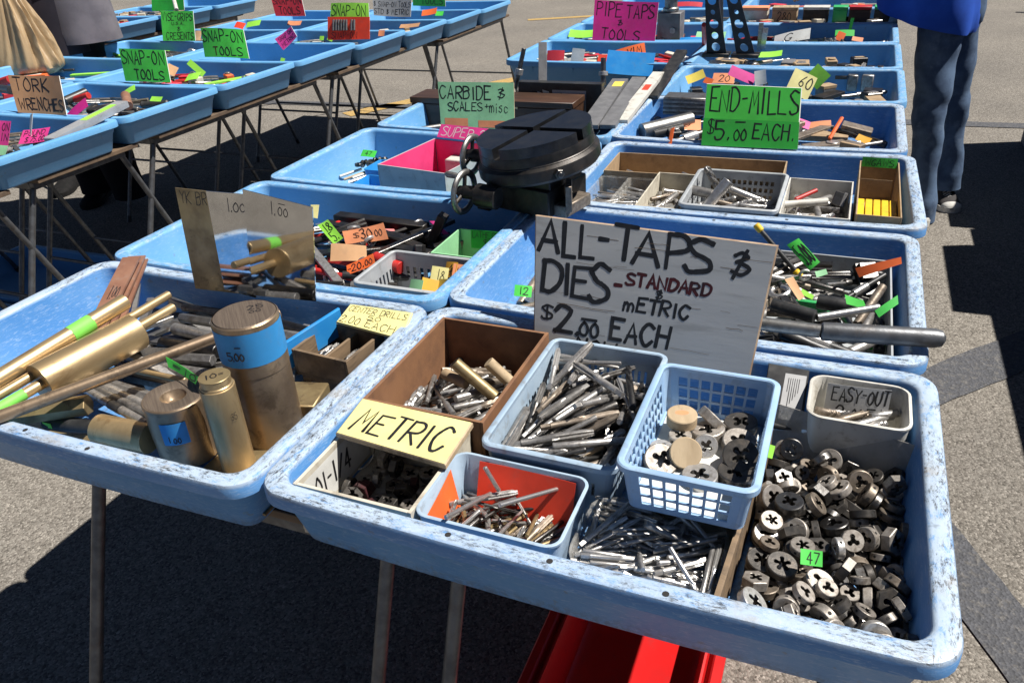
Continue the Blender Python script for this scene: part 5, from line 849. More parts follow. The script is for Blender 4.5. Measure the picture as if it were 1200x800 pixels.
# dies compartment
board('wooden_divider', 'grey weathered wooden slat dividing the clear tray from the heap of dies', 'slat', [V((.5035, .030, .815)), V((.5215, .312, .822)), V((.5215, .312, .756)), V((.5035, .030, .756))], .0055, 'wood_worn')
board('plastic_sheet', 'cloudy plastic sheet standing behind the heap of dies', 'sheet', [V((.520, .356, .826)), V((.674, .322, .822)), V((.674, .310, .757)), V((.520, .336, .757))], .0012, 'milky_plastic')
mt = ['die_steel', 'die_steel', 'die_steel', 'die_bright', 'die_black', 'die_black', 'steel_brown', 'steel_dark']
pile('dies', 'in the front tray’s right heap', {'*': mt, 'H': ['die_steel', 'steel_dark', 'die_black']}, 'x', dz=-.001, seed=12)
board('price_tag', 'tiny bright green tag marked 47 lying on the heap of dies', 'tag', card_at(951, 653, .818, .020, .015, 8, -55), .0005, 'card_green', [('47', .3, .85, .2, .85, .0013)])
board('price_tag', 'tiny blank lime tag standing at the back of the heap of dies', 'tag', card_at(901, 528, .822, .012, .015, 15, -40, 20), .0005, 'card_lime')
# easy-out bin and blister pack
tub('white_bin', 'off white plastic bin of screw extractors, back right corner of front tray', .556, .668, .330, .424, fl + .001, .836, .018, .006, .002, 'white_plastic', 'bin')
board('note_card', 'handwritten EASY-OUT note standing in the off white bin', 'note', [V((.575, .404, .838)), V((.648, .409, .838)), V((.648, .396, .785)), V((.575, .391, .785))], .0006, 'card_grey', [('EASY-OUT', .10, .98, .06, .38, .0022, 'ink', .15), ('2.', .18, .40, .45, .86, .0024), ('00', .44, .62, .52, .82, .0018), ('EA', .68, .95, .5, .86, .0022)])
for i, (u0, v0, u1, v1) in enumerate(((960, 483, 1000, 484), (978, 494, 1038, 478), (1000, 499, 1046, 487), (1008, 502, 1040, 497), (955, 480, 985, 487), (1020, 488, 1052, 484))):
    a, b = at(u0, v0, .80 + .004 * (i % 3)), at(u1, v1, .803 + .004 * (i % 2)); d = b - a
    inst(tap_mesh(.005, .06, ('steel', 'steel_brown', 'steel_bright')[i % 3], ('mill', 'drill', 'pin')[i % 3]), 'screw_extractor', (a + b) / 2, d.to_track_quat('Z', 'Y'), f'{("grey", "brownish", "bright")[i % 3]} {("spiral", "twisted", "plain")[i % 3]} screw extractor in the off white bin', 'extractor', f'{("grey", "brownish", "bright")[i % 3]} extractors in the off white bin', (1, 1, d.length / .06))
bp = board('blister_pack', 'dark blister pack with a printed label, left of the off white bin', 'package', [V((.500, .432, .838)), V((.551, .430, .838)), V((.553, .345, .800)), V((.503, .345, .800))], .006, 'black_plastic')
bq = [V((x, -.0004, z)) for x, z in ((-.005, .082), (.021, .082), (.021, .012), (-.005, .012))]
mb = MB(); mb.add([(p.x, p.y, p.z) for p in bq], [(3, 2, 1, 0)]); mb.build('printed_label', 'card_grey', bp)
write(bp, [p + V((0, -.0002, 0)) for p in bq], [([[V((.2 + .05 * k, .1)), V((.2 + .05 * k, .1 + .3 + .5 * ((k * 7) % 5) / 6))] for k in (0, 2, 4, 6, 8, 10)], 0, 1, 0, 1, .0009)], 'small_print')
# the big board
bc = quad_at([(627, 252), (912, 288), (880, 436), (625, 392)], .406, .32, .757)
kv = 1.12; bl, br = bc[0] + (bc[3] - bc[0]) * kv, bc[1] + (bc[2] - bc[1]) * kv
T = [('A', .02, .108, .035, .29, .0072), ('L', .133, .185, .035, .295, .0072), ('L', .21, .268, .035, .295, .0072), ('-', .285, .335, .05, .22, .0072), ('T', .36, .452, .02, .27, .0072), ('A', .447, .552, .035, .285, .0072), ('P', .585, .672, .03, .28, .0072, 'ink', .02), ('S', .668, .762, .03, .285, .0075), ('&', .835, .915, .05, .29, .0060),
 ('D', .042, .125, .365, .615, .0070), ('I', .13, .175, .365, .615, .007), ('E', .185, .265, .36, .615, .0072), ('S', .268, .345, .35, .63, .0072), ('-', .37, .41, .43, .53, .0055, 'ink_red'),
 ('STANDARD', .425, .775, .36, .455, .0046, 'ink_red', .12), ('&', .555, .585, .47, .54, .003), ('mETRIC', .425, .705, .555, .665, .0042, 'ink', .2), ('$', .042, .092, .73, .845, .004), ('2', .112, .192, .71, .94, .0068), ('.', .205, .235, .86, .93, .006), ('00', .228, .315, .83, .935, .0050), ('-', .225, .32, .74, .85, .0048), ('EACH', .375, .632, .75, .925, .0056, 'ink', .1), ('NOW', .215, .40, .955, 1.04, .0036, 'ink', .2)]
T = [(*t[:3], t[3] / kv, t[4] / kv, *t[5:]) for t in T]
def scars(root, q):
    mb = MB(); n = (q[1] - q[0]).cross(q[0] - q[3]).normalized(); rnd = random.Random(4)
    for k in range(26):
        u, v = rnd.random(), rnd.random(); L = rnd.uniform(.03, .3); pts = [V((min(.99, max(.01, u + L * t / 4)), min(.99, max(.01, v + rnd.uniform(-.004, .004) + .0 * t)))) for t in range(5)]
        P = [(q[0] * (1 - p.x) + q[1] * p.x) * (1 - p.y) + (q[3] * (1 - p.x) + q[2] * p.x) * p.y for p in pts]
        ribbon(mb, P, rnd.uniform(.0004, .0010), n * (.00012 + .000005 * k))
    mb.build('cracks', 'wood_worn', root)
board('price_board', 'big grey board hand lettered ALL-TAPS DIES, standing in the front tray', 'sign', [bc[0], bc[1], br, bl], .010, 'board_grey', T, edge='board_edge', extra=scars)
# ------------------------------------------------------------------ left front tray: brass and copper stock
def stock(name, label, u0, v0, z0, u1, v1, z1, r, mat, cat, n=18, group=None, ext=0):
    a, b = at(u0, v0, z0), at(u1, v1, z1); a = a - (b - a).normalized() * ext
    return rod(name, label, a, b, r, mat, cat, n=n, group=group), (b - a).length
pile('bars', 'under the brass', {'*': ['steel', 'steel_dark', 'steel', 'galvanised', 'steel_bright'], 'K': ['steel_dark']}, 'x', dz=-.004, seed=21)
pile('bars', 'behind the tall bronze cylinder', {'*': ['steel_dark', 'steel', 'galvanised', 'steel_dark'], 'K': ['steel_dark']}, 'x', dx=-.014, dy=.612, dz=.012, rot=radians(178) * 0, seed=22, keep=0) if False else None
for i, (u0, v0, u1, v1, z, r, mt) in enumerate(((205, 385, 262, 398, .80, .010, 'steel'), (212, 372, 250, 378, .81, .008, 'galvanised'), (190, 402, 255, 412, .80, .011, 'steel_dark'), (188, 418, 250, 422, .795, .009, 'steel'), (322, 378, 372, 392, .80, .009, 'steel_dark'), (325, 392, 362, 398, .80, .010, 'steel'), (215, 360, 300, 372, .80, .007, 'steel_dark'), (232, 365, 345, 388, .79, .008, 'galvanised'), (180, 430, 246, 440, .785, .010, 'steel'))):
    stock('tapered_bar', f'{WORD[mt]} {("blunt", "thick", "long")[i % 3]} bar between brass rods and tall bronze cylinder', u0, v0, z, u1, v1, z + .004, r, mt, 'bar', n=6 if i % 2 else 14, group=f'{WORD[mt]} bars {i % 3} between brass rods and tall cylinder')
# long bars of brass and copper
t, L = stock('brass_tube', 'long brass tube wrapped with bright green tape, topmost of the brass bars', 0, 443, .852, 147, 353, .872, .0125, 'brass', 'tube', ext=.12)
band(t, 'green_tape', 'tape_green', L * .70, L * .81, .0125)
mb = MB(); mb.cyl((0, 0, L - .001), (0, 0, L + .0004), .009); mb.build('bore', 'hole_black', t)
stock('brass_rod', 'thin bright brass rod lying just below the taped brass tube', 0, 462, .845, 198, 345, .852, .0068, 'brass', 'rod', ext=.12)
t, L = stock('brass_rod', 'second thin brass rod, ending beside the large brass bar', 0, 478, .838, 203, 360, .842, .0075, 'brass', 'rod', ext=.12)
band(t, 'green_tape', 'tape_green', L * .27, L * .37, .0075)
t, L = stock('brass_bar', 'thick round brass bar with a blue tape patch', 46, 449, .838, 160, 388, .842, .0285, 'brass', 'bar', n=28)
mb = MB(); mb.add([V((.0288 * cos(a), .0288 * sin(a), z)) for z in (L * .22, L * .52) for a in [radians(x) for x in (-150, -138, -126)]], [(0, 1, 4, 3), (1, 2, 5, 4)])
o = mb.build('tape_patch', 'tape_blue', t); o.rotation_euler = (0, 0, radians(60))
stock('bronze_rod', 'long dull bronze rod running from the left edge to behind the tall cylinder', 0, 488, .842, 328, 367, .862, .0085, 'bronze', 'rod', ext=.15)
stock('hexagon_rod', 'pale brass hexagon rod with a notched end at the front left', -20, 492, .805, 104, 474, .815, .0145, 'brass_dull', 'rod', n=6, ext=.1)
stock('brass_strip', 'narrow brass rod lying low between the bronze rod and the bronze cup', 150, 432, .80, 218, 446, .80, .005, 'brass', 'rod')
mal = empty('brass_mallet', at(118, 500, .790), 'brass headed mallet with a black handle and green tag', 'mallet')
a, b, c = (V(x) - mal.location for x in (at(52, 494, .792), at(116, 502, .790), at(176, 514, .788)))
mb = MB(); d = (b - a).normalized(); mb.tube([a, a + d * .004, a + (b - a) * .5, b], [.007, .0105, .0115, .0100], 14); mb.build('handle', 'black_plastic', mal)
MB().cyl(b, c, .0205, n=24).build('head', 'brass', mal)
mb = MB(); mb.box(a + d * .014 + V((.002, -.0098, .003)), (.015, .001, .008)); mb.build('green_tag', 'tape_green', mal)
mb = MB().box(at(75, 515, .757) , (.17, .05, .006)); tag(mb.build('brass_plate', 'brass_dull'), 'thin brass plate lying flat under the mallet at the tray front', 'plate')
for i, (u0, v0, u1, v1) in enumerate(((98, 455, 172, 497), (108, 452, 182, 490), (118, 450, 190, 484))):
    r_, L = stock('steel_rod', 'dark steel rod of the taped bundle of three in front of the bronze rod', u0, v0, .805, u1, v1, .80, .0062, 'steel', 'rod', group='three taped steel rods')
    if i == 0: band(r_, 'black_tape', 'black_plastic', L * .45, L * .62, .0066)
stock('steel_bar', 'flat tapered grey bar lying beside the three taped rods', 115, 447, .80, 205, 476, .80, .010, 'steel', 'bar', n=6)
# copper strips leaning on the back left corner
for i, (u0, v0, u1, v1, dz) in enumerate(((88, 432, 154, 300, 0), (100, 430, 160, 299, -.008), (115, 424, 163, 303, -.017))):
    a, b = at(u0, v0, .80 + dz), at(u1, v1, .868 + dz); d = (b - a).normalized(); s = V((d.y, -d.x, 0)).normalized() * .0155
    board('copper_strip', ('copper flat strip marked 1.00, top of three leaning in the corner', 'plain copper strip, middle of three leaning in the corner', 'plain copper strip, lowest of three leaning in the corner')[i], 'strip',
          [b - s, b + s, a + s, a - s], .0042, 'copper', [('1.', .3, .5, .30, .42, .0016), ('00', .5, .8, .30, .40, .0014)] if i == 0 else [])
# standing cylinders
def cylinder(name, label, base, top, r, mat, topmat, prof=None, tapes=(), texts=(), cat='cylinder', topmark=None):
    a = V(base); b = min((at(*top, a.z + .02 + .002 * k) for k in range(110)), key=lambda p: (p.xy - a.xy).length); b = V((b.x * .4 + a.x * .6, b.y * .4 + a.y * .6, b.z)); t = b - a; L = t.length; q = t.to_track_quat('Z', 'Y'); X = q @ V((1, 0, 0))
    # turn so that local -y faces the camera side
    f = q.inverted() @ (CAM - a); ang = math.atan2(f.y, f.x) + pi / 2; q = q @ Quaternion((0, 0, 1), ang)
    root = empty(name, a, label, cat, mat=Matrix.Translation(a) @ q.to_matrix().to_4x4())
    mb = MB(); mb.lathe(prof(r, L) if prof else [(0, 0), (r - .001, 0), (r, .001), (r, L - .002), (r - .002, L)], 40); mb.build('barrel', mat, root, ang=30)
    if topmat: mb = MB(); mb.lathe([(r - .001, L - .0003), (r - .0016, L + .0004), (r * .46, L + .0004), (r * .43, L - .0004)] if 'cup' in label else [(r - .002, L - .0003), (r - .0026, L + .0004), (0, L + .0004)], 40); mb.build('end_face', topmat, root)
    for z0, z1, m, a0, a1 in tapes:
        mb = MB(); k = 24; A = [radians(a0 + (a1 - a0) * i / k) for i in range(k + 1)]
        mb.add([V(((r + .0014) * sin(x), -(r + .0014) * cos(x), z)) for z in (z0 * L, z1 * L) for x in A], [(i, i + 1, i + k + 2, i + k + 1) for i in range(k)]); mb.build('tape', m, root)
    mbk = MB()
    for s, ang0, ang1, z0, z1, pw in texts:
        for j, st in enumerate(strokes(s, 0, 1, 0, 1, .05)):
            P = []
            for p in st:
                x = radians(ang0 + (ang1 - ang0) * p.x); P.append(V((sin(x), -cos(x), (z1 + (z0 - z1) * p.y) * L)))
            for i in range(len(P) - 1):
                p, q2 = P[i], P[i + 1]; mid = V((p.x + q2.x, p.y + q2.y, 0)).normalized(); rr = r + .0019 + .00003 * (j % 9)
                ribbon(mbk, [V((p.x * rr, p.y * rr, p.z)), V((q2.x * rr, q2.y * rr, q2.z))], pw, mid * .00005)
    if mbk.v: mbk.build('lettering', 'ink', root)
    if topmark:
        h = r * .62; write(root, [V((-h, h, L + .0006)), V((h, h, L + .0006)), V((h, -h, L + .0006)), V((-h, -h, L + .0006))], topmark, 'mark')
    return root
cylinder('bronze_cylinder', 'tall bronze cylinder with a broad blue tape band', at(322, 506, .757), (285, 368), .0415, 'bronze', 'bronze_top',
    lambda r, L: [(0, 0), (r - .001, 0), (r, .0015), (r, L * .60), (r + .0008, L * .605), (r + .0008, L * .99), (r - .001, L)], [(.70, .955, 'tape_blue', -179, 179)], [('5', -48, -39, .76, .82, .0018), ('.', -38, -35, .76, .82, .0018), ('00', -34, -18, .765, .82, .0018), ('-', -32, -18, .835, .89, .0016)], topmark=[('25', .60, .98, .12, .34, .0016), ('00', .62, .9, .42, .55, .0012)])
cylinder('brass_cylinder', 'slim bright brass cylinder marked 10 on its end', at(281, 546, .757), (251, 440), .0215, 'brass', 'brass_dull',
    lambda r, L: [(0, 0), (r - .001, 0), (r, .0015), (r, L * .90), (r - .0015, L * .905), (r - .0015, L * .92), (r - .0028, L * .93), (r - .0028, L * .99), (r - .004, L)], [], [('35', 16, 34, .60, .67, .0007)], topmark=[('10', .1, .6, .3, .7, .0018), ('=', .66, .95, .35, .65, .0012)])
cylinder('bronze_cup', 'short bronze cup with a dished end and a blue tape patch', at(224, 530, .757), (203, 463), .0385, 'bronze', 'bronze_top',
    lambda r, L: [(0, 0), (r - .001, 0), (r, .0015), (r, L * .42), (r + .0008, L * .43), (r + .0008, L * .93), (r + .0012, L * .94), (r + .0012, L * .985), (r, L), (r * .44, L), (r * .40, L - .004), (r * .24, L - .011), (0, L - .014)], [(.45, .80, 'tape_blue', -42, 6)], [('1', -32, -26, .50, .60, .0014), ('00', -22, -10, .48, .56, .0014)])
board('price_tag', 'folded green tag marked 10 leaning on the slim brass cylinder', 'tag', [at(194, 418, .872), at(232, 442, .872), at(229, 450, .862), at(197, 430, .862)], .0006, 'card_green', [('10', .55, .95, .15, .85, .0022), ('=', .15, .45, .2, .8, .0016)])
mb = MB().box(at(352, 468, .775), (.068, .062, .022), Euler((0, 0, radians(14)))); tag(mb.build('brass_block', 'brass_dull'), 'square brass block in front of the divided wooden box', 'block')
bs = board('brass_sheet', 'flat brass sheet lying under the tall bronze cylinder', 'sheet', [V((-.17, .17, .7575)), V((-.035, .165, .7575)), V((-.03, .04, .7575)), V((-.165, .05, .7575))], .003, 'brass_dull', [('8%'.replace('%', '.'), .84, .92, .42, .52, .0014), ('1', .78, .82, .55, .65, .0014)])
# divided wooden box and its card
p = at(398, 412, .80)
wb = open_box('divided_box', 'small divided wooden box of black bits beside the brass block', p.x - .052, p.x + .050, p.y - .045, p.y + .05, .775, .818, .005, 'wood_worn', rot=radians(-4))
MB().box((.002, 0, .02), (.0045, .084, .030)).build('divider', 'wood_worn', wb)
MB().box((-.0535, 0, .024), (.0012, .086, .028)).build('red_edge', 'red_tool', wb)
MB().box((p.x, p.y, .7645), (.09, .085, .021)).build('wooden_block', 'wood_worn', None); tag(bpy.context.scene.objects['wooden_block'], 'wooden block under the small divided box', 'block')
for i, (dx, dy, L, a) in enumerate(((-.035, -.005, .06, 80), (-.022, .008, .055, 85), (-.03, .0, .06, 70), (.018, -.012, .06, 86), (.03, .012, .05, 78), (.024, -.0, .05, 92))):
    d = V((cos(radians(a)), sin(radians(a)), .04)) * L; o = V((p.x + dx, p.y + dy, .790 + .004 * (i % 2)))
    inst(tap_mesh(.0045, .06, 'steel_dark', 'tap'), 'centre_drill', o, d.to_track_quat('Z', 'Y'), 'dark centre drill in the small divided wooden box', 'drill', 'centre drills in the divided box', (1, 1, L / .06))
board('note_card', 'pale yellow green note card behind the divided box, about centre drills', 'note', [at(411, 356, .842), at(484, 368, .842), at(470, 397, .83), at(394, 377, .83)], .004, 'card_paleyellow', [('Center', .08, .55, .1, .35, .0013) if False else ('CENTER DRILLS', .05, .95, .10, .34, .0013, 'ink', .2), ('50', .40, .6, .40, .58, .0013), ('2.00', .03, .32, .58, .92, .0017), ('EACH', .42, .85, .62, .9, .0015)])
a, b = at(327, 415, .815), at(400, 368, .83); s = V((.010, .006, 0))
board('painted_strip', 'blue painted wooden strip dividing the tray behind the small divided box', 'strip', [a + V((0, 0, .01)), b + V((0, 0, .01)), b - V((0, 0, .035)), a - V((0, 0, .035))], .006, 'blue_box')
a, b = at(105, 372, .83), at(152, 322, .835)
board('painted_strip', 'blue painted wooden strip beneath the copper strips in the corner', 'strip', [a, b, b - V((0, 0, .05)), a - V((0, 0, .05))], .006, 'blue_box')
# three price plates standing along the back
Q = lambda pts, y: quad_at(pts, y, .10, .76)
board('brass_price_plate', 'brown brass plate lettered Brass, standing at the tray back', 'plate', Q([(205, 220), (287, 229), (297, 346), (229, 338)], .420), .0018, 'brass_dull', [('YK BRAS', .05, .62, .02, .14, .0016)])
board('metal_price_plate', 'shiny aluminium sheet marked 1.00, between the brass plate and the other sheet', 'plate', Q([(241, 224), (290, 228), (300, 349), (263, 339)], .412), .002, 'alu_sheet', [('1.', .48, .60, .05, .18, .0018), ('00', .62, .92, .09, .17, .0018)])
board('metal_price_plate', 'shiny aluminium sheet marked 1.00, rightmost plate at the brass tray back', 'plate', Q([(284, 222), (366, 243), (370, 353), (297, 346)], .404), .002, 'alu_sheet', [('1.', .40, .47, .05, .17, .0018), ('00', .50, .64, .08, .16, .0018), ('-', .50, .64, .0, .12, .0014)])
# ------------------------------------------------------------------ tray behind the board: reamers, tags, file handle
open_box('grey_bin', 'open grey metal bin of reamers behind the big board', .405, .655, .535, .870, fl, .812, .003, 'basket_grey')
pile('reamers', 'in the grey reamer bin', {'*': ['steel', 'steel_dark', 'black_plastic', 'steel_brown', 'black_plastic'], 'X': ['green_plastic', 'steel_dark'], 'lid': ['steel_dark', 'steel']}, 'x', dz=.012, seed=31)
pile('left', 'at the tray end behind the board', {'*': ['steel_brown', 'steel', 'galvanised'], 'X': ['steel_brown', 'steel'], 'lid': ['steel']}, 'x', seed=32)
fh = empty('file_handle', at(852, 374, .851), 'long round bar with a rough grey brown handle, jutting past the trays', 'bar')
a = V((0, 0, 0)); b = at(962, 388, .853) - fh.location; c = at(1108, 397, .856) - fh.location; d = (c - b).normalized()
MB().cyl(a, b, .0095, n=18).build('bar', 'galvanised', fh); mb = MB(); mb.tube([b, b + d * .002, b + d * .01, c - d * .012, c - d * .004, c], [.010, .0125, .0128, .0128, .0105, .004], 20); mb.build('handle', 'leg_steel', fh)
a, b = at(936, 322, .80), aty(888, 266, at(936, 322, .80).y + .02)
r_ = rod('tipped_rod', 'thin black rod with yellow ends leaning up beside the big board', a, b, .0042, 'black_plastic', 'rod'); L = (b - a).length
for z0, z1 in ((-.006, .010), (L - .010, L + .006)): mb = MB(); mb.tube([(0, 0, z0), (0, 0, z0 + .002), (0, 0, z1 - .002), (0, 0, z1)], [.004, .0062, .0062, .004], 12); mb.build('tip', 'yellow_box', r_)
rod('silver_reamer', 'bright silver shank with a red ring across the reamer bin', at(957, 372, .825), at(1030, 360, .832), .0058, 'steel_bright', 'reamer'); 
rod('thick_reamer', 'thick black shank lying just above the long file bar', at(905, 357, .83), at(955, 371, .828), .0105, 'black_plastic', 'reamer')
rod('thick_reamer', 'thick dark shank lying under the pink tag in the reamer bin', at(958, 353, .815), at(1003, 361, .815), .0115, 'black_plastic', 'reamer')
rod('thick_reamer', 'brown stained shank standing aslant in the reamer bin', at(1004, 380, .80), at(1035, 335, .84), .0065, 'steel_brown', 'reamer')
for lab, pts, mt, tx in (('lime green tag marked 5.00 standing in the reamer bin', [(922, 287), (936, 279), (961, 307), (949, 317)], 'card_green', [('5.00', .18, .9, .2, .85, .002)]),
    ('long orange tag standing at the right of the reamer bin', [(1002, 314), (1056, 301), (1057, 309), (1007, 325)], 'card_orange', []),
    ('curled green tag at the front right of the reamer bin', [(1025, 364), (1052, 346), (1053, 356), (1030, 372)], 'card_green_deep', []),
    ('pale pink tag leaning at the left of the reamer bin', [(920, 327), (930, 324), (943, 348), (936, 352)], 'card_peach', []),
    ('small lime tag lying beside the pale pink tag', [(940, 338), (954, 346), (952, 351), (938, 344)], 'card_lime', []),
    ('crumpled green tag under the silver shank', [(990, 345), (1012, 352), (1016, 362), (992, 356)], 'card_green', []),
    ('green tag lying flat on the floor under the file handle', [(1010, 402), (1042, 404), (1043, 411), (1012, 409)], 'card_green_deep', []),
    ('small mint tag at the back of the reamer bin', [(955, 318), (968, 315), (970, 321), (957, 325)], 'card_mint', [])):
    z = .80 if 'floor' not in lab else .757; lean = .5 if 'standing' in lab else 1.6
    y0 = at(*pts[3], .835 if 'floor' not in lab else .76).y
    board('price_tag', lab, 'tag', quad_at(pts, y0, lean, .835 if 'floor' not in lab else .76), .0006, mt, tx)
board('price_tag', 'lime tag marked 12 at the left end behind the big board', 'tag', card_at(613, 341, .795, .03, .02, 20, -40, 8), .0006, 'card_green', [('12', .3, .8, .2, .8, .002)])

# ------------------------------------------------------------------ tray of end mills: bins and cartons
open_box('cardboard_tray', 'shallow cardboard tray along the back of the end mill tray', .045, .44, 1.215, 1.36, fl + .002, .822, .003, 'cardboard', rot=radians(1.2))
for x0, x1, l in ((.045, .108, 'clear bin of short end mills, leftmost in its tray'), (.111, .172, 'clear bin of short end mills beside the cream bin')):
    tub('clear_bin', l, x0, x1, .99, 1.205, fl + .001, .812, .006, .002, .0014, 'clear_plastic', 'bin')
open_box('cream_bin', 'cream bin of end mills between the clear bins and grey basket', .176, .262, .992, 1.212, fl + .001, .826, .003, 'cream_box')
basket('grey_basket', 'grey slotted basket of end mills right of the cream bin', .268, .450, .990, 1.214, fl + .001, .838, .006, 'basket_grey', 12, 12, 4, .6, .12, .84)
open_box('white_bin', 'white bin of end mills with a red pen, beside yellow cartons', .456, .582, .992, 1.212, fl + .001, .834, .003, 'white_plastic')
cb = open_box('carton', 'open cardboard carton of yellow packets, at the right of the end mill tray', .590, .668, 1.0, 1.335, fl + .002, .842, .0025, 'cardboard')
mats_m = {'*': ['steel', 'steel_bright', 'steel_bright', 'steel_brown', 'steel'], 'X': ['steel_dark', 'red_tool'], 'lid': ['steel']}
for h, w_, sd in (('mills1', 'in the clear bins', 41), ('mills2', 'in the cream bin', 42), ('mills3', 'in the grey slotted basket', 43), ('mills4', 'in the white bin', 44)):
    pile(h, w_, mats_m, 'x', dz=.024 if h != 'mills3' else .012, seed=sd, styles=('mill', 'mill', 'drill', 'pin'))
rod('large_end_mill', 'large bright end mill leaning out of the grey slotted basket', at(828, 242, .80), at(854, 212, .85), .0115, 'steel_bright', 'end mill')
rod('large_end_mill', 'large grey end mill with a dark end in the grey slotted basket', at(808, 222, .826), at(835, 228, .822), .0105, 'steel', 'end mill')
rod('red_pen', 'red pen shaped tool lying in the white bin', at(932, 234, .82), at(957, 223, .828), .0045, 'red_tool', 'pen')
rod('paper_roll', 'pale paper wrapped rod lying in the white bin', at(918, 240, .812), at(970, 236, .816), .0075, 'white_plastic', 'rod')
for i in range(5): 
    o = MB().box((.5995 + .0145 * i, 1.085, .79), (.0125, .13, .062)).build('yellow_packet', 'yellow_box'); tag(o, 'slim yellow packet standing in the open cardboard carton', 'packet', 'yellow packets in the carton')
board('cardboard_flap', 'bent cardboard flap standing behind the yellow packets', 'flap', quad_at([(1006, 209), (1046, 212), (1043, 231), (1008, 231)], 1.20, .2, .8), .002, 'cardboard')
board('price_tag', 'bright green scribbled tag at the back of the carton', 'tag', [V((.594, 1.332, .852)), V((.664, 1.330, .852)), V((.664, 1.325, .832)), V((.594, 1.327, .832))], .0006, 'card_green', [('WGA%WS'.replace('%', ''), .1, .9, .2, .85, .0015)])
for i, (u, v) in enumerate(((670, 217), (690, 206), (735, 200), (800, 203))): rod('loose_mill', 'thin end mill lying in the shallow cardboard tray', at(u, v, .80), at(u + 22, v + (9 if i > 1 else -6), .805), .0035, 'steel_bright', 'end mill', group='mills in the cardboard tray')

# ------------------------------------------------------------------ tray of black tooling and price tags
pile('tools', 'among the orange price tags', {'*': ['steel_dark', 'black_plastic', 'iron', 'steel_dark', 'steel'], 'X': ['iron', 'iron', 'red_tool', 'steel_dark'], 'lid': ['steel_dark', 'iron'], 'K': ['black_plastic', 'iron', 'red_tool']}, 'x', dz=.012, seed=51)
for i, (u0, v0, u1, v1, r, l) in enumerate(((395, 255, 500, 268, .014, 'long black holder lying along the tray back, uppermost'), (382, 264, 478, 283, .013, 'long black holder lying under the upper one'), (440, 272, 492, 292, .011, 'dull black holder with a lug behind the salmon tag'), (462, 292, 505, 300, .012, 'olive black holder in front of the lugged holder'), (505, 285, 520, 252, .012, 'black angled holder standing upright near the pink tag'))):
    a, b = at(u0, v0, .80), at(u1, v1, .80 if i < 4 else .86); t = b - a; o = MB().box((0, 0, t.length / 2), (r * 2, r * 1.5, t.length)).build('tool_holder', 'iron'); o.location = a; o.rotation_mode = 'QUATERNION'; o.rotation_quaternion = t.to_track_quat('Z', 'Y'); tag(o, l, 'tool holder')
for l, pts, mt, tx in (('lime tag marked 18 and 5, leaning beside the shiny plates', [(372, 264), (384, 257), (402, 279), (391, 286)], 'card_lime', [('18', .25, .85, .08, .45, .0022), ('5.', .25, .8, .52, .92, .0022)]),
    ('salmon price tag marked 30.00', [(401, 271), (449, 261), (455, 280), (405, 286)], 'card_salmon', [('$', .22, .34, .28, .62, .0018), ('30', .38, .66, .12, .75, .0026), ('00', .72, .90, .30, .70, .0018)]),
    ('blank peach card in front of the salmon price tag', [(388, 285), (429, 288), (430, 306), (387, 306)], 'card_peach', []),
    ('orange price tag marked 20.00', [(406, 311), (437, 297), (440, 310), (407, 322)], 'card_orange', [('20.', .18, .62, .15, .8, .0026), ('00', .66, .92, .25, .75, .0018), ('-', .02, .15, .2, .8, .002)]),
    ('small magenta tag half hidden behind the salmon tag', [(412, 265), (424, 259), (430, 264), (416, 270)], 'card_pink', []),
    ('long pink tag leaning near the black angled holder', [(503, 259), (509, 259), (532, 279), (527, 281)], 'card_pink', []),
    ('folded green tag right of the orange price tag', [(437, 305), (441, 308), (446, 324), (443, 326)], 'card_lime', []),
    ('pale yellow tag peeking out behind the shiny plate', [(364, 240), (374, 240), (372, 256), (366, 255)], 'card_paleyellow', [])):
    y0 = at(*pts[3], .80).y; board('price_tag', l, 'tag', quad_at(pts, y0, .9, .80), .0006, mt, tx)
rod('plastic_grip', 'red plastic tool handle in the black tooling, beside the orange price tag', at(440, 302, .81), at(470, 314, .805), .012, 'red_tool', 'handle')
rod('red_strip', 'long red strip along the front of the black tooling', at(370, 317, .79), at(412, 326, .79), .006, 'red_tool', 'strip')
basket('small_basket', 'small grey slotted basket of yellow tags, in the black tooling tray', -.185, -.012, .505, .640, fl + .001, .832, .006, 'basket_grey', 9, 8, 1, .45, .25, .85)
open_box('mint_box', 'pale green box of lathe cutters behind the small grey basket', -.112, -.008, .648, .770, fl + .001, .834, .003, 'card_mint')
board('price_tag', 'green tag inside the pale green box, about lathe cutters', 'tag', [V((-.085, .764, .836)), V((-.012, .764, .836)), V((-.012, .760, .80)), V((-.085, .760, .80))], .0006, 'card_green_deep', [('LATHE CUTT', .04, .96, .08, .40, .0011), ('$1.00', .35, .9, .5, .9, .0014)])
for l, u, v, mt, rt, tx in (('pale yellow tag standing in the small grey basket', 515, 322, 'card_paleyellow', 15, [('18', .4, .8, .2, .8, .0016)]), ('amber tag standing upright in the small grey basket', 528, 316, 'card_amber', -20, [('4', .3, .7, .15, .85, .002)]), ('amber tag lying at the front of the small grey basket', 504, 336, 'card_amber', 40, []), ('mint tag in the front of the small grey basket', 487, 337, 'card_mint', -15, []), ('salmon tag beside the upright amber tag', 540, 319, 'card_salmon', 10, [('10', .2, .8, .2, .8, .0016)]), ('yellow tag leaning low in the small grey basket', 517, 336, 'card_yellow', -30, [])):
    board('price_tag', l, 'tag', card_at(u, v, .82, .03, .028, rt, -35, rt * .6), .0005, mt, tx)

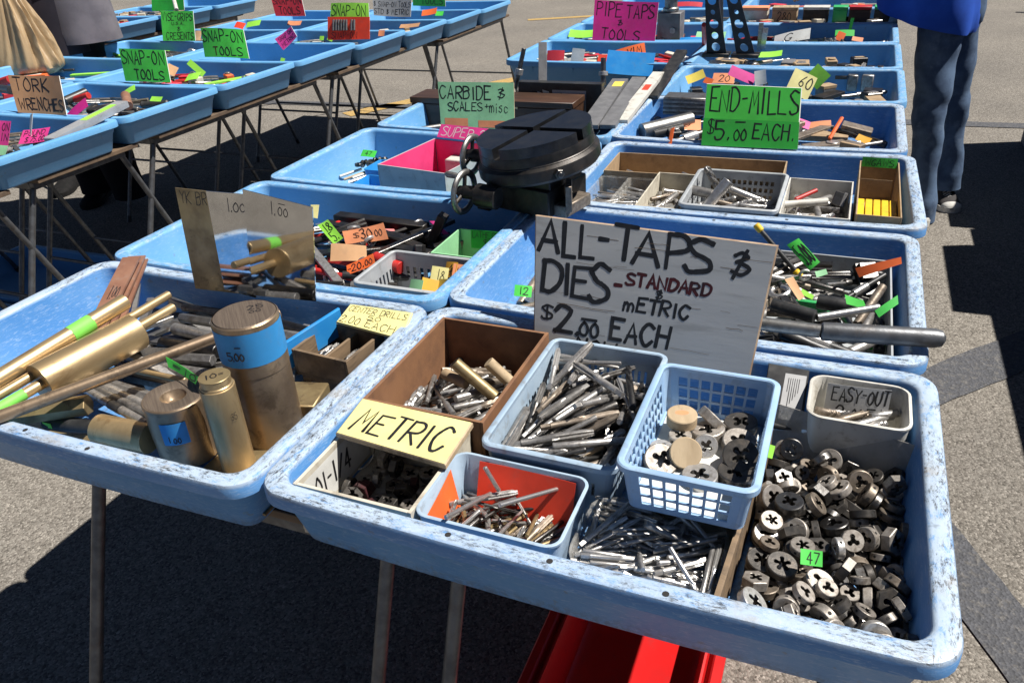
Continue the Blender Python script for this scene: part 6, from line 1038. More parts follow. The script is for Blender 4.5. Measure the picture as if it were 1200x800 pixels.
# ------------------------------------------------------------------ tray with the pink lined box, and the rotary table across the rims
pb = open_box('grey_box', 'grey box with a pink lining in front of the CARBIDE sign', -.425, -.235, 1.005, 1.235, fl + .001, .862, .003, 'basket_grey', rot=radians(-8), lining='pink_lining')
board('box_card', 'pink lettered card along the back of the pink lined box', 'card', [V((-.392, 1.262, .895)), V((-.20, 1.236, .895)), V((-.205, 1.215, .868)), V((-.397, 1.241, .868))], .002, 'card_pink', [('SUPER 2.00', .05, .95, .15, .85, .0022, 'card_white')])
for l, x, y, z1 in (('bright blue open bin, nearer of two left of the pink lined box', -.475, 1.075, .80), ('bright blue open bin, farther of two left of the pink lined box', -.50, 1.18, .806)):
    tub('blue_bin', l, x - .06, x + .06, y - .042, y + .042, fl + .001, z1, .008, .004, .002, 'blue_box', 'bin')
board('price_tag', 'green tag in the farther bright blue bin', 'tag', card_at(432, 180, .82, .045, .02, -5, -50), .0006, 'card_green', [('47', .3, .7, .2, .8, .0016)])
for i in range(9):
    u, v = 398 + 5 * i, 207 + 3 * (i % 3) + i * .6; rod('carbide_stick', 'pale flat carbide stick lying in front of the bright blue bins', at(u, v, .765), at(u + 26, v - 9, .772), .004, ('white_plastic', 'wood_pale', 'steel_bright')[i % 3], 'stick', n=6, group='carbide sticks')
for i in range(10):
    u, v = 472 + 6 * i, 217 + (i % 3) * 3; rod('carbide_stick', 'flat stick in the jumble in front of the pink lined box', at(u, v, .765), at(u + 16, v + 6, .772), .0045, ('white_plastic', 'card_salmon', 'steel', 'wood_pale')[i % 4], 'stick', n=6, group='sticks before the pink box')
for i in range(7): p = at(420 + 5 * i, 193 - i, .785); inst(die_mesh(.0125, .009, 3, False, 'steel_dark', 1), 'dark_insert', p, Euler((i, i * 2, i)).to_quaternion(), 'dark round insert in the nearer bright blue bin', 'insert', 'inserts in the blue bin', .8)
o = MB().box((0, 0, 0), (.075, .035, .03)).build('black_block', 'black_plastic'); o.location = at(492, 208, .785); o.rotation_euler = (0, 0, -.2); tag(o, 'black block with a white end, before the pink lined box', 'block')
mb = MB().box((.0345, -.0183, 0), (.012, .001, .024)); mb.build('white_end', 'card_white', o)
o = MB().box((0, 0, 0), (.22, .06, .012), Euler((0, .05, .02))).build('green_tray', 'green_plastic'); o.location = at(563, 228, .80); tag(o, 'bright green plastic strip behind the wheels of the rotary table', 'strip')
o = MB().box((0, 0, 0), (.10, .09, .055)).build('white_carton', 'white_plastic'); o.location = at(552, 195, .80); tag(o, 'white carton behind the handwheel of the rotary table', 'carton')
c = aty(625, 151, .905); a = (RX * 62 + UP * 15.5).normalized(); d = (c - CAM).normalized(); d = (d - a * d.dot(a)).normalized(); e = a.cross(d).normalized(); e = e if e.z > 0 else -e
n = (-d * .27 + e * math.sqrt(1 - .27 ** 2)).normalized(); ax = a; ay = n.cross(ax)
MX = Matrix((ax, ay, n)).transposed().to_4x4(); MX.translation = c
rt = empty('rotary_table', None, 'heavy black tilting rotary table with cross slots and two handwheels', 'machine tool', mat=MX)
inv = MX.inverted(); R = .112
mb = MB()
for q in range(4):
    for s in range(1):
        w0 = .0085; pl = []; a0 = math.asin(w0 / R)
        arc = [a0 + (pi / 2 - 2 * a0) * k / 14 for k in range(15)]
        pl = [(w0, w0)] + [(R * cos(x), R * sin(x)) for x in arc]; ang = q * pi / 2 + .72
        pl = [(x * cos(ang) - y * sin(ang), x * sin(ang) + y * cos(ang)) for x, y in pl]
        m2 = MB(); m2.prism(pl, -.020, 0); m2.build('table_quadrant', ['iron_top'], rt, ang=30)
mb = MB(); mb.lathe([(0, -.0202), (R, -.0202), (R + .0006, -.022), (R + .0006, -.038), (R + .002, -.0395), (R + .002, -.041), (R + .008, -.046), (R + .009, -.050), (R + .009, -.066), (R + .004, -.072), (R - .02, -.074), (.06, -.076), (.055, -.10), (0, -.10)], 64); mb.build('table_body', 'iron', rt, ang=30)
p = inv @ aty(656, 193, .795); p = V((p.x, p.y, 0)).normalized() * (R + .008) + V((0, 0, -.056)); mb = MB(); dd = V((p.x, p.y, 0)).normalized(); mb.cyl(p, p + dd * .012, .009, n=6); mb.cyl(p + dd * .010, p + dd * .016, .005, n=10); mb.build('clamp_bolt', 'steel_dark', rt)
W = lambda x, y, z: inv @ V((x, y, z))
def wbox(mb, cc, dims, rz=0): mb.box((0, 0, 0), (.001,) * 3) if False else None; R_ = inv.to_3x3() @ Matrix.Rotation(rz, 3, 'Z'); mb.box(inv @ V(cc), dims, R_.to_quaternion()); return mb
cx, cy = c.x, c.y
mb = MB(); wbox(mb, (cx + .0, cy + .005, .873), (.150, .135, .052), -.25); mb.build('base_block', 'iron', rt)
mb = MB(); wbox(mb, (cx + .012, cy, .912), (.120, .115, .040), -.25); mb.build('tilt_cradle', 'iron', rt)
for dx in (-.078, .082): mb = MB(); wbox(mb, (cx + dx, cy - .02, .858), (.032, .09, .024), -.25); mb.build('clamp_lug', 'iron' if dx < 0 else 'steel_brown', rt)
mb = MB(); wbox(mb, (cx + .085, cy - .045, .885), (.012, .05, .05), .3); mb.build('scale_plate', 'steel_brown', rt)
def wheel(u, v, y, r, nm):
    p = aty(u, v, y); nn = V((-1, .12, .05)).normalized(); X = nn.orthogonal().normalized(); Y = nn.cross(X)
    mb = MB(); k = 26; vs = []; 
    for i in range(k):
        a = 2 * pi * i / k; o = X * cos(a) + Y * sin(a)
        vs += [inv @ (p + o * (r + .0065 * cos(b)) + nn * .0055 * sin(b)) for b in [2 * pi * j / 10 for j in range(10)]]
    fs = [(i * 10 + j, i * 10 + (j + 1) % 10, ((i + 1) % k) * 10 + (j + 1) % 10, ((i + 1) % k) * 10 + j) for i in range(k) for j in range(10)]
    mb.add(vs, fs); wh = mb.build('handwheel', 'galvanised', rt)
    sp = MB()
    for i in range(3):
        o = X * cos(i * 2.094 + .4) + Y * sin(i * 2.094 + .4); sp.cyl(inv @ (p + o * .006), inv @ (p + o * r), .004, n=8)
    sp.cyl(inv @ (p - nn * .012), inv @ (p + nn * .012), .011, n=14); sp.build('spokes', 'iron', wh)
    mb = MB(); mb.cyl(inv @ p, inv @ (p - nn * .065 + V((0, 0, .006))), .013, n=14); mb.cyl(inv @ (p - nn * .03), inv @ (p - nn * .075), .022, n=16); mb.build('wheel_shaft', 'iron', rt)
    return p, nn
wheel(553, 182, .90, .036, 'a'); p, nn = wheel(544, 225, .80, .038, 'b')
mb = MB(); k0 = p + V((-.004, 0, .03)); mb.tube([inv @ k0, inv @ (k0 + nn * .012), inv @ (k0 + nn * .030), inv @ (k0 + nn * .036)], [.0025, .006, .0065, .003], 10); mb.build('crank_knob', 'steel', rt)
# ------------------------------------------------------------------ lettered cards over the trays
def sign(label, pts, y, mat, texts, lean=.42, z0=.84, thick=.003, name='price_sign', edge='card_white', down=0, **k):
    q = quad_at(pts, y, lean, z0)
    if down: q[3] = q[3] + (q[3] - q[0]) * down; q[2] = q[2] + (q[2] - q[1]) * down; texts = [(*t[:3], t[3] / (1 + down), t[4] / (1 + down), *t[5:]) for t in texts]
    return board(name, label, 'sign', q, thick, mat, texts, edge=edge, **k)
em = sign('green hand lettered END-MILLS $5.00 EACH card on the tray rims', [(828, 98), (940, 103), (935, 172), (822, 167)], 1.418, 'card_green', [('END-MILLS', .06, .97, .06, .46, .0045), ('$', .06, .12, .60, .84, .003), ('5.', .14, .31, .60, .93, .0046), ('00', .34, .47, .74, .93, .0036), ('-', .33, .47, .56, .74, .0034), ('EACH.', .54, .96, .64, .90, .004, 'ink', .12)], down=.05, thick=.004)
def lower_half(root, f0):
    q = [V(root['quad'][3 * i:3 * i + 3]) for i in range(4)]; a, b = q[0].lerp(q[3], f0), q[1].lerp(q[2], f0); o = V((0, -.00005, 0)); mb = MB()
    mb.add([a + o, b + o, q[2] + o, q[3] + o], [(3, 2, 1, 0)]); return mb
lower_half(em, .555).build('lower_flap', 'card_green_deep', em)
def strips(mat, rects):
    def f(root, q):
        for u0, u1, v0, v1 in rects:
            P = [(q[0] * (1 - u) + q[1] * u) * (1 - v) + (q[3] * (1 - u) + q[2] * u) * v + V((0, -.0004, 0)) for u, v in ((u0, v0), (u1, v0), (u1, v1), (u0, v1))]
            mb = MB(); mb.add(P, [(3, 2, 1, 0)]); mb.build('paper_strip', mat, root)
    return f
sign('pale green hand lettered CARBIDE and SCALES card with two salmon strips', [(513, 96), (602, 97), (603, 152), (517, 150)], 1.412, 'card_mint', [('CARBIDE', .02, .70, .08, .36, .0042), ('&', .78, .88, .12, .36, .003), ('SCALES', .12, .58, .44, .62, .0032), ('+', .61, .67, .45, .58, .0024), ('misc', .68, .92, .42, .64, .0024)], extra=strips('card_salmon', [(.06, .38, .78, .95), (.52, .88, .82, .97)]), edge='wood_pale')
sign('magenta hand lettered PIPE TAPS & TOOLS card', [(697, 0), (772, 3), (767, 53), (694, 47)], 2.82, 'card_magenta', [('PIPE', .05, .44, .06, .38, .0048, 'ink', .12), ('TAPS', .52, .95, .08, .38, .0048), ('&', .38, .46, .44, .60, .0034), ('TOOLS', .14, .74, .68, .93, .0048, 'ink', .1)], lean=.42)
sign('tan hand lettered TORK WRENCHES card at the left edge', [(9, 88), (69, 89), (78, 135), (21, 132)], 1.335, 'card_tan', [('TORK', .06, .70, .07, .40, .0062), ('WRENCHES', .07, .95, .60, .90, .0054)], lean=.42)
GS = [('SNAP-ON', .03, .95, .07, .46, .0050), ('TOOLS', .26, .88, .64, .93, .0050)]
sign('bright green SNAP-ON TOOLS card nearest to the tan wrench card', [(139, 57), (193, 59), (200, 97), (147, 95)], 1.80, 'card_green', GS, lean=.42)
sign('bright green SNAP-ON TOOLS card with a red first T, farther of two', [(235, 33), (285, 35), (292, 69), (240, 67)], 2.27, 'card_green', [GS[0], ('T', .26, .36, .64, .92, .005, 'ink_red'), ('OOLS', .40, .88, .64, .93, .0050)], lean=.42)
sign('bright green VISE-GRIPS U.S.A. & CRESENTS card', [(188, 13), (226, 13), (229, 48), (191, 48)], 2.70, 'card_green', [('VISE-GRIPS', .03, .95, .07, .32, .0042), ('U.S.A.', .30, .68, .36, .46, .0026), ('&', .44, .54, .52, .66, .003), ('CRESENTS', .12, .94, .72, .95, .0042)], lean=.42)
sign('red SNAP-ON TOOLS card, partly cut by the top edge', [(315, -12), (351, -12), (358, 19), (323, 19)], 3.30, 'card_red', [('SNAP-ON', .03, .95, .28, .55, .0046), ('TOOLS', .16, .85, .66, .92, .0046)], lean=.42)
sign('lime SNAP-ON card behind the orange display card', [(388, 4), (432, 4), (433, 34), (386, 34)], 3.06, 'card_lime', [('SNAP-ON', .04, .92, .09, .50, .0046), ('TOOLS', .3, .9, .66, .95, .004)], lean=.42)
def sleeves(root, q):
    for i in range(9):
        u = .16 + .062 * i; P = [(q[0] * (1 - u) + q[1] * u) * (1 - v) + (q[3] * (1 - u) + q[2] * u) * v + V((0, -.006, 0)) for v in (.14, .62)]
        if i != 6: mb = MB(); mb.cyl(P[0], P[1], .0062, n=10); mb.build('steel_sleeve', 'galvanised', root)
sign('orange display card carrying a row of grey steel sleeves', [(384, 20), (433, 20), (433, 46), (384, 47)], 2.98, 'card_redorange', [('SNAP-ON', .10, .7, .68, .95, .003)], lean=.40, z0=.80, extra=sleeves, edge='card_orange')
sign('pale grey card lettered WRENCH & SNAP-ON TOOLS, STD & METRIC', [(436, -10), (483, -10), (481, 20), (438, 18)], 3.42, 'card_grey', [('WRENCH', .15, .85, .12, .32, .0036), ('& SNAP-ON TOOLS', .02, .98, .42, .62, .0030), ('STD & METRIC', .02, .94, .72, .92, .0034)], lean=.42)
sign('green TOOLS card right of the pale grey lettered card, cut by the top edge', [(482, -22), (521, -22), (522, 8), (484, 7)], 3.86, 'card_green', [('SNAP-ON', .05, .95, .1, .42, .004), ('TOOLS', .28, .92, .66, .92, .0042)], lean=.1)
sign('pink diamond shaped tag standing on one corner', [(322, 46), (341, 31), (348, 43), (332, 59)], 2.70, 'card_pink', [('SNAP ON', .1, .9, .1, .4, .0026), ('METRIC', .1, .9, .55, .85, .0026)], lean=.42)
sign('green card at the far table, with a white handle in front', [(177, -14), (214, -14), (216, 12), (178, 13)], 4.0, 'card_green_deep', [], lean=.40, z0=.82)
rod('white_stick', 'slanting white handle in front of the far green card', at(207, 12, .86), aty(200, -14, 3.95), .012, 'white_plastic', 'stick')

# ------------------------------------------------------------------ generic goods of the farther trays
M1 = {'*': ['steel', 'steel_dark', 'steel_brown', 'black_plastic', 'galvanised'], 'X': ['steel_dark', 'iron', 'cardboard', 'steel_brown', 'grey_felt'], 'lid': ['steel_dark', 'steel', 'cardboard']}
M2 = {'*': ['steel', 'galvanised', 'red_tool', 'black_plastic', 'card_lime'], 'X': ['card_orange', 'white_plastic', 'steel_dark', 'card_red', 'cream_box'], 'lid': ['white_plastic', 'steel', 'card_red']}
M3 = {'*': ['galvanised', 'steel', 'steel_dark', 'black_plastic'], 'X': ['cardboard', 'cream_box', 'grey_felt', 'red_tool'], 'lid': ['cardboard', 'steel']}
def fill(k, x, y, where, mats, keep=24, rot=0, dz=0, seed=0):
    pile(k, where, mats, 'x', dx=x + .35, dy=y + .23, dz=dz + .008, rot=rot, keep=min(32, keep + 6), seed=seed, big=1.3)
fill('gen1', -.011, 1.425, 'behind the END-MILLS card', M1, 26, 0, .016, 61)
fill('gen3', -.003, 1.892, 'by the pale yellow card', M1, 22, pi, .014, 62)
fill('gen3', -.006, 2.358, 'by the holed black plates', M1, 20, 0, .014, 63)
fill('gen2', -.01, 2.824, 'by the white triangular card', M2, 20, pi, .014, 64)
fill('gen3', -.01, 3.290, 'in the box filled tray', M3, 24, pi, .020, 65)
fill('gen1', -.01, 3.756, 'in the farthest right tray', M2, 16, pi, .02, 66)
fill('gen1', -.694, 1.412, 'behind the CARBIDE card', M1, 16, pi, 0, 67)
fill('gen1', -.69, 2.366, 'before the PIPE TAPS card', M2, 26, 0, .022, 68)
fill('gen2', -.69, 2.832, 'behind the PIPE TAPS card', M2, 22, 0, .02, 69)
fill('gen1', -.69, 3.298, 'behind the round topped fixture', M2, 18, pi, .02, 70)
for i, t in enumerate((('gen2', 'before the tan card', M1, 22), ('gen2', 'behind the tan card', M1, 24), ('gen1', 'behind the first green card', M2, 30), None, ('gen1', 'under the orange display card', M2, 14), ('gen3', 'before the pale grey card', M3, 22), ('gen1', 'behind the pale grey card', M2, 10))):
    if t: fill(t[0], -2.262, .872 + .465 * i, t[1], t[2], t[3], pi * (i % 2), .014 + LZ[i], 80 + i)
for i, (k, w_, n_) in enumerate(((0, 'in the left edge tray', 18), (3, 'before the red card', 22), (2, 'under the vise grip card', 10), (4, 'behind the red card', 12))):
    fill('gen1' if i % 2 == 0 else 'gen2', -2.972, .872 + .465 * k + (.463 if k == 0 else 0), w_, M2, n_, pi * (i % 2), .018 + LZ[k], 90 + i)
for i, (x, y, w_) in enumerate(((-4.375, 3.235, 'behind the grey jacket'), (-4.33, 3.70, 'under the far green card'), (-5.09, 3.3, 'on the far left table'))):
    fill('gen3', x, y, w_, M3, 16, 0, .02, 95 + i)

# ------------------------------------------------------------------ things one can pick out in the farther trays
def tags(rows):
    for lab, u, v, z, w_, h, rot, tilt, roll, mt, tx in rows: board('price_tag', lab, 'tag', card_at(u, v, z, w_, h, rot, tilt, roll), .0006, mt, tx)
tags([('pale yellow tag marked 60 leaning in the tray of steel blocks', 939, 99, .83, .075, .075, 10, -30, 25, 'card_paleyellow', [('60', .4, .9, .1, .6, .004)]),
 ('lime square tag standing on its corner in the tray of steel blocks', 958, 90, .845, .055, .055, 0, -15, 40, 'card_lime', []),
 ('plum coloured card leaning above the END-MILLS card', 870, 88, .85, .085, .035, 5, -40, 22, 'card_magenta', []),
 ('small white card beside the plum coloured card', 891, 91, .845, .035, .045, 0, -25, -12, 'card_white', []),
 ('salmon tag lying left of the plum coloured card', 848, 92, .83, .07, .04, 0, -50, 0, 'card_salmon', [('20', .3, .8, .2, .8, .003)]),
 ('folded yellow tag at the left of the tray of steel blocks', 815, 90, .835, .06, .03, 20, -40, -20, 'card_yellow', []),
 ('orange tag slip right of the folded yellow tag', 830, 95, .83, .03, .02, -20, -40, 10, 'card_orange', []),
 ('white triangular card marked G in the tray ahead of the shirt', 928, 44, .835, .14, .05, -10, -45, -14, 'card_white', [('G', .3, .5, .2, .8, .004)]),
 ('green card lying at the right of the triangular card', 990, 39, .845, .07, .03, 5, -50, 0, 'card_green_deep', []),
 ('orange tag leaning against the green card', 985, 43, .835, .03, .035, 0, -30, 20, 'card_orange', []),
 ('thin green tag standing upright behind the orange tag', 997, 31, .865, .012, .06, 0, -5, 5, 'card_green', []),
 ('lime card lying in the tray by the holed black plates', 900, 63, .82, .10, .03, 0, -60, -4, 'card_lime', []),
 ('small salmon tag at the far right of the triangular card tray', 1005, 46, .83, .04, .02, 0, -50, 8, 'card_salmon', []),
 ('magenta tag lying at the middle of the tray behind END-MILLS', 943, 146, .80, .05, .03, 10, -60, 20, 'card_pink', []),
 ('salmon tag beside the magenta tag behind END-MILLS', 960, 146, .80, .06, .025, 5, -65, -8, 'card_salmon', []),
 ('small amber card at the front of the tray behind END-MILLS', 1012, 163, .80, .035, .02, -20, -55, 12, 'card_amber', []),
 ('orange ruler like strip hanging over the rim left of END-MILLS', 786, 162, .842, .012, .06, -20, -45, -25, 'card_orange', []),
 ('salmon card lying left of the END-MILLS card', 800, 147, .80, .10, .05, 12, -70, 0, 'card_salmon', [('10', .2, .7, .2, .7, .003)]),
 ('red packet at the left before the PIPE TAPS card', 651, 67, .82, .07, .05, 5, -25, 0, 'card_red', []),
 ('white paper folded upright before the PIPE TAPS card', 677, 66, .835, .05, .055, 0, -20, 5, 'card_white', []),
 ('orange lettered packet before the PIPE TAPS card', 736, 62, .845, .13, .045, 10, -40, -14, 'card_orange', [('A VIM', .2, .9, .2, .8, .004)]),
 ('bright blue plastic wrapper hanging over the tray rim', 738, 74, .84, .17, .09, 6, -40, 4, 'blue_box', []),
 ('small orange packet right of the folded white paper', 708, 68, .82, .05, .03, 0, -40, 0, 'card_redorange', []),
 ('green packet at the left behind the PIPE TAPS card', 682, 39, .83, .12, .045, 0, -55, 0, 'card_lime', []),
 ('pale green packet right of the round topped fixture', 833, 41, .835, .12, .04, 0, -60, 0, 'card_mint', []),
 ('cyan card right of the pale green packet', 812, 47, .82, .11, .025, 0, -60, 0, 'blue_box', []),
 ('red lettered strip behind the round topped fixture', 805, 6, .83, .16, .03, 0, -50, 0, 'card_red', []),
 ('pink tag in the tray of the tan card, lettered in two rows', 40, 159, .83, .105, .05, 8, -50, -6, 'card_pink', [('POUND', .1, .85, .1, .45, .003), ('$ 75.00', .2, .9, .55, .9, .003)]),
 ('pink tag cut by the left edge, below the tan card', 3, 156, .84, .06, .075, 0, -30, 0, 'card_pink', [('ON', .4, .9, .1, .4, .003), ('IN', .4, .9, .5, .8, .003)]),
 ('white card standing behind the pink lettered tag', 36, 148, .85, .05, .07, -25, -25, -18, 'card_white', []),
 ('small mint tag at the left edge under the pink tag', 2, 176, .82, .04, .03, 0, -40, 0, 'card_mint', []),
 ('magenta card lying in front of the long silver case', 90, 130, .845, .10, .035, 20, -40, -32, 'card_magenta', []),
 ('lime tag lying behind the silver case', 152, 106, .84, .05, .025, 20, -50, -25, 'card_lime', []),
 ('yellow green tag at the right of the wrench tray', 183, 116, .83, .05, .02, 0, -50, 0, 'card_lime', []),
 ('green tag leaning behind the first green lettered card', 230, 80, .85, .08, .025, 0, -35, 38, 'card_lime', []),
 ('pale lime card lying behind the first green lettered card', 226, 90, .83, .07, .04, 0, -60, -10, 'card_lime', []),
 ('peach scrap at the edge of the first green lettered card', 201, 82, .84, .05, .04, 0, -40, 20, 'card_peach', []),
 ('green tag at the right corner of the tray behind the green cards', 331, 71, .84, .02, .02, 0, -30, 10, 'card_lime', []),
 ('lime tag by the foot of the orange display card', 388, 43, .81, .03, .045, 0, -30, 20, 'card_lime', []),
 ('small lime tag left of the orange display card', 377, 45, .80, .025, .022, 0, -30, 0, 'card_lime', []),
 ('small salmon tag right of the orange display card', 447, 39, .81, .035, .03, 0, -30, 0, 'card_salmon', []),
 ('lime packet before the red lettered card', 297, 28, .83, .10, .04, 0, -50, -8, 'card_lime', []),
 ('orange packet before the red lettered card', 281, 30, .83, .06, .04, 0, -50, 10, 'card_redorange', []),
 ('salmon packet under the red lettered card', 345, 27, .83, .09, .03, 0, -50, 0, 'card_salmon', []),
 ('orange packet at the far end behind the pale grey card', 503, 14, .81, .10, .04, 0, -45, -8, 'card_orange', []),
 ('green packet beside the far orange packet', 515, 16, .80, .05, .03, 0, -45, 0, 'card_green', []),
 ('peach scrap at the edge of the vise grip card', 232, 42, .84, .04, .05, 0, -30, 0, 'card_peach', []),
 ('tan card lying in the tray before the pale grey card', 480, 30, .80, .12, .03, 0, -60, -4, 'card_tan', [])])
# square steel blocks and bit clusters
for i, (u, v, w_, h, l) in enumerate(((966, 100, .05, .055, 'tall grey'), (984, 101, .04, .045, 'square'), (997, 103, .03, .05, 'dark'), (1015, 103, .035, .05, 'pale'), (1028, 99, .018, .065, 'narrow'), (1003, 97, .03, .03, 'low'), (1019, 98, .03, .05, 'rear'))):
    o = MB().box((0, 0, h / 2), (w_, .035, h)).build('steel_block', ('steel', 'steel_dark', 'galvanised')[i % 3]); o.location = at(u, v + 3, .775); o.rotation_euler = (0, 0, .1 * (i % 3 - 1)); tag(o, f'{l} upright steel block at the right of the tray by the lime square tag', 'block')
for cl, (u, v, n_) in {'left': (932, 64, 12), 'middle': (972, 62, 14), 'right': (1022, 66, 12)}.items():
    for i in range(n_):
        p = at(u + random.uniform(-16, 16), v + random.uniform(-3, 3), .785); L = random.uniform(.03, .06)
        inst(tap_mesh(.006, L, random.choice(('steel_bright', 'steel_dark')), 'stub') if False else MESH.setdefault(('peg', i % 3), MB().tube([(0, 0, 0), (0, 0, .02), (0, 0, .021), (0, 0, .042), (0, 0, .048)], [.0095, .0095, .006, .0065, .003], 10).mesh('bit', ('steel_bright', 'steel_dark', 'steel')[i % 3])), 'router_bit', p, Euler((random.uniform(-.3, .3), random.uniform(-.3, .3), 0)).to_quaternion(), f'{("bright", "dark", "grey")[i % 3]} upright bit in the {cl} cluster by the holed black plates', 'bit', f'{("bright", "dark", "grey")[i % 3]} bits, {cl} cluster')
# black plates with round holes, standing apart like a V
for pts, l in (([(826, -6), (841, -6), (851, 62), (828, 62)], 'black standing plate pierced by round holes, left of two'), ([(850, -8), (866, -6), (884, 62), (863, 64)], 'black standing plate pierced by round holes, leaning, right of two')):
    q = quad_at(pts, 2.40, .06, .78); o_ = (q[2] + q[3]) / 2; root = empty('pierced_plate', o_, l, 'plate')
    th = V((0, .006, 0)); mb = MB()
    P = lambda u, v: (q[0].lerp(q[1], u)).lerp(q[3].lerp(q[2], u), v) - o_
    nh = 5; vs_ = []; fs = []
    for h in range(nh):
        v0, v1 = h / nh, (h + 1) / nh; cc = P(.5, (v0 + v1) / 2); rr = (P(1, .5) - P(0, .5)).length * .26 * (1, .55, 1.05, .8, 1)[h]
        X = (P(1, .5) - P(0, .5)).normalized(); Y = (P(.5, 0) - P(.5, 1)).normalized(); k = 24; ring = []; out = []
        for i in range(k):
            a = 2 * pi * i / k; ring.append(cc + (X * cos(a) + Y * sin(a)) * rr)
            t = 1 / max(abs(cos(a)), abs(sin(a))); out.append(P(.5 + .5 * t * cos(a), (v0 + v1) / 2 - .5 * (v1 - v0) * t * sin(a)))
        b = len(mb.v); mb.add(out + ring + [x + th for x in ring] + [x + th for x in out], [(i, (i + 1) % k, k + (i + 1) % k, k + i) for i in range(k)] + [(k + i, k + (i + 1) % k, 2 * k + (i + 1) % k, 2 * k + i) for i in range(k)] + [(2 * k + i, 2 * k + (i + 1) % k, 3 * k + (i + 1) % k, 3 * k + i) for i in range(k)])
    c_ = [P(0, 0), P(1, 0), P(1, 1), P(0, 1)]; mb.add(c_ + [x + th for x in c_], [(0, 4, 5, 1), (1, 5, 6, 2), (2, 6, 7, 3), (3, 7, 4, 0)])
    mb.build('plate', 'black_plastic', root)
    mb = MB(); mb.box(P(.5, 1.0) + V((0, .01, -.006)), (.09, .06, .012)); mb.build('foot', 'iron', root)
rod('black_post', 'slim black rod standing between the pierced plates', at(846, 62, .79), aty(845, -6, 2.42), .007, 'black_plastic', 'rod'); rod('red_post', 'short red rod standing left of the pierced plates', at(825, 60, .79), aty(825, 29, 2.41), .008, 'red_tool', 'rod')
for a, b, r, m_, l in (((889, 62), (892, 30), .011, 'galvanised', 'grey flat upright right of the pierced plates'), ((893, 60), (897, 36), .012, 'steel', 'short grey upright next to the taller one')):
    rod('upright_bar', l, at(*a, .79), aty(*b, 2.42), r, m_, 'bar', n=4)
mb = MB(); mb.tube([at(873 + 9 * cos(t), 60 - 7 * sin(t), .80) for t in [2 * pi * i / 16 for i in range(14)]], .006, 8); tag(mb.build('chrome_hook', 'steel_bright'), 'bright curved hook at the foot of the right pierced plate', 'hook')
# grey fixture with a round top behind the pink card
fx = empty('round_fixture', at(784, 52, .78), 'grey cast block with a round top behind the PIPE TAPS card', 'fixture'); 
MB().box((0, .02, .065), (.10, .09, .13)).build('block', 'grey_felt', fx); mb = MB(); mb.lathe([(.0, .1302), (.030, .1302), (.034, .135), (.034, .145), (.027, .15), (.027, .178), (.032, .182), (.032, .196), (0, .198)], 24, (.0, .01, 0)); mb.build('round_top', 'galvanised', fx); mb = MB(); mb.cyl((.018, -.026, .06), (.018, -.031, .06), .013, n=16); mb.build('dial', 'steel', fx)
# goods between and in the trays behind the CARBIDE card
wc = empty('brown_case', at(582, 134, .80), 'long brown wooden case with a dark lid behind the CARBIDE card', 'case')
mb = MB(); mb.box((0, 0, 0), (.53, .11, .075)); mb.build('case_body', 'wood_dark', wc); mb = MB(); mb.box((0, 0, .047), (.535, .115, .018)); mb.build('case_lid', 'wood_dark', wc); mb = MB(); mb.box((.06, -.0565, .036), (.07, .003, .006)); mb.build('brass_clasp', 'brass', wc)
bc_ = [aty(607, 96, 1.80), aty(705, 99, 1.80), aty(705, 150, 1.80), aty(607, 146, 1.80)]
bk = board('black_case', 'open black case lid with a pale printed card, standing behind the brown case', 'case', bc_, .03, 'black_plastic')
strips('card_peach', [])
q = [V(bk['quad'][3 * i:3 * i + 3]) for i in range(4)]
S = lambda u, v, d: (q[0] * (1 - u) + q[1] * u) * (1 - v) + (q[3] * (1 - u) + q[2] * u) * v + V((0, -d, 0))
mb = MB(); mb.add([S(.42, .16, .0006), S(.82, .16, .0006), S(.82, .98, .0006), S(.42, .98, .0006)], [(3, 2, 1, 0)]); mb.build('printed_card', 'card_grey', bk)
mb = MB(); 
for (a, b, c, d) in ((.24, .30, .2, .62), (.30, .38, .16, .5), (.33, .40, .42, .7)): mb.add([S(a, c, .0009), S(b, c + .04, .0009), S(b + .02, d, .0009), S(a + .03, d - .08, .0009)], [(3, 2, 1, 0)])
mb.build('printed_picture', 'white_plastic', bk)
write(bk, [S(.45, .22, .0008), S(.80, .22, .0008), S(.80, .42, .0008), S(.45, .42, .0008)], [('O', .05, .4, .1, .9, .003), ('-', .6, .9, .2, .8, .002)], 'printing')
for (u0, v0, u1, v1, y0, y1, r, mt, l) in ((636, 100, 636, 50, 1.84, 1.90, .013, 'grey_felt', 'dark grey flat bar standing up behind the black case'), (604, 104, 614, 57, 1.84, 1.86, .007, 'steel_dark', 'thin dark caliper standing left of the black case'), (707, 100, 707, 68, 1.84, 1.86, .008, 'steel_dark', 'dark spindle standing right of the black case')):
    a, b = aty(u0, v0, y0), aty(u1, v1, y1); t = b - a
    if 'flat' in l: o = MB().box((0, 0, t.length / 2), (r * 2, .008, t.length)).build('flat_bar', mt); o.location = a; o.rotation_mode = 'QUATERNION'; o.rotation_quaternion = t.to_track_quat('Z', 'Y'); tag(o, l, 'bar')
    else:
        o = rod('caliper' if 'caliper' in l else 'spindle', l, a, b, r, mt, 'gauge'); mb = MB(); mb.cyl((0, 0, t.length * .35), (0, 0, t.length * .5), r * 1.8, n=12); mb.build('collar', 'steel', o)
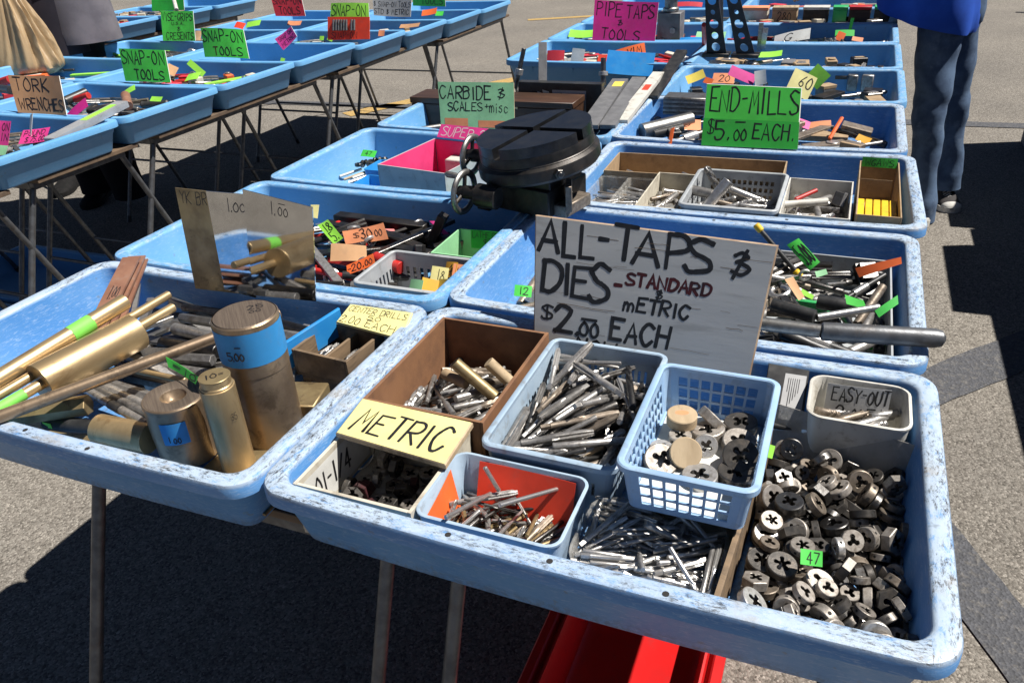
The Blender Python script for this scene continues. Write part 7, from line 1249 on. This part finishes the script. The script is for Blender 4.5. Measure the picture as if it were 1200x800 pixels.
for i, (p0, p1, w_, mt, l) in enumerate((((690, 146), (727, 92), .05, 'grey_felt', 'long dark grey file leaning on the tray rim, leftmost of three'), ((712, 146), (749, 90), .042, 'grey_felt', 'long dark grey file, next to the pale one'), ((728, 140), (772, 84), .035, 'white_plastic', 'pale flat level with an orange label, leaning on the rim'), ((764, 112), (799, 58), .035, 'black_plastic', 'black file handle jutting up above the tray rim'))):
    a, b = at(*p0, .85), at(*p1, (.87, .88, .89, .93)[i]); d = (b - a).normalized(); s = V((d.y, -d.x, 0)).normalized() * w_ / 2
    board('flat_file', l, 'file', [b - s, b + s, a + s, a - s], .012, mt, [], extra=strips('card_redorange', [(.25, .8, .30, .42)]) if i == 2 else strips('card_yellow', [(.3, .9, .08, .2)]) if i == 0 else None)
rod('round_bar', 'thick grey pipe lying left of the END-MILLS card', at(752, 154, .80), at(810, 140, .81), .021, 'galvanised', 'pipe'); rod('black_bar', 'short black pipe lying below the thick grey pipe', at(766, 158, .79), at(800, 150, .80), .014, 'black_plastic', 'pipe')
o = MB().box((0, 0, 0), (.14, .07, .05)).build('ribbed_holder', 'galvanised'); o.location = at(808, 122, .83); tag(o, 'grey ribbed tool holder left of the END-MILLS card', 'holder'); mb = MB(); [mb.box((0, -.0355, -.018 + .012 * i), (.138, .004, .005)) for i in range(4)]; mb.build('ribs', 'steel_dark', o)
rod('orange_strip', 'thin orange strip leaning in the tray right of END-MILLS', at(972, 163, .80), at(987, 138, .84), .005, 'card_orange', 'strip', n=6)
# boxes in the farther right tray
for i, (u, w_, mt, lid, l) in enumerate(((884, .12, 'cream_box', 'card_salmon', 'cream box of pink slips'), (919, .11, 'cardboard', 'wood_pale', 'brown lettered box'), (955, .11, 'iron', 'white_plastic', 'dark box under a pale lid'), (983, .06, 'green_plastic', 'green_plastic', 'small green box'), (1006, .09, 'wood_dark', 'red_tool', 'reddish brown box'), (1034, .08, 'black_plastic', 'green_plastic', 'black box with a green lid'))):
    e_ = empty('small_carton', at(u, 27, .79), l + ' in the row of boxes beside the blue shirt', 'box'); MB().box((0, 0, .03), (w_, .07, .06)).build('box_body', mt, e_); MB().box((0, 0, .066), (w_ + .004, .074, .012)).build('box_top', lid, e_)
    if i == 1: write(e_, [V((-.05, -.0365, .055)), V((.05, -.0365, .055)), V((.05, -.0365, .01)), V((-.05, -.0365, .01))], [('280', .2, .8, .1, .9, .004)])
# long silver case and pliers in the wrench tray
a, b = at(57, 162, .838), at(143, 118, .872); d = (b - a).normalized(); s = V((d.y, -d.x, 0)).normalized() * .021
board('silver_case', 'long silver torque wrench case with a green lettered label, by the tan card', 'case', [b - s, b + s, a + s, a - s], .02, 'alu_case', [('METRIC', .32, .72, .2, .7, .003)] if False else [], extra=strips('card_lime', [(.15, .75, .12, .55)]))
for i, (u0, v0, u1, v1, mt, l) in enumerate(((76, 119, 101, 108, 'black_plastic', 'black handled plier with a red insert behind the tan card'), (88, 117, 104, 112, 'red_tool', 'red insert handle of the black plier'), (0, 97, 12, 93, 'red_tool', 'red handle in the tray cut by the left edge'), (0, 104, 14, 106, 'black_plastic', 'black handle in the tray cut by the left edge'), (150, 124, 147, 112, 'copper', 'reddish bar standing in the wrench tray'))):
    rod('tool_grip', l, at(u0, v0, .835), at(u1, v1, .85), .016 if i != 1 else .012, mt, 'tool')
for i in range(6): rod('small_socket', 'pale small socket standing below the pink diamond tag', at(320 + 4 * i, 61, .775), at(320 + 4 * i, 58, .80), .012, 'white_plastic', 'socket', group='sockets below the pink tag')
# ------------------------------------------------------------------ people, the paper bag and the red tub
def loft(mb, rings, n=28, cap=(True, True), rip=None):
    "rings: (centre, half width, half depth, turn of the ring about z[, tilt vector]); rip(i, angle) scales the radius"
    R = []
    for i, r in enumerate(rings):
        c, a, b, t = r[:4]; tv = r[4] if len(r) > 4 else None; ring = []
        for k in range(n):
            q = 2 * pi * k / n; f = rip(i, q) if rip else 1; x, y = a * f * cos(q), b * f * sin(q)
            p = V((x * cos(t) - y * sin(t), x * sin(t) + y * cos(t), 0))
            if tv is not None: p.z += p.x * tv[0] + p.y * tv[1]
            ring.append(V(c) + p)
        R.append(ring)
    return loops(mb, R, *cap)
def skin_body(name, nodes, edges, mats, pick, parent, root_i=0):
    me = bpy.data.meshes.new(name); me.from_pydata([n[0] for n in nodes], edges, []); o = bpy.data.objects.new(name, me); col.objects.link(o)
    o.modifiers.new('s', 'SKIN'); o.modifiers.new('u', 'SUBSURF').levels = 1
    for i, n in enumerate(nodes): me.skin_vertices[0].data[i].radius = (n[1], n[2] if len(n) > 2 else n[1]); me.skin_vertices[0].data[i].use_root = i == root_i
    dg = bpy.context.evaluated_depsgraph_get(); m2 = bpy.data.meshes.new_from_object(o.evaluated_get(dg)); bpy.data.objects.remove(o)
    m2.name = name; m2.materials.clear()
    for q in mats: m2.materials.append(MATS[q])
    for p in m2.polygons: p.material_index = pick(p.center); p.use_smooth = True
    b = bpy.data.objects.new(name, m2); col.objects.link(b); b.parent = parent; return b
def head(c, f, r, parent, hairmat, long):
    "a face: skull, jaw, nose, ears, eyes and mouth, then hair; f = facing direction"
    f = f.normalized(); s = f.cross(V((0, 0, 1))).normalized(); mb = MB(); n = 20; vs = []
    for i in range(15):
        t = pi * i / 14; z = cos(t)
        for k in range(n):
            a = 2 * pi * k / n; x, y = sin(t) * cos(a), sin(t) * sin(a); w_ = .80 - (.20 * max(0, -z - .1)); l = .95
            fx = x * l + (.10 * max(0, -z) if x > 0 else 0)
            if x > .86 and abs(y) < .28 and -.35 < z < .15: fx += .18 * (1 - abs(y) / .28)
            vs.append(c + f * (fx * r) + s * (y * r * w_) + V((0, 0, z * r * 1.25)))
    mb.add(vs, [(i * n + k, i * n + (k + 1) % n, (i + 1) * n + (k + 1) % n, (i + 1) * n + k) for i in range(14) for k in range(n)])
    for e in (-1, 1):
        mb.tube([c + s * (e * r * .80) + f * (-r * .1) + V((0, 0, -r * .05)), c + s * (e * r * .90) + f * (-r * .2)], [(.012, .026), (.009, .020)], 8)
    mb.mi = 1
    for e in (-1, 1): mb.tube([c + f * (r * .82) + s * (e * r * .33), c + f * (r * .88) + s * (e * r * .33)], [(.011, .005), (.008, .004)], 8)
    mb.tube([c + f * (r * .90) - s * (r * .28) + V((0, 0, -r * .62)), c + f * (r * .97) + V((0, 0, -r * .62)), c + f * (r * .90) + s * (r * .28) + V((0, 0, -r * .62))], .006, 6)
    h = mb.build('head', ['skin', 'hair'], parent)
    mb = MB(); vs = []
    for i in range(10):
        t = pi * .62 * i / 9
        for k in range(n):
            a = 2 * pi * k / n; x, y, z = sin(t) * cos(a), sin(t) * sin(a), cos(t); x = min(x, .62 if z < .55 else 1)
            drop = (.9 if long else .15) * max(0, (i - 6) / 3) * (1 if x < .2 else .3)
            vs.append(c + f * (x * r * 1.06 - r * .04) + s * (y * r * .90) + V((0, 0, z * r * 1.36 - drop * r)))
    mb.add(vs, [(i * n + k, i * n + (k + 1) % n, (i + 1) * n + (k + 1) % n, (i + 1) * n + k) for i in range(9) for k in range(n)]); mb.build('hair', hairmat, h)
def hand_nodes(nodes, edges, wrist_i, d, side):
    "five unequal, slightly curled fingers growing from the palm"
    w_ = nodes[wrist_i][0]; d = d.normalized(); s = side.normalized(); nn = d.cross(s)
    pi_ = len(nodes); nodes.append((w_ + d * .045, .028, .016)); edges.append((wrist_i, pi_))
    for k, (o, L) in enumerate(((-.028, .062), (-.009, .074), (.010, .070), (.027, .056))):
        a = len(nodes); nodes += [(w_ + d * .085 + s * o, .0095), (w_ + d * (.085 + L * .55) + s * o * 1.15 - nn * .008, .0085), (w_ + d * (.085 + L * .95) + s * o * 1.2 - nn * .026, .007)]; edges += [(pi_, a), (a, a + 1), (a + 1, a + 2)]
    a = len(nodes); nodes += [(w_ + d * .045 - s * .040 - nn * .006, .011), (w_ + d * .082 - s * .052 - nn * .016, .009)]; edges += [(pi_, a), (a, a + 1)]
def shoe(parent, heel, toe, w_, canvas, nm='shoe'):
    heel, toe = V(heel), V(toe); d = toe - heel; L = d.length; t = math.atan2(d.y, d.x); D = d.normalized(); S = V((-D.y, D.x, 0))
    prof = [(0, .62, .075), (.06, .80, .085), (.22, .82, .098), (.38, .80, .088), (.52, .92, .068), (.70, 1.0, .056), (.86, .88, .046), (.96, .58, .034), (1.0, .2, .022)]
    def shell(z0, zf, grow, f0=0):
        R = []
        for f, ww, hh in prof:
            if f < f0: continue
            c = heel + D * (f * L); a = w_ / 2 * ww * grow; ring = []
            for k in range(14):
                q = pi * k / 13; ring.append(c + S * (a * cos(q)) + V((0, 0, z0 + (zf(hh) - z0) * max(0, sin(q)) ** .75)))
            R.append(ring + [c - S * (a * .9) + V((0, 0, z0)), c + S * (a * .9) + V((0, 0, z0))])
        return R
    mb = MB(); loops(mb, shell(.018, lambda h: h, 1.0), True, True); sh = mb.build(nm, 'shoe_canvas' if canvas else 'shoe_black', parent)
    mb = MB(); loops(mb, [[p + V((0, 0, dz)) for p in [heel + D * (f * L) + S * (w_ / 2 * ww * 1.06) for f, ww, hh in prof] + [heel + D * (f * L) - S * (w_ / 2 * ww * 1.06) for f, ww, hh in prof[::-1]]] for dz in (.001, .026)], True, True)
    mb.build('sole', 'shoe_rubber' if canvas else 'shoe_black', sh)
    if canvas:
        mb = MB(); loops(mb, shell(.02, lambda h: h + .003, 1.03, .78), True, True); mb.build('toe_cap', 'shoe_rubber', sh)
        for i in range(6):
            f = .30 + .065 * i; hh = .098 - (f - .22) * .10; c = heel + D * (f * L) + V((0, 0, hh + .002)); mb = MB()
            mb.tube([c - S * .024 + D * .008 - V((0, 0, .012)), c + V((0, 0, .003)), c + S * .024 - D * .008 - V((0, 0, .012))], .0032, 6); mb.build('lace', 'shoe_rubber', sh)
    return sh
# --- the woman in the blue top
wm = empty('person', (1.0, 3.42, 0), 'person in a loose blue top, faded jeans and canvas shoes beside the trays', 'person')
O = V((1.0, 3.42, 0)); K = lambda x, y, z: V((x, y, z)) - O
aR, kR = aty(1109, 212, 3.53), aty(1117, 115, 3.50); hR = aty(1121, 10, 3.46)
aL, kL = aty(1077, 250, 3.28), aty(1089, 135, 3.29); hL = aty(1100, 34, 3.36)
hR.z = max(hR.z, .88); hL.z = max(hL.z, .86)
nodes = [(K(.865, 3.40, .94), .10, .09), (K(.83, 3.39, 1.06), .11, .09), (K(.76, 3.36, 1.22), .135, .10), (K(.71, 3.33, 1.36), .12, .09), (K(.68, 3.30, 1.46), .05),
 (K(.83, 3.50, 1.33), .055), (K(.66, 3.18, 1.35), .055), (K(.72, 3.52, 1.10), .042), (K(.55, 3.10, 1.12), .042), (K(.54, 3.44, 1.01), .030, .026), (K(.42, 3.08, 1.02), .030, .026), (hR - O + V((0, 0, .02)), .07), (kR - O, .055), (aR - O, .04), (hL - O + V((0, 0, .02)), .07), (kL - O, .055), (aL - O, .04)]
edges = [(0, 1), (1, 2), (2, 3), (3, 4), (3, 5), (3, 6), (5, 7), (6, 8), (7, 9), (8, 10), (0, 11), (11, 12), (12, 13), (0, 14), (14, 15), (15, 16)]
hand_nodes(nodes, edges, 9, V((-.8, -.3, -.35)), V((0, 1, 0))); hand_nodes(nodes, edges, 10, V((-.9, .1, -.3)), V((0, -1, 0)))
skin_body('body', nodes, edges, ['skin', 'denim'], lambda c: 1 if c.z < .90 else 0, wm)
head(K(.64, 3.27, 1.62), V((-.8, -.5, -.25)), .098, wm, 'hair', True)
mb = MB()
for hp, kn, an, sg in ((hR, kR, aR, 1), (hL, kL, aL, -1)):
    rr = []; N_ = 44
    for i in range(N_ + 1):
        f = i / N_; p = hp.lerp(kn, f / .5) if f < .5 else kn.lerp(an, (f - .5) / .5)
        w0 = .094 + (.066 - .094) * min(1, f / .5) if f < .5 else .066 + (.057 - .066) * min(1, (f - .5) / .25) + .010 * max(0, (f - .75) / .25)
        p = p + V((.004 * sin(f * 23 + sg), .004 * sin(f * 31), 0)); p.z += .02 * (1 - f) - (.028 if i == N_ else .0)
        rr.append((p - O, w0, w0 * .98, .3 * sin(f * 5)))
    def rip(i, q, sg=sg):
        f = i / 44; kneef = math.exp(-((f - .52) / .16) ** 2) * .030 + math.exp(-((f - .97) / .06) ** 2) * .035 + .006 + .02 * math.exp(-((f - .08) / .08) ** 2)
        return 1 + kneef * sin(i * 1.35 + .5 * sin(i * .9) + 2.4 * sin(q + sg) + sg) + .012 * sin(3 * q + i * .3)
    loft(mb, rr, 30, (True, True), rip)
loft(mb, [(K(.86, 3.41, .99), .135, .12, -.2), (K(.865, 3.41, .94), .140, .13, -.2), (K(.875, 3.415, .88), .138, .13, -.2), (K(.89, 3.415, .83), .120, .11, -.2), (K(.90, 3.42, .79), .08, .07, -.2)], 30)
mb.build('jeans', 'denim', wm)
mb = MB(); ring_z = [(.845, .79, .192, .17), (.865, .79, .197, .172), (.93, .785, .198, .17), (1.02, .775, .195, .165), (1.14, .75, .19, .155), (1.26, .725, .195, .15), (1.36, .70, .18, .135), (1.43, .68, .10, .085)]
loft(mb, [(K(x, 3.375 - .03 * (z - .83), z), a, b, -.15, (-.26 * max(0, (1.2 - z) / .37), .10 * max(0, (1.2 - z) / .37))) for z, x, a, b in ring_z], 48, (False, False), lambda i, q: 1 + (.035 * sin(7 * q + .6 * i) + .02 * sin(11 * q + 1)) * max(.15, 1 - i / 6))
sh_ = mb.build('shirt', 'blue_shirt', wm)
for a, b in (((.83, 3.49, 1.36), (.73, 3.52, 1.13)), ((.68, 3.19, 1.37), (.57, 3.11, 1.15))):
    mb = MB(); p, q = K(*a), K(*b); mb.tube([p, p.lerp(q, .3), p.lerp(q, .7), q], [.078, .074, .07, .075], 16, cap=False); mb.build('sleeve', 'blue_shirt', sh_)
gz = at(1111, 250, 0); sR = shoe(wm, V((aR.x + .0, aR.y + .055, 0)) - O, V((gz.x + .012, gz.y + .0, 0)) - O, .098, True)
gz = at(1076, 267, 0); shoe(wm, V((aL.x - .005, aL.y + .09, 0)) - O, V((gz.x, gz.y + .01, 0)) - O, .098, True)
# --- the man in dark clothes at the far left
mn = empty('person', (-3.16, 2.5, 0), 'person in dark clothes and a grey jacket behind the tan paper bag', 'person'); O2 = V((-3.16, 2.5, 0)); K2 = lambda x, y, z: V((x, y, z)) - O2
nodes = [(K2(-3.15, 2.5, .98), .13, .11), (K2(-3.15, 2.5, 1.14), .14, .11), (K2(-3.14, 2.49, 1.34), .165, .12), (K2(-3.13, 2.48, 1.50), .11, .09), (K2(-3.13, 2.46, 1.60), .055),
 (K2(-3.33, 2.5, 1.47), .06), (K2(-2.94, 2.5, 1.47), .06), (K2(-3.40, 2.42, 1.18), .045), (K2(-2.87, 2.47, 1.18), .045), (K2(-3.30, 2.22, 1.10), .032, .027), (K2(-2.97, 2.28, 1.24), .032, .027), (K2(-3.24, 2.52, .90), .10), (K2(-3.26, 2.5, .50), .06), (K2(-3.30, 2.54, .10), .045), (K2(-3.04, 2.5, .90), .10), (K2(-3.02, 2.45, .50), .06), (K2(-3.02, 2.50, .10), .045)]
edges = [(0, 1), (1, 2), (2, 3), (3, 4), (3, 5), (3, 6), (5, 7), (6, 8), (7, 9), (8, 10), (0, 11), (11, 12), (12, 13), (0, 14), (14, 15), (15, 16)]
hand_nodes(nodes, edges, 9, V((.5, -.6, -.1)), V((0, 0, 1))); hand_nodes(nodes, edges, 10, V((-.2, -.7, .2)), V((1, 0, 0)))
skin_body('body', nodes, edges, ['skin', 'dark_trousers'], lambda c: 1 if c.z < .95 else 0, mn)
head(K2(-3.13, 2.44, 1.76), V((.3, -1, -.15)), .10, mn, 'hair', False)
mb = MB(); wr = lambda i, q: 1 + .03 * sin(i * 1.7 + 2 * sin(q))
for a in ([(-3.24, 2.52, .92), (-3.26, 2.5, .50), (-3.30, 2.54, .06)], [(-3.04, 2.5, .92), (-3.02, 2.46, .50), (-3.02, 2.51, .06)]):
    p = [K2(*q) for q in a]; loft(mb, [((p[0].lerp(p[1], f * 2) if f < .5 else p[1].lerp(p[2], f * 2 - 1)), .118 - .035 * f, .118 - .035 * f, 0) for f in [i / 16 for i in range(17)]], 22, (True, True), wr)
loft(mb, [(K2(-3.14, 2.51, z), a, b, 0) for z, a, b in ((1.02, .17, .13), (.95, .19, .15), (.88, .19, .15), (.82, .14, .10))], 26); mb.build('trousers', 'dark_trousers', mn)
mb = MB(); loft(mb, [(K2(-3.06, 2.49, z), a, b, 0) for z, a, b in ((.875, .265, .19), (.93, .262, .19), (1.05, .25, .18), (1.2, .24, .17), (1.36, .235, .16), (1.48, .20, .14), (1.55, .10, .09))], 40, (False, False), lambda i, q: 1 + .03 * sin(6 * q + .7 * i) * max(.2, 1 - i / 5)); jk = mb.build('jacket', 'grey_shirt', mn)
mb = MB(); loft(mb, [(K2(-3.12, 2.36, z), a, b, .2) for z, a, b in ((.83, .22, .15), (.95, .215, .155), (1.1, .20, .15), (1.3, .20, .15), (1.45, .17, .13))], 30, (False, False), lambda i, q: 1 + .03 * sin(4 * q + i)); mb.build('apron', 'dark_shirt', mn)
for a, b, c in (((-3.32, 2.5, 1.47), (-3.40, 2.42, 1.19), (-3.32, 2.25, 1.12)), ((-2.95, 2.5, 1.47), (-2.87, 2.47, 1.19), (-2.95, 2.32, 1.22))):
    mb = MB(); mb.tube([K2(*a), K2(*a).lerp(K2(*b), .5), K2(*b), K2(*b).lerp(K2(*c), .6), K2(*c)], [.085, .075, .065, .06, .055], 16, cap=False); mb.build('sleeve', 'dark_shirt', jk)
for (u0, v0), (u1, v1) in (((122, 220), (95, 249)), ((88, 208), (62, 232))):
    h, t = at(u0, v0, .03), at(u1, v1, .02); h.z = t.z = 0; t = h + (t - h).normalized() * .30; shoe(mn, h - O2, t - O2, .115, False)
# --- tan paper bag carried in front of the man
bp = V((-3.02, 2.15, 1.16)); bag = empty('paper_bag', bp, 'large tan crinkled bag hanging in front of the man at the left edge', 'bag')
mb = MB(); rs = []
for i in range(17):
    f = i / 16; z = .02 - .415 * f; wd = .035 + .235 * f ** .85; rs.append((V((.02 - .06 * f, .0, z)), wd * (1 if f < .93 else 1 - (f - .93) * 3.2), (.03 + .12 * f ** .8) * (1 if f < .93 else 1 - (f - .93) * 6), 0, (.10 * f, 0)))
loft(mb, rs, 150, (True, True), lambda i, q: 1 + (.10 * sin(15 * q + .12 * i + 2 * sin(3 * q)) + .04 * sin(31 * q + .5 * i)) * (1 - .75 * max(0, i / 16 - .55) / .45) + .03 * sin(5 * q + i * .5))
mb.build('bag_body', 'paper_bag', bag, ang=70)
mb = MB(); mb.tube([(0, 0, .0), (-.05, -.01, .08), (-.02, 0, .14), (.05, .01, .10), (.03, 0, .0)], .006, 8); mb.build('handle', 'paper_bag', bag)
# --- red plastic tub standing under the front tray
x0, x1, zt, zf = .180, .492, .262, .16
t = empty('red_tub', ((x0 + x1) / 2, .45, 0), 'bright red plastic tub standing under the front tray of dies', 'tub'); wd = (x1 - x0) / 2; mb = MB()
R = lambda e, z, r: [V((px, py, z)) for px, py in rrect(-wd + e, wd - e, -.42 + e, .42 - e, r, 5)]
loops(mb, [R(.034, 0, .03), R(.032, .004, .03), R(.020, zt - .03, .035), R(.002, zt - .028, .05), R(0, zt - .025, .05), R(0, zt - .003, .05), R(.003, zt, .05), R(.016, zt, .04), R(.019, zt - .003, .038), R(.021, zt - .02, .036), R(.027, zt - .02, .036), R(.030, zt - .004, .034), R(.034, zt - .003, .032), R(.050, zf + .006, .028), R(.060, zf, .02)], True, True)
mb.build('tub_body', 'red_plastic', t)
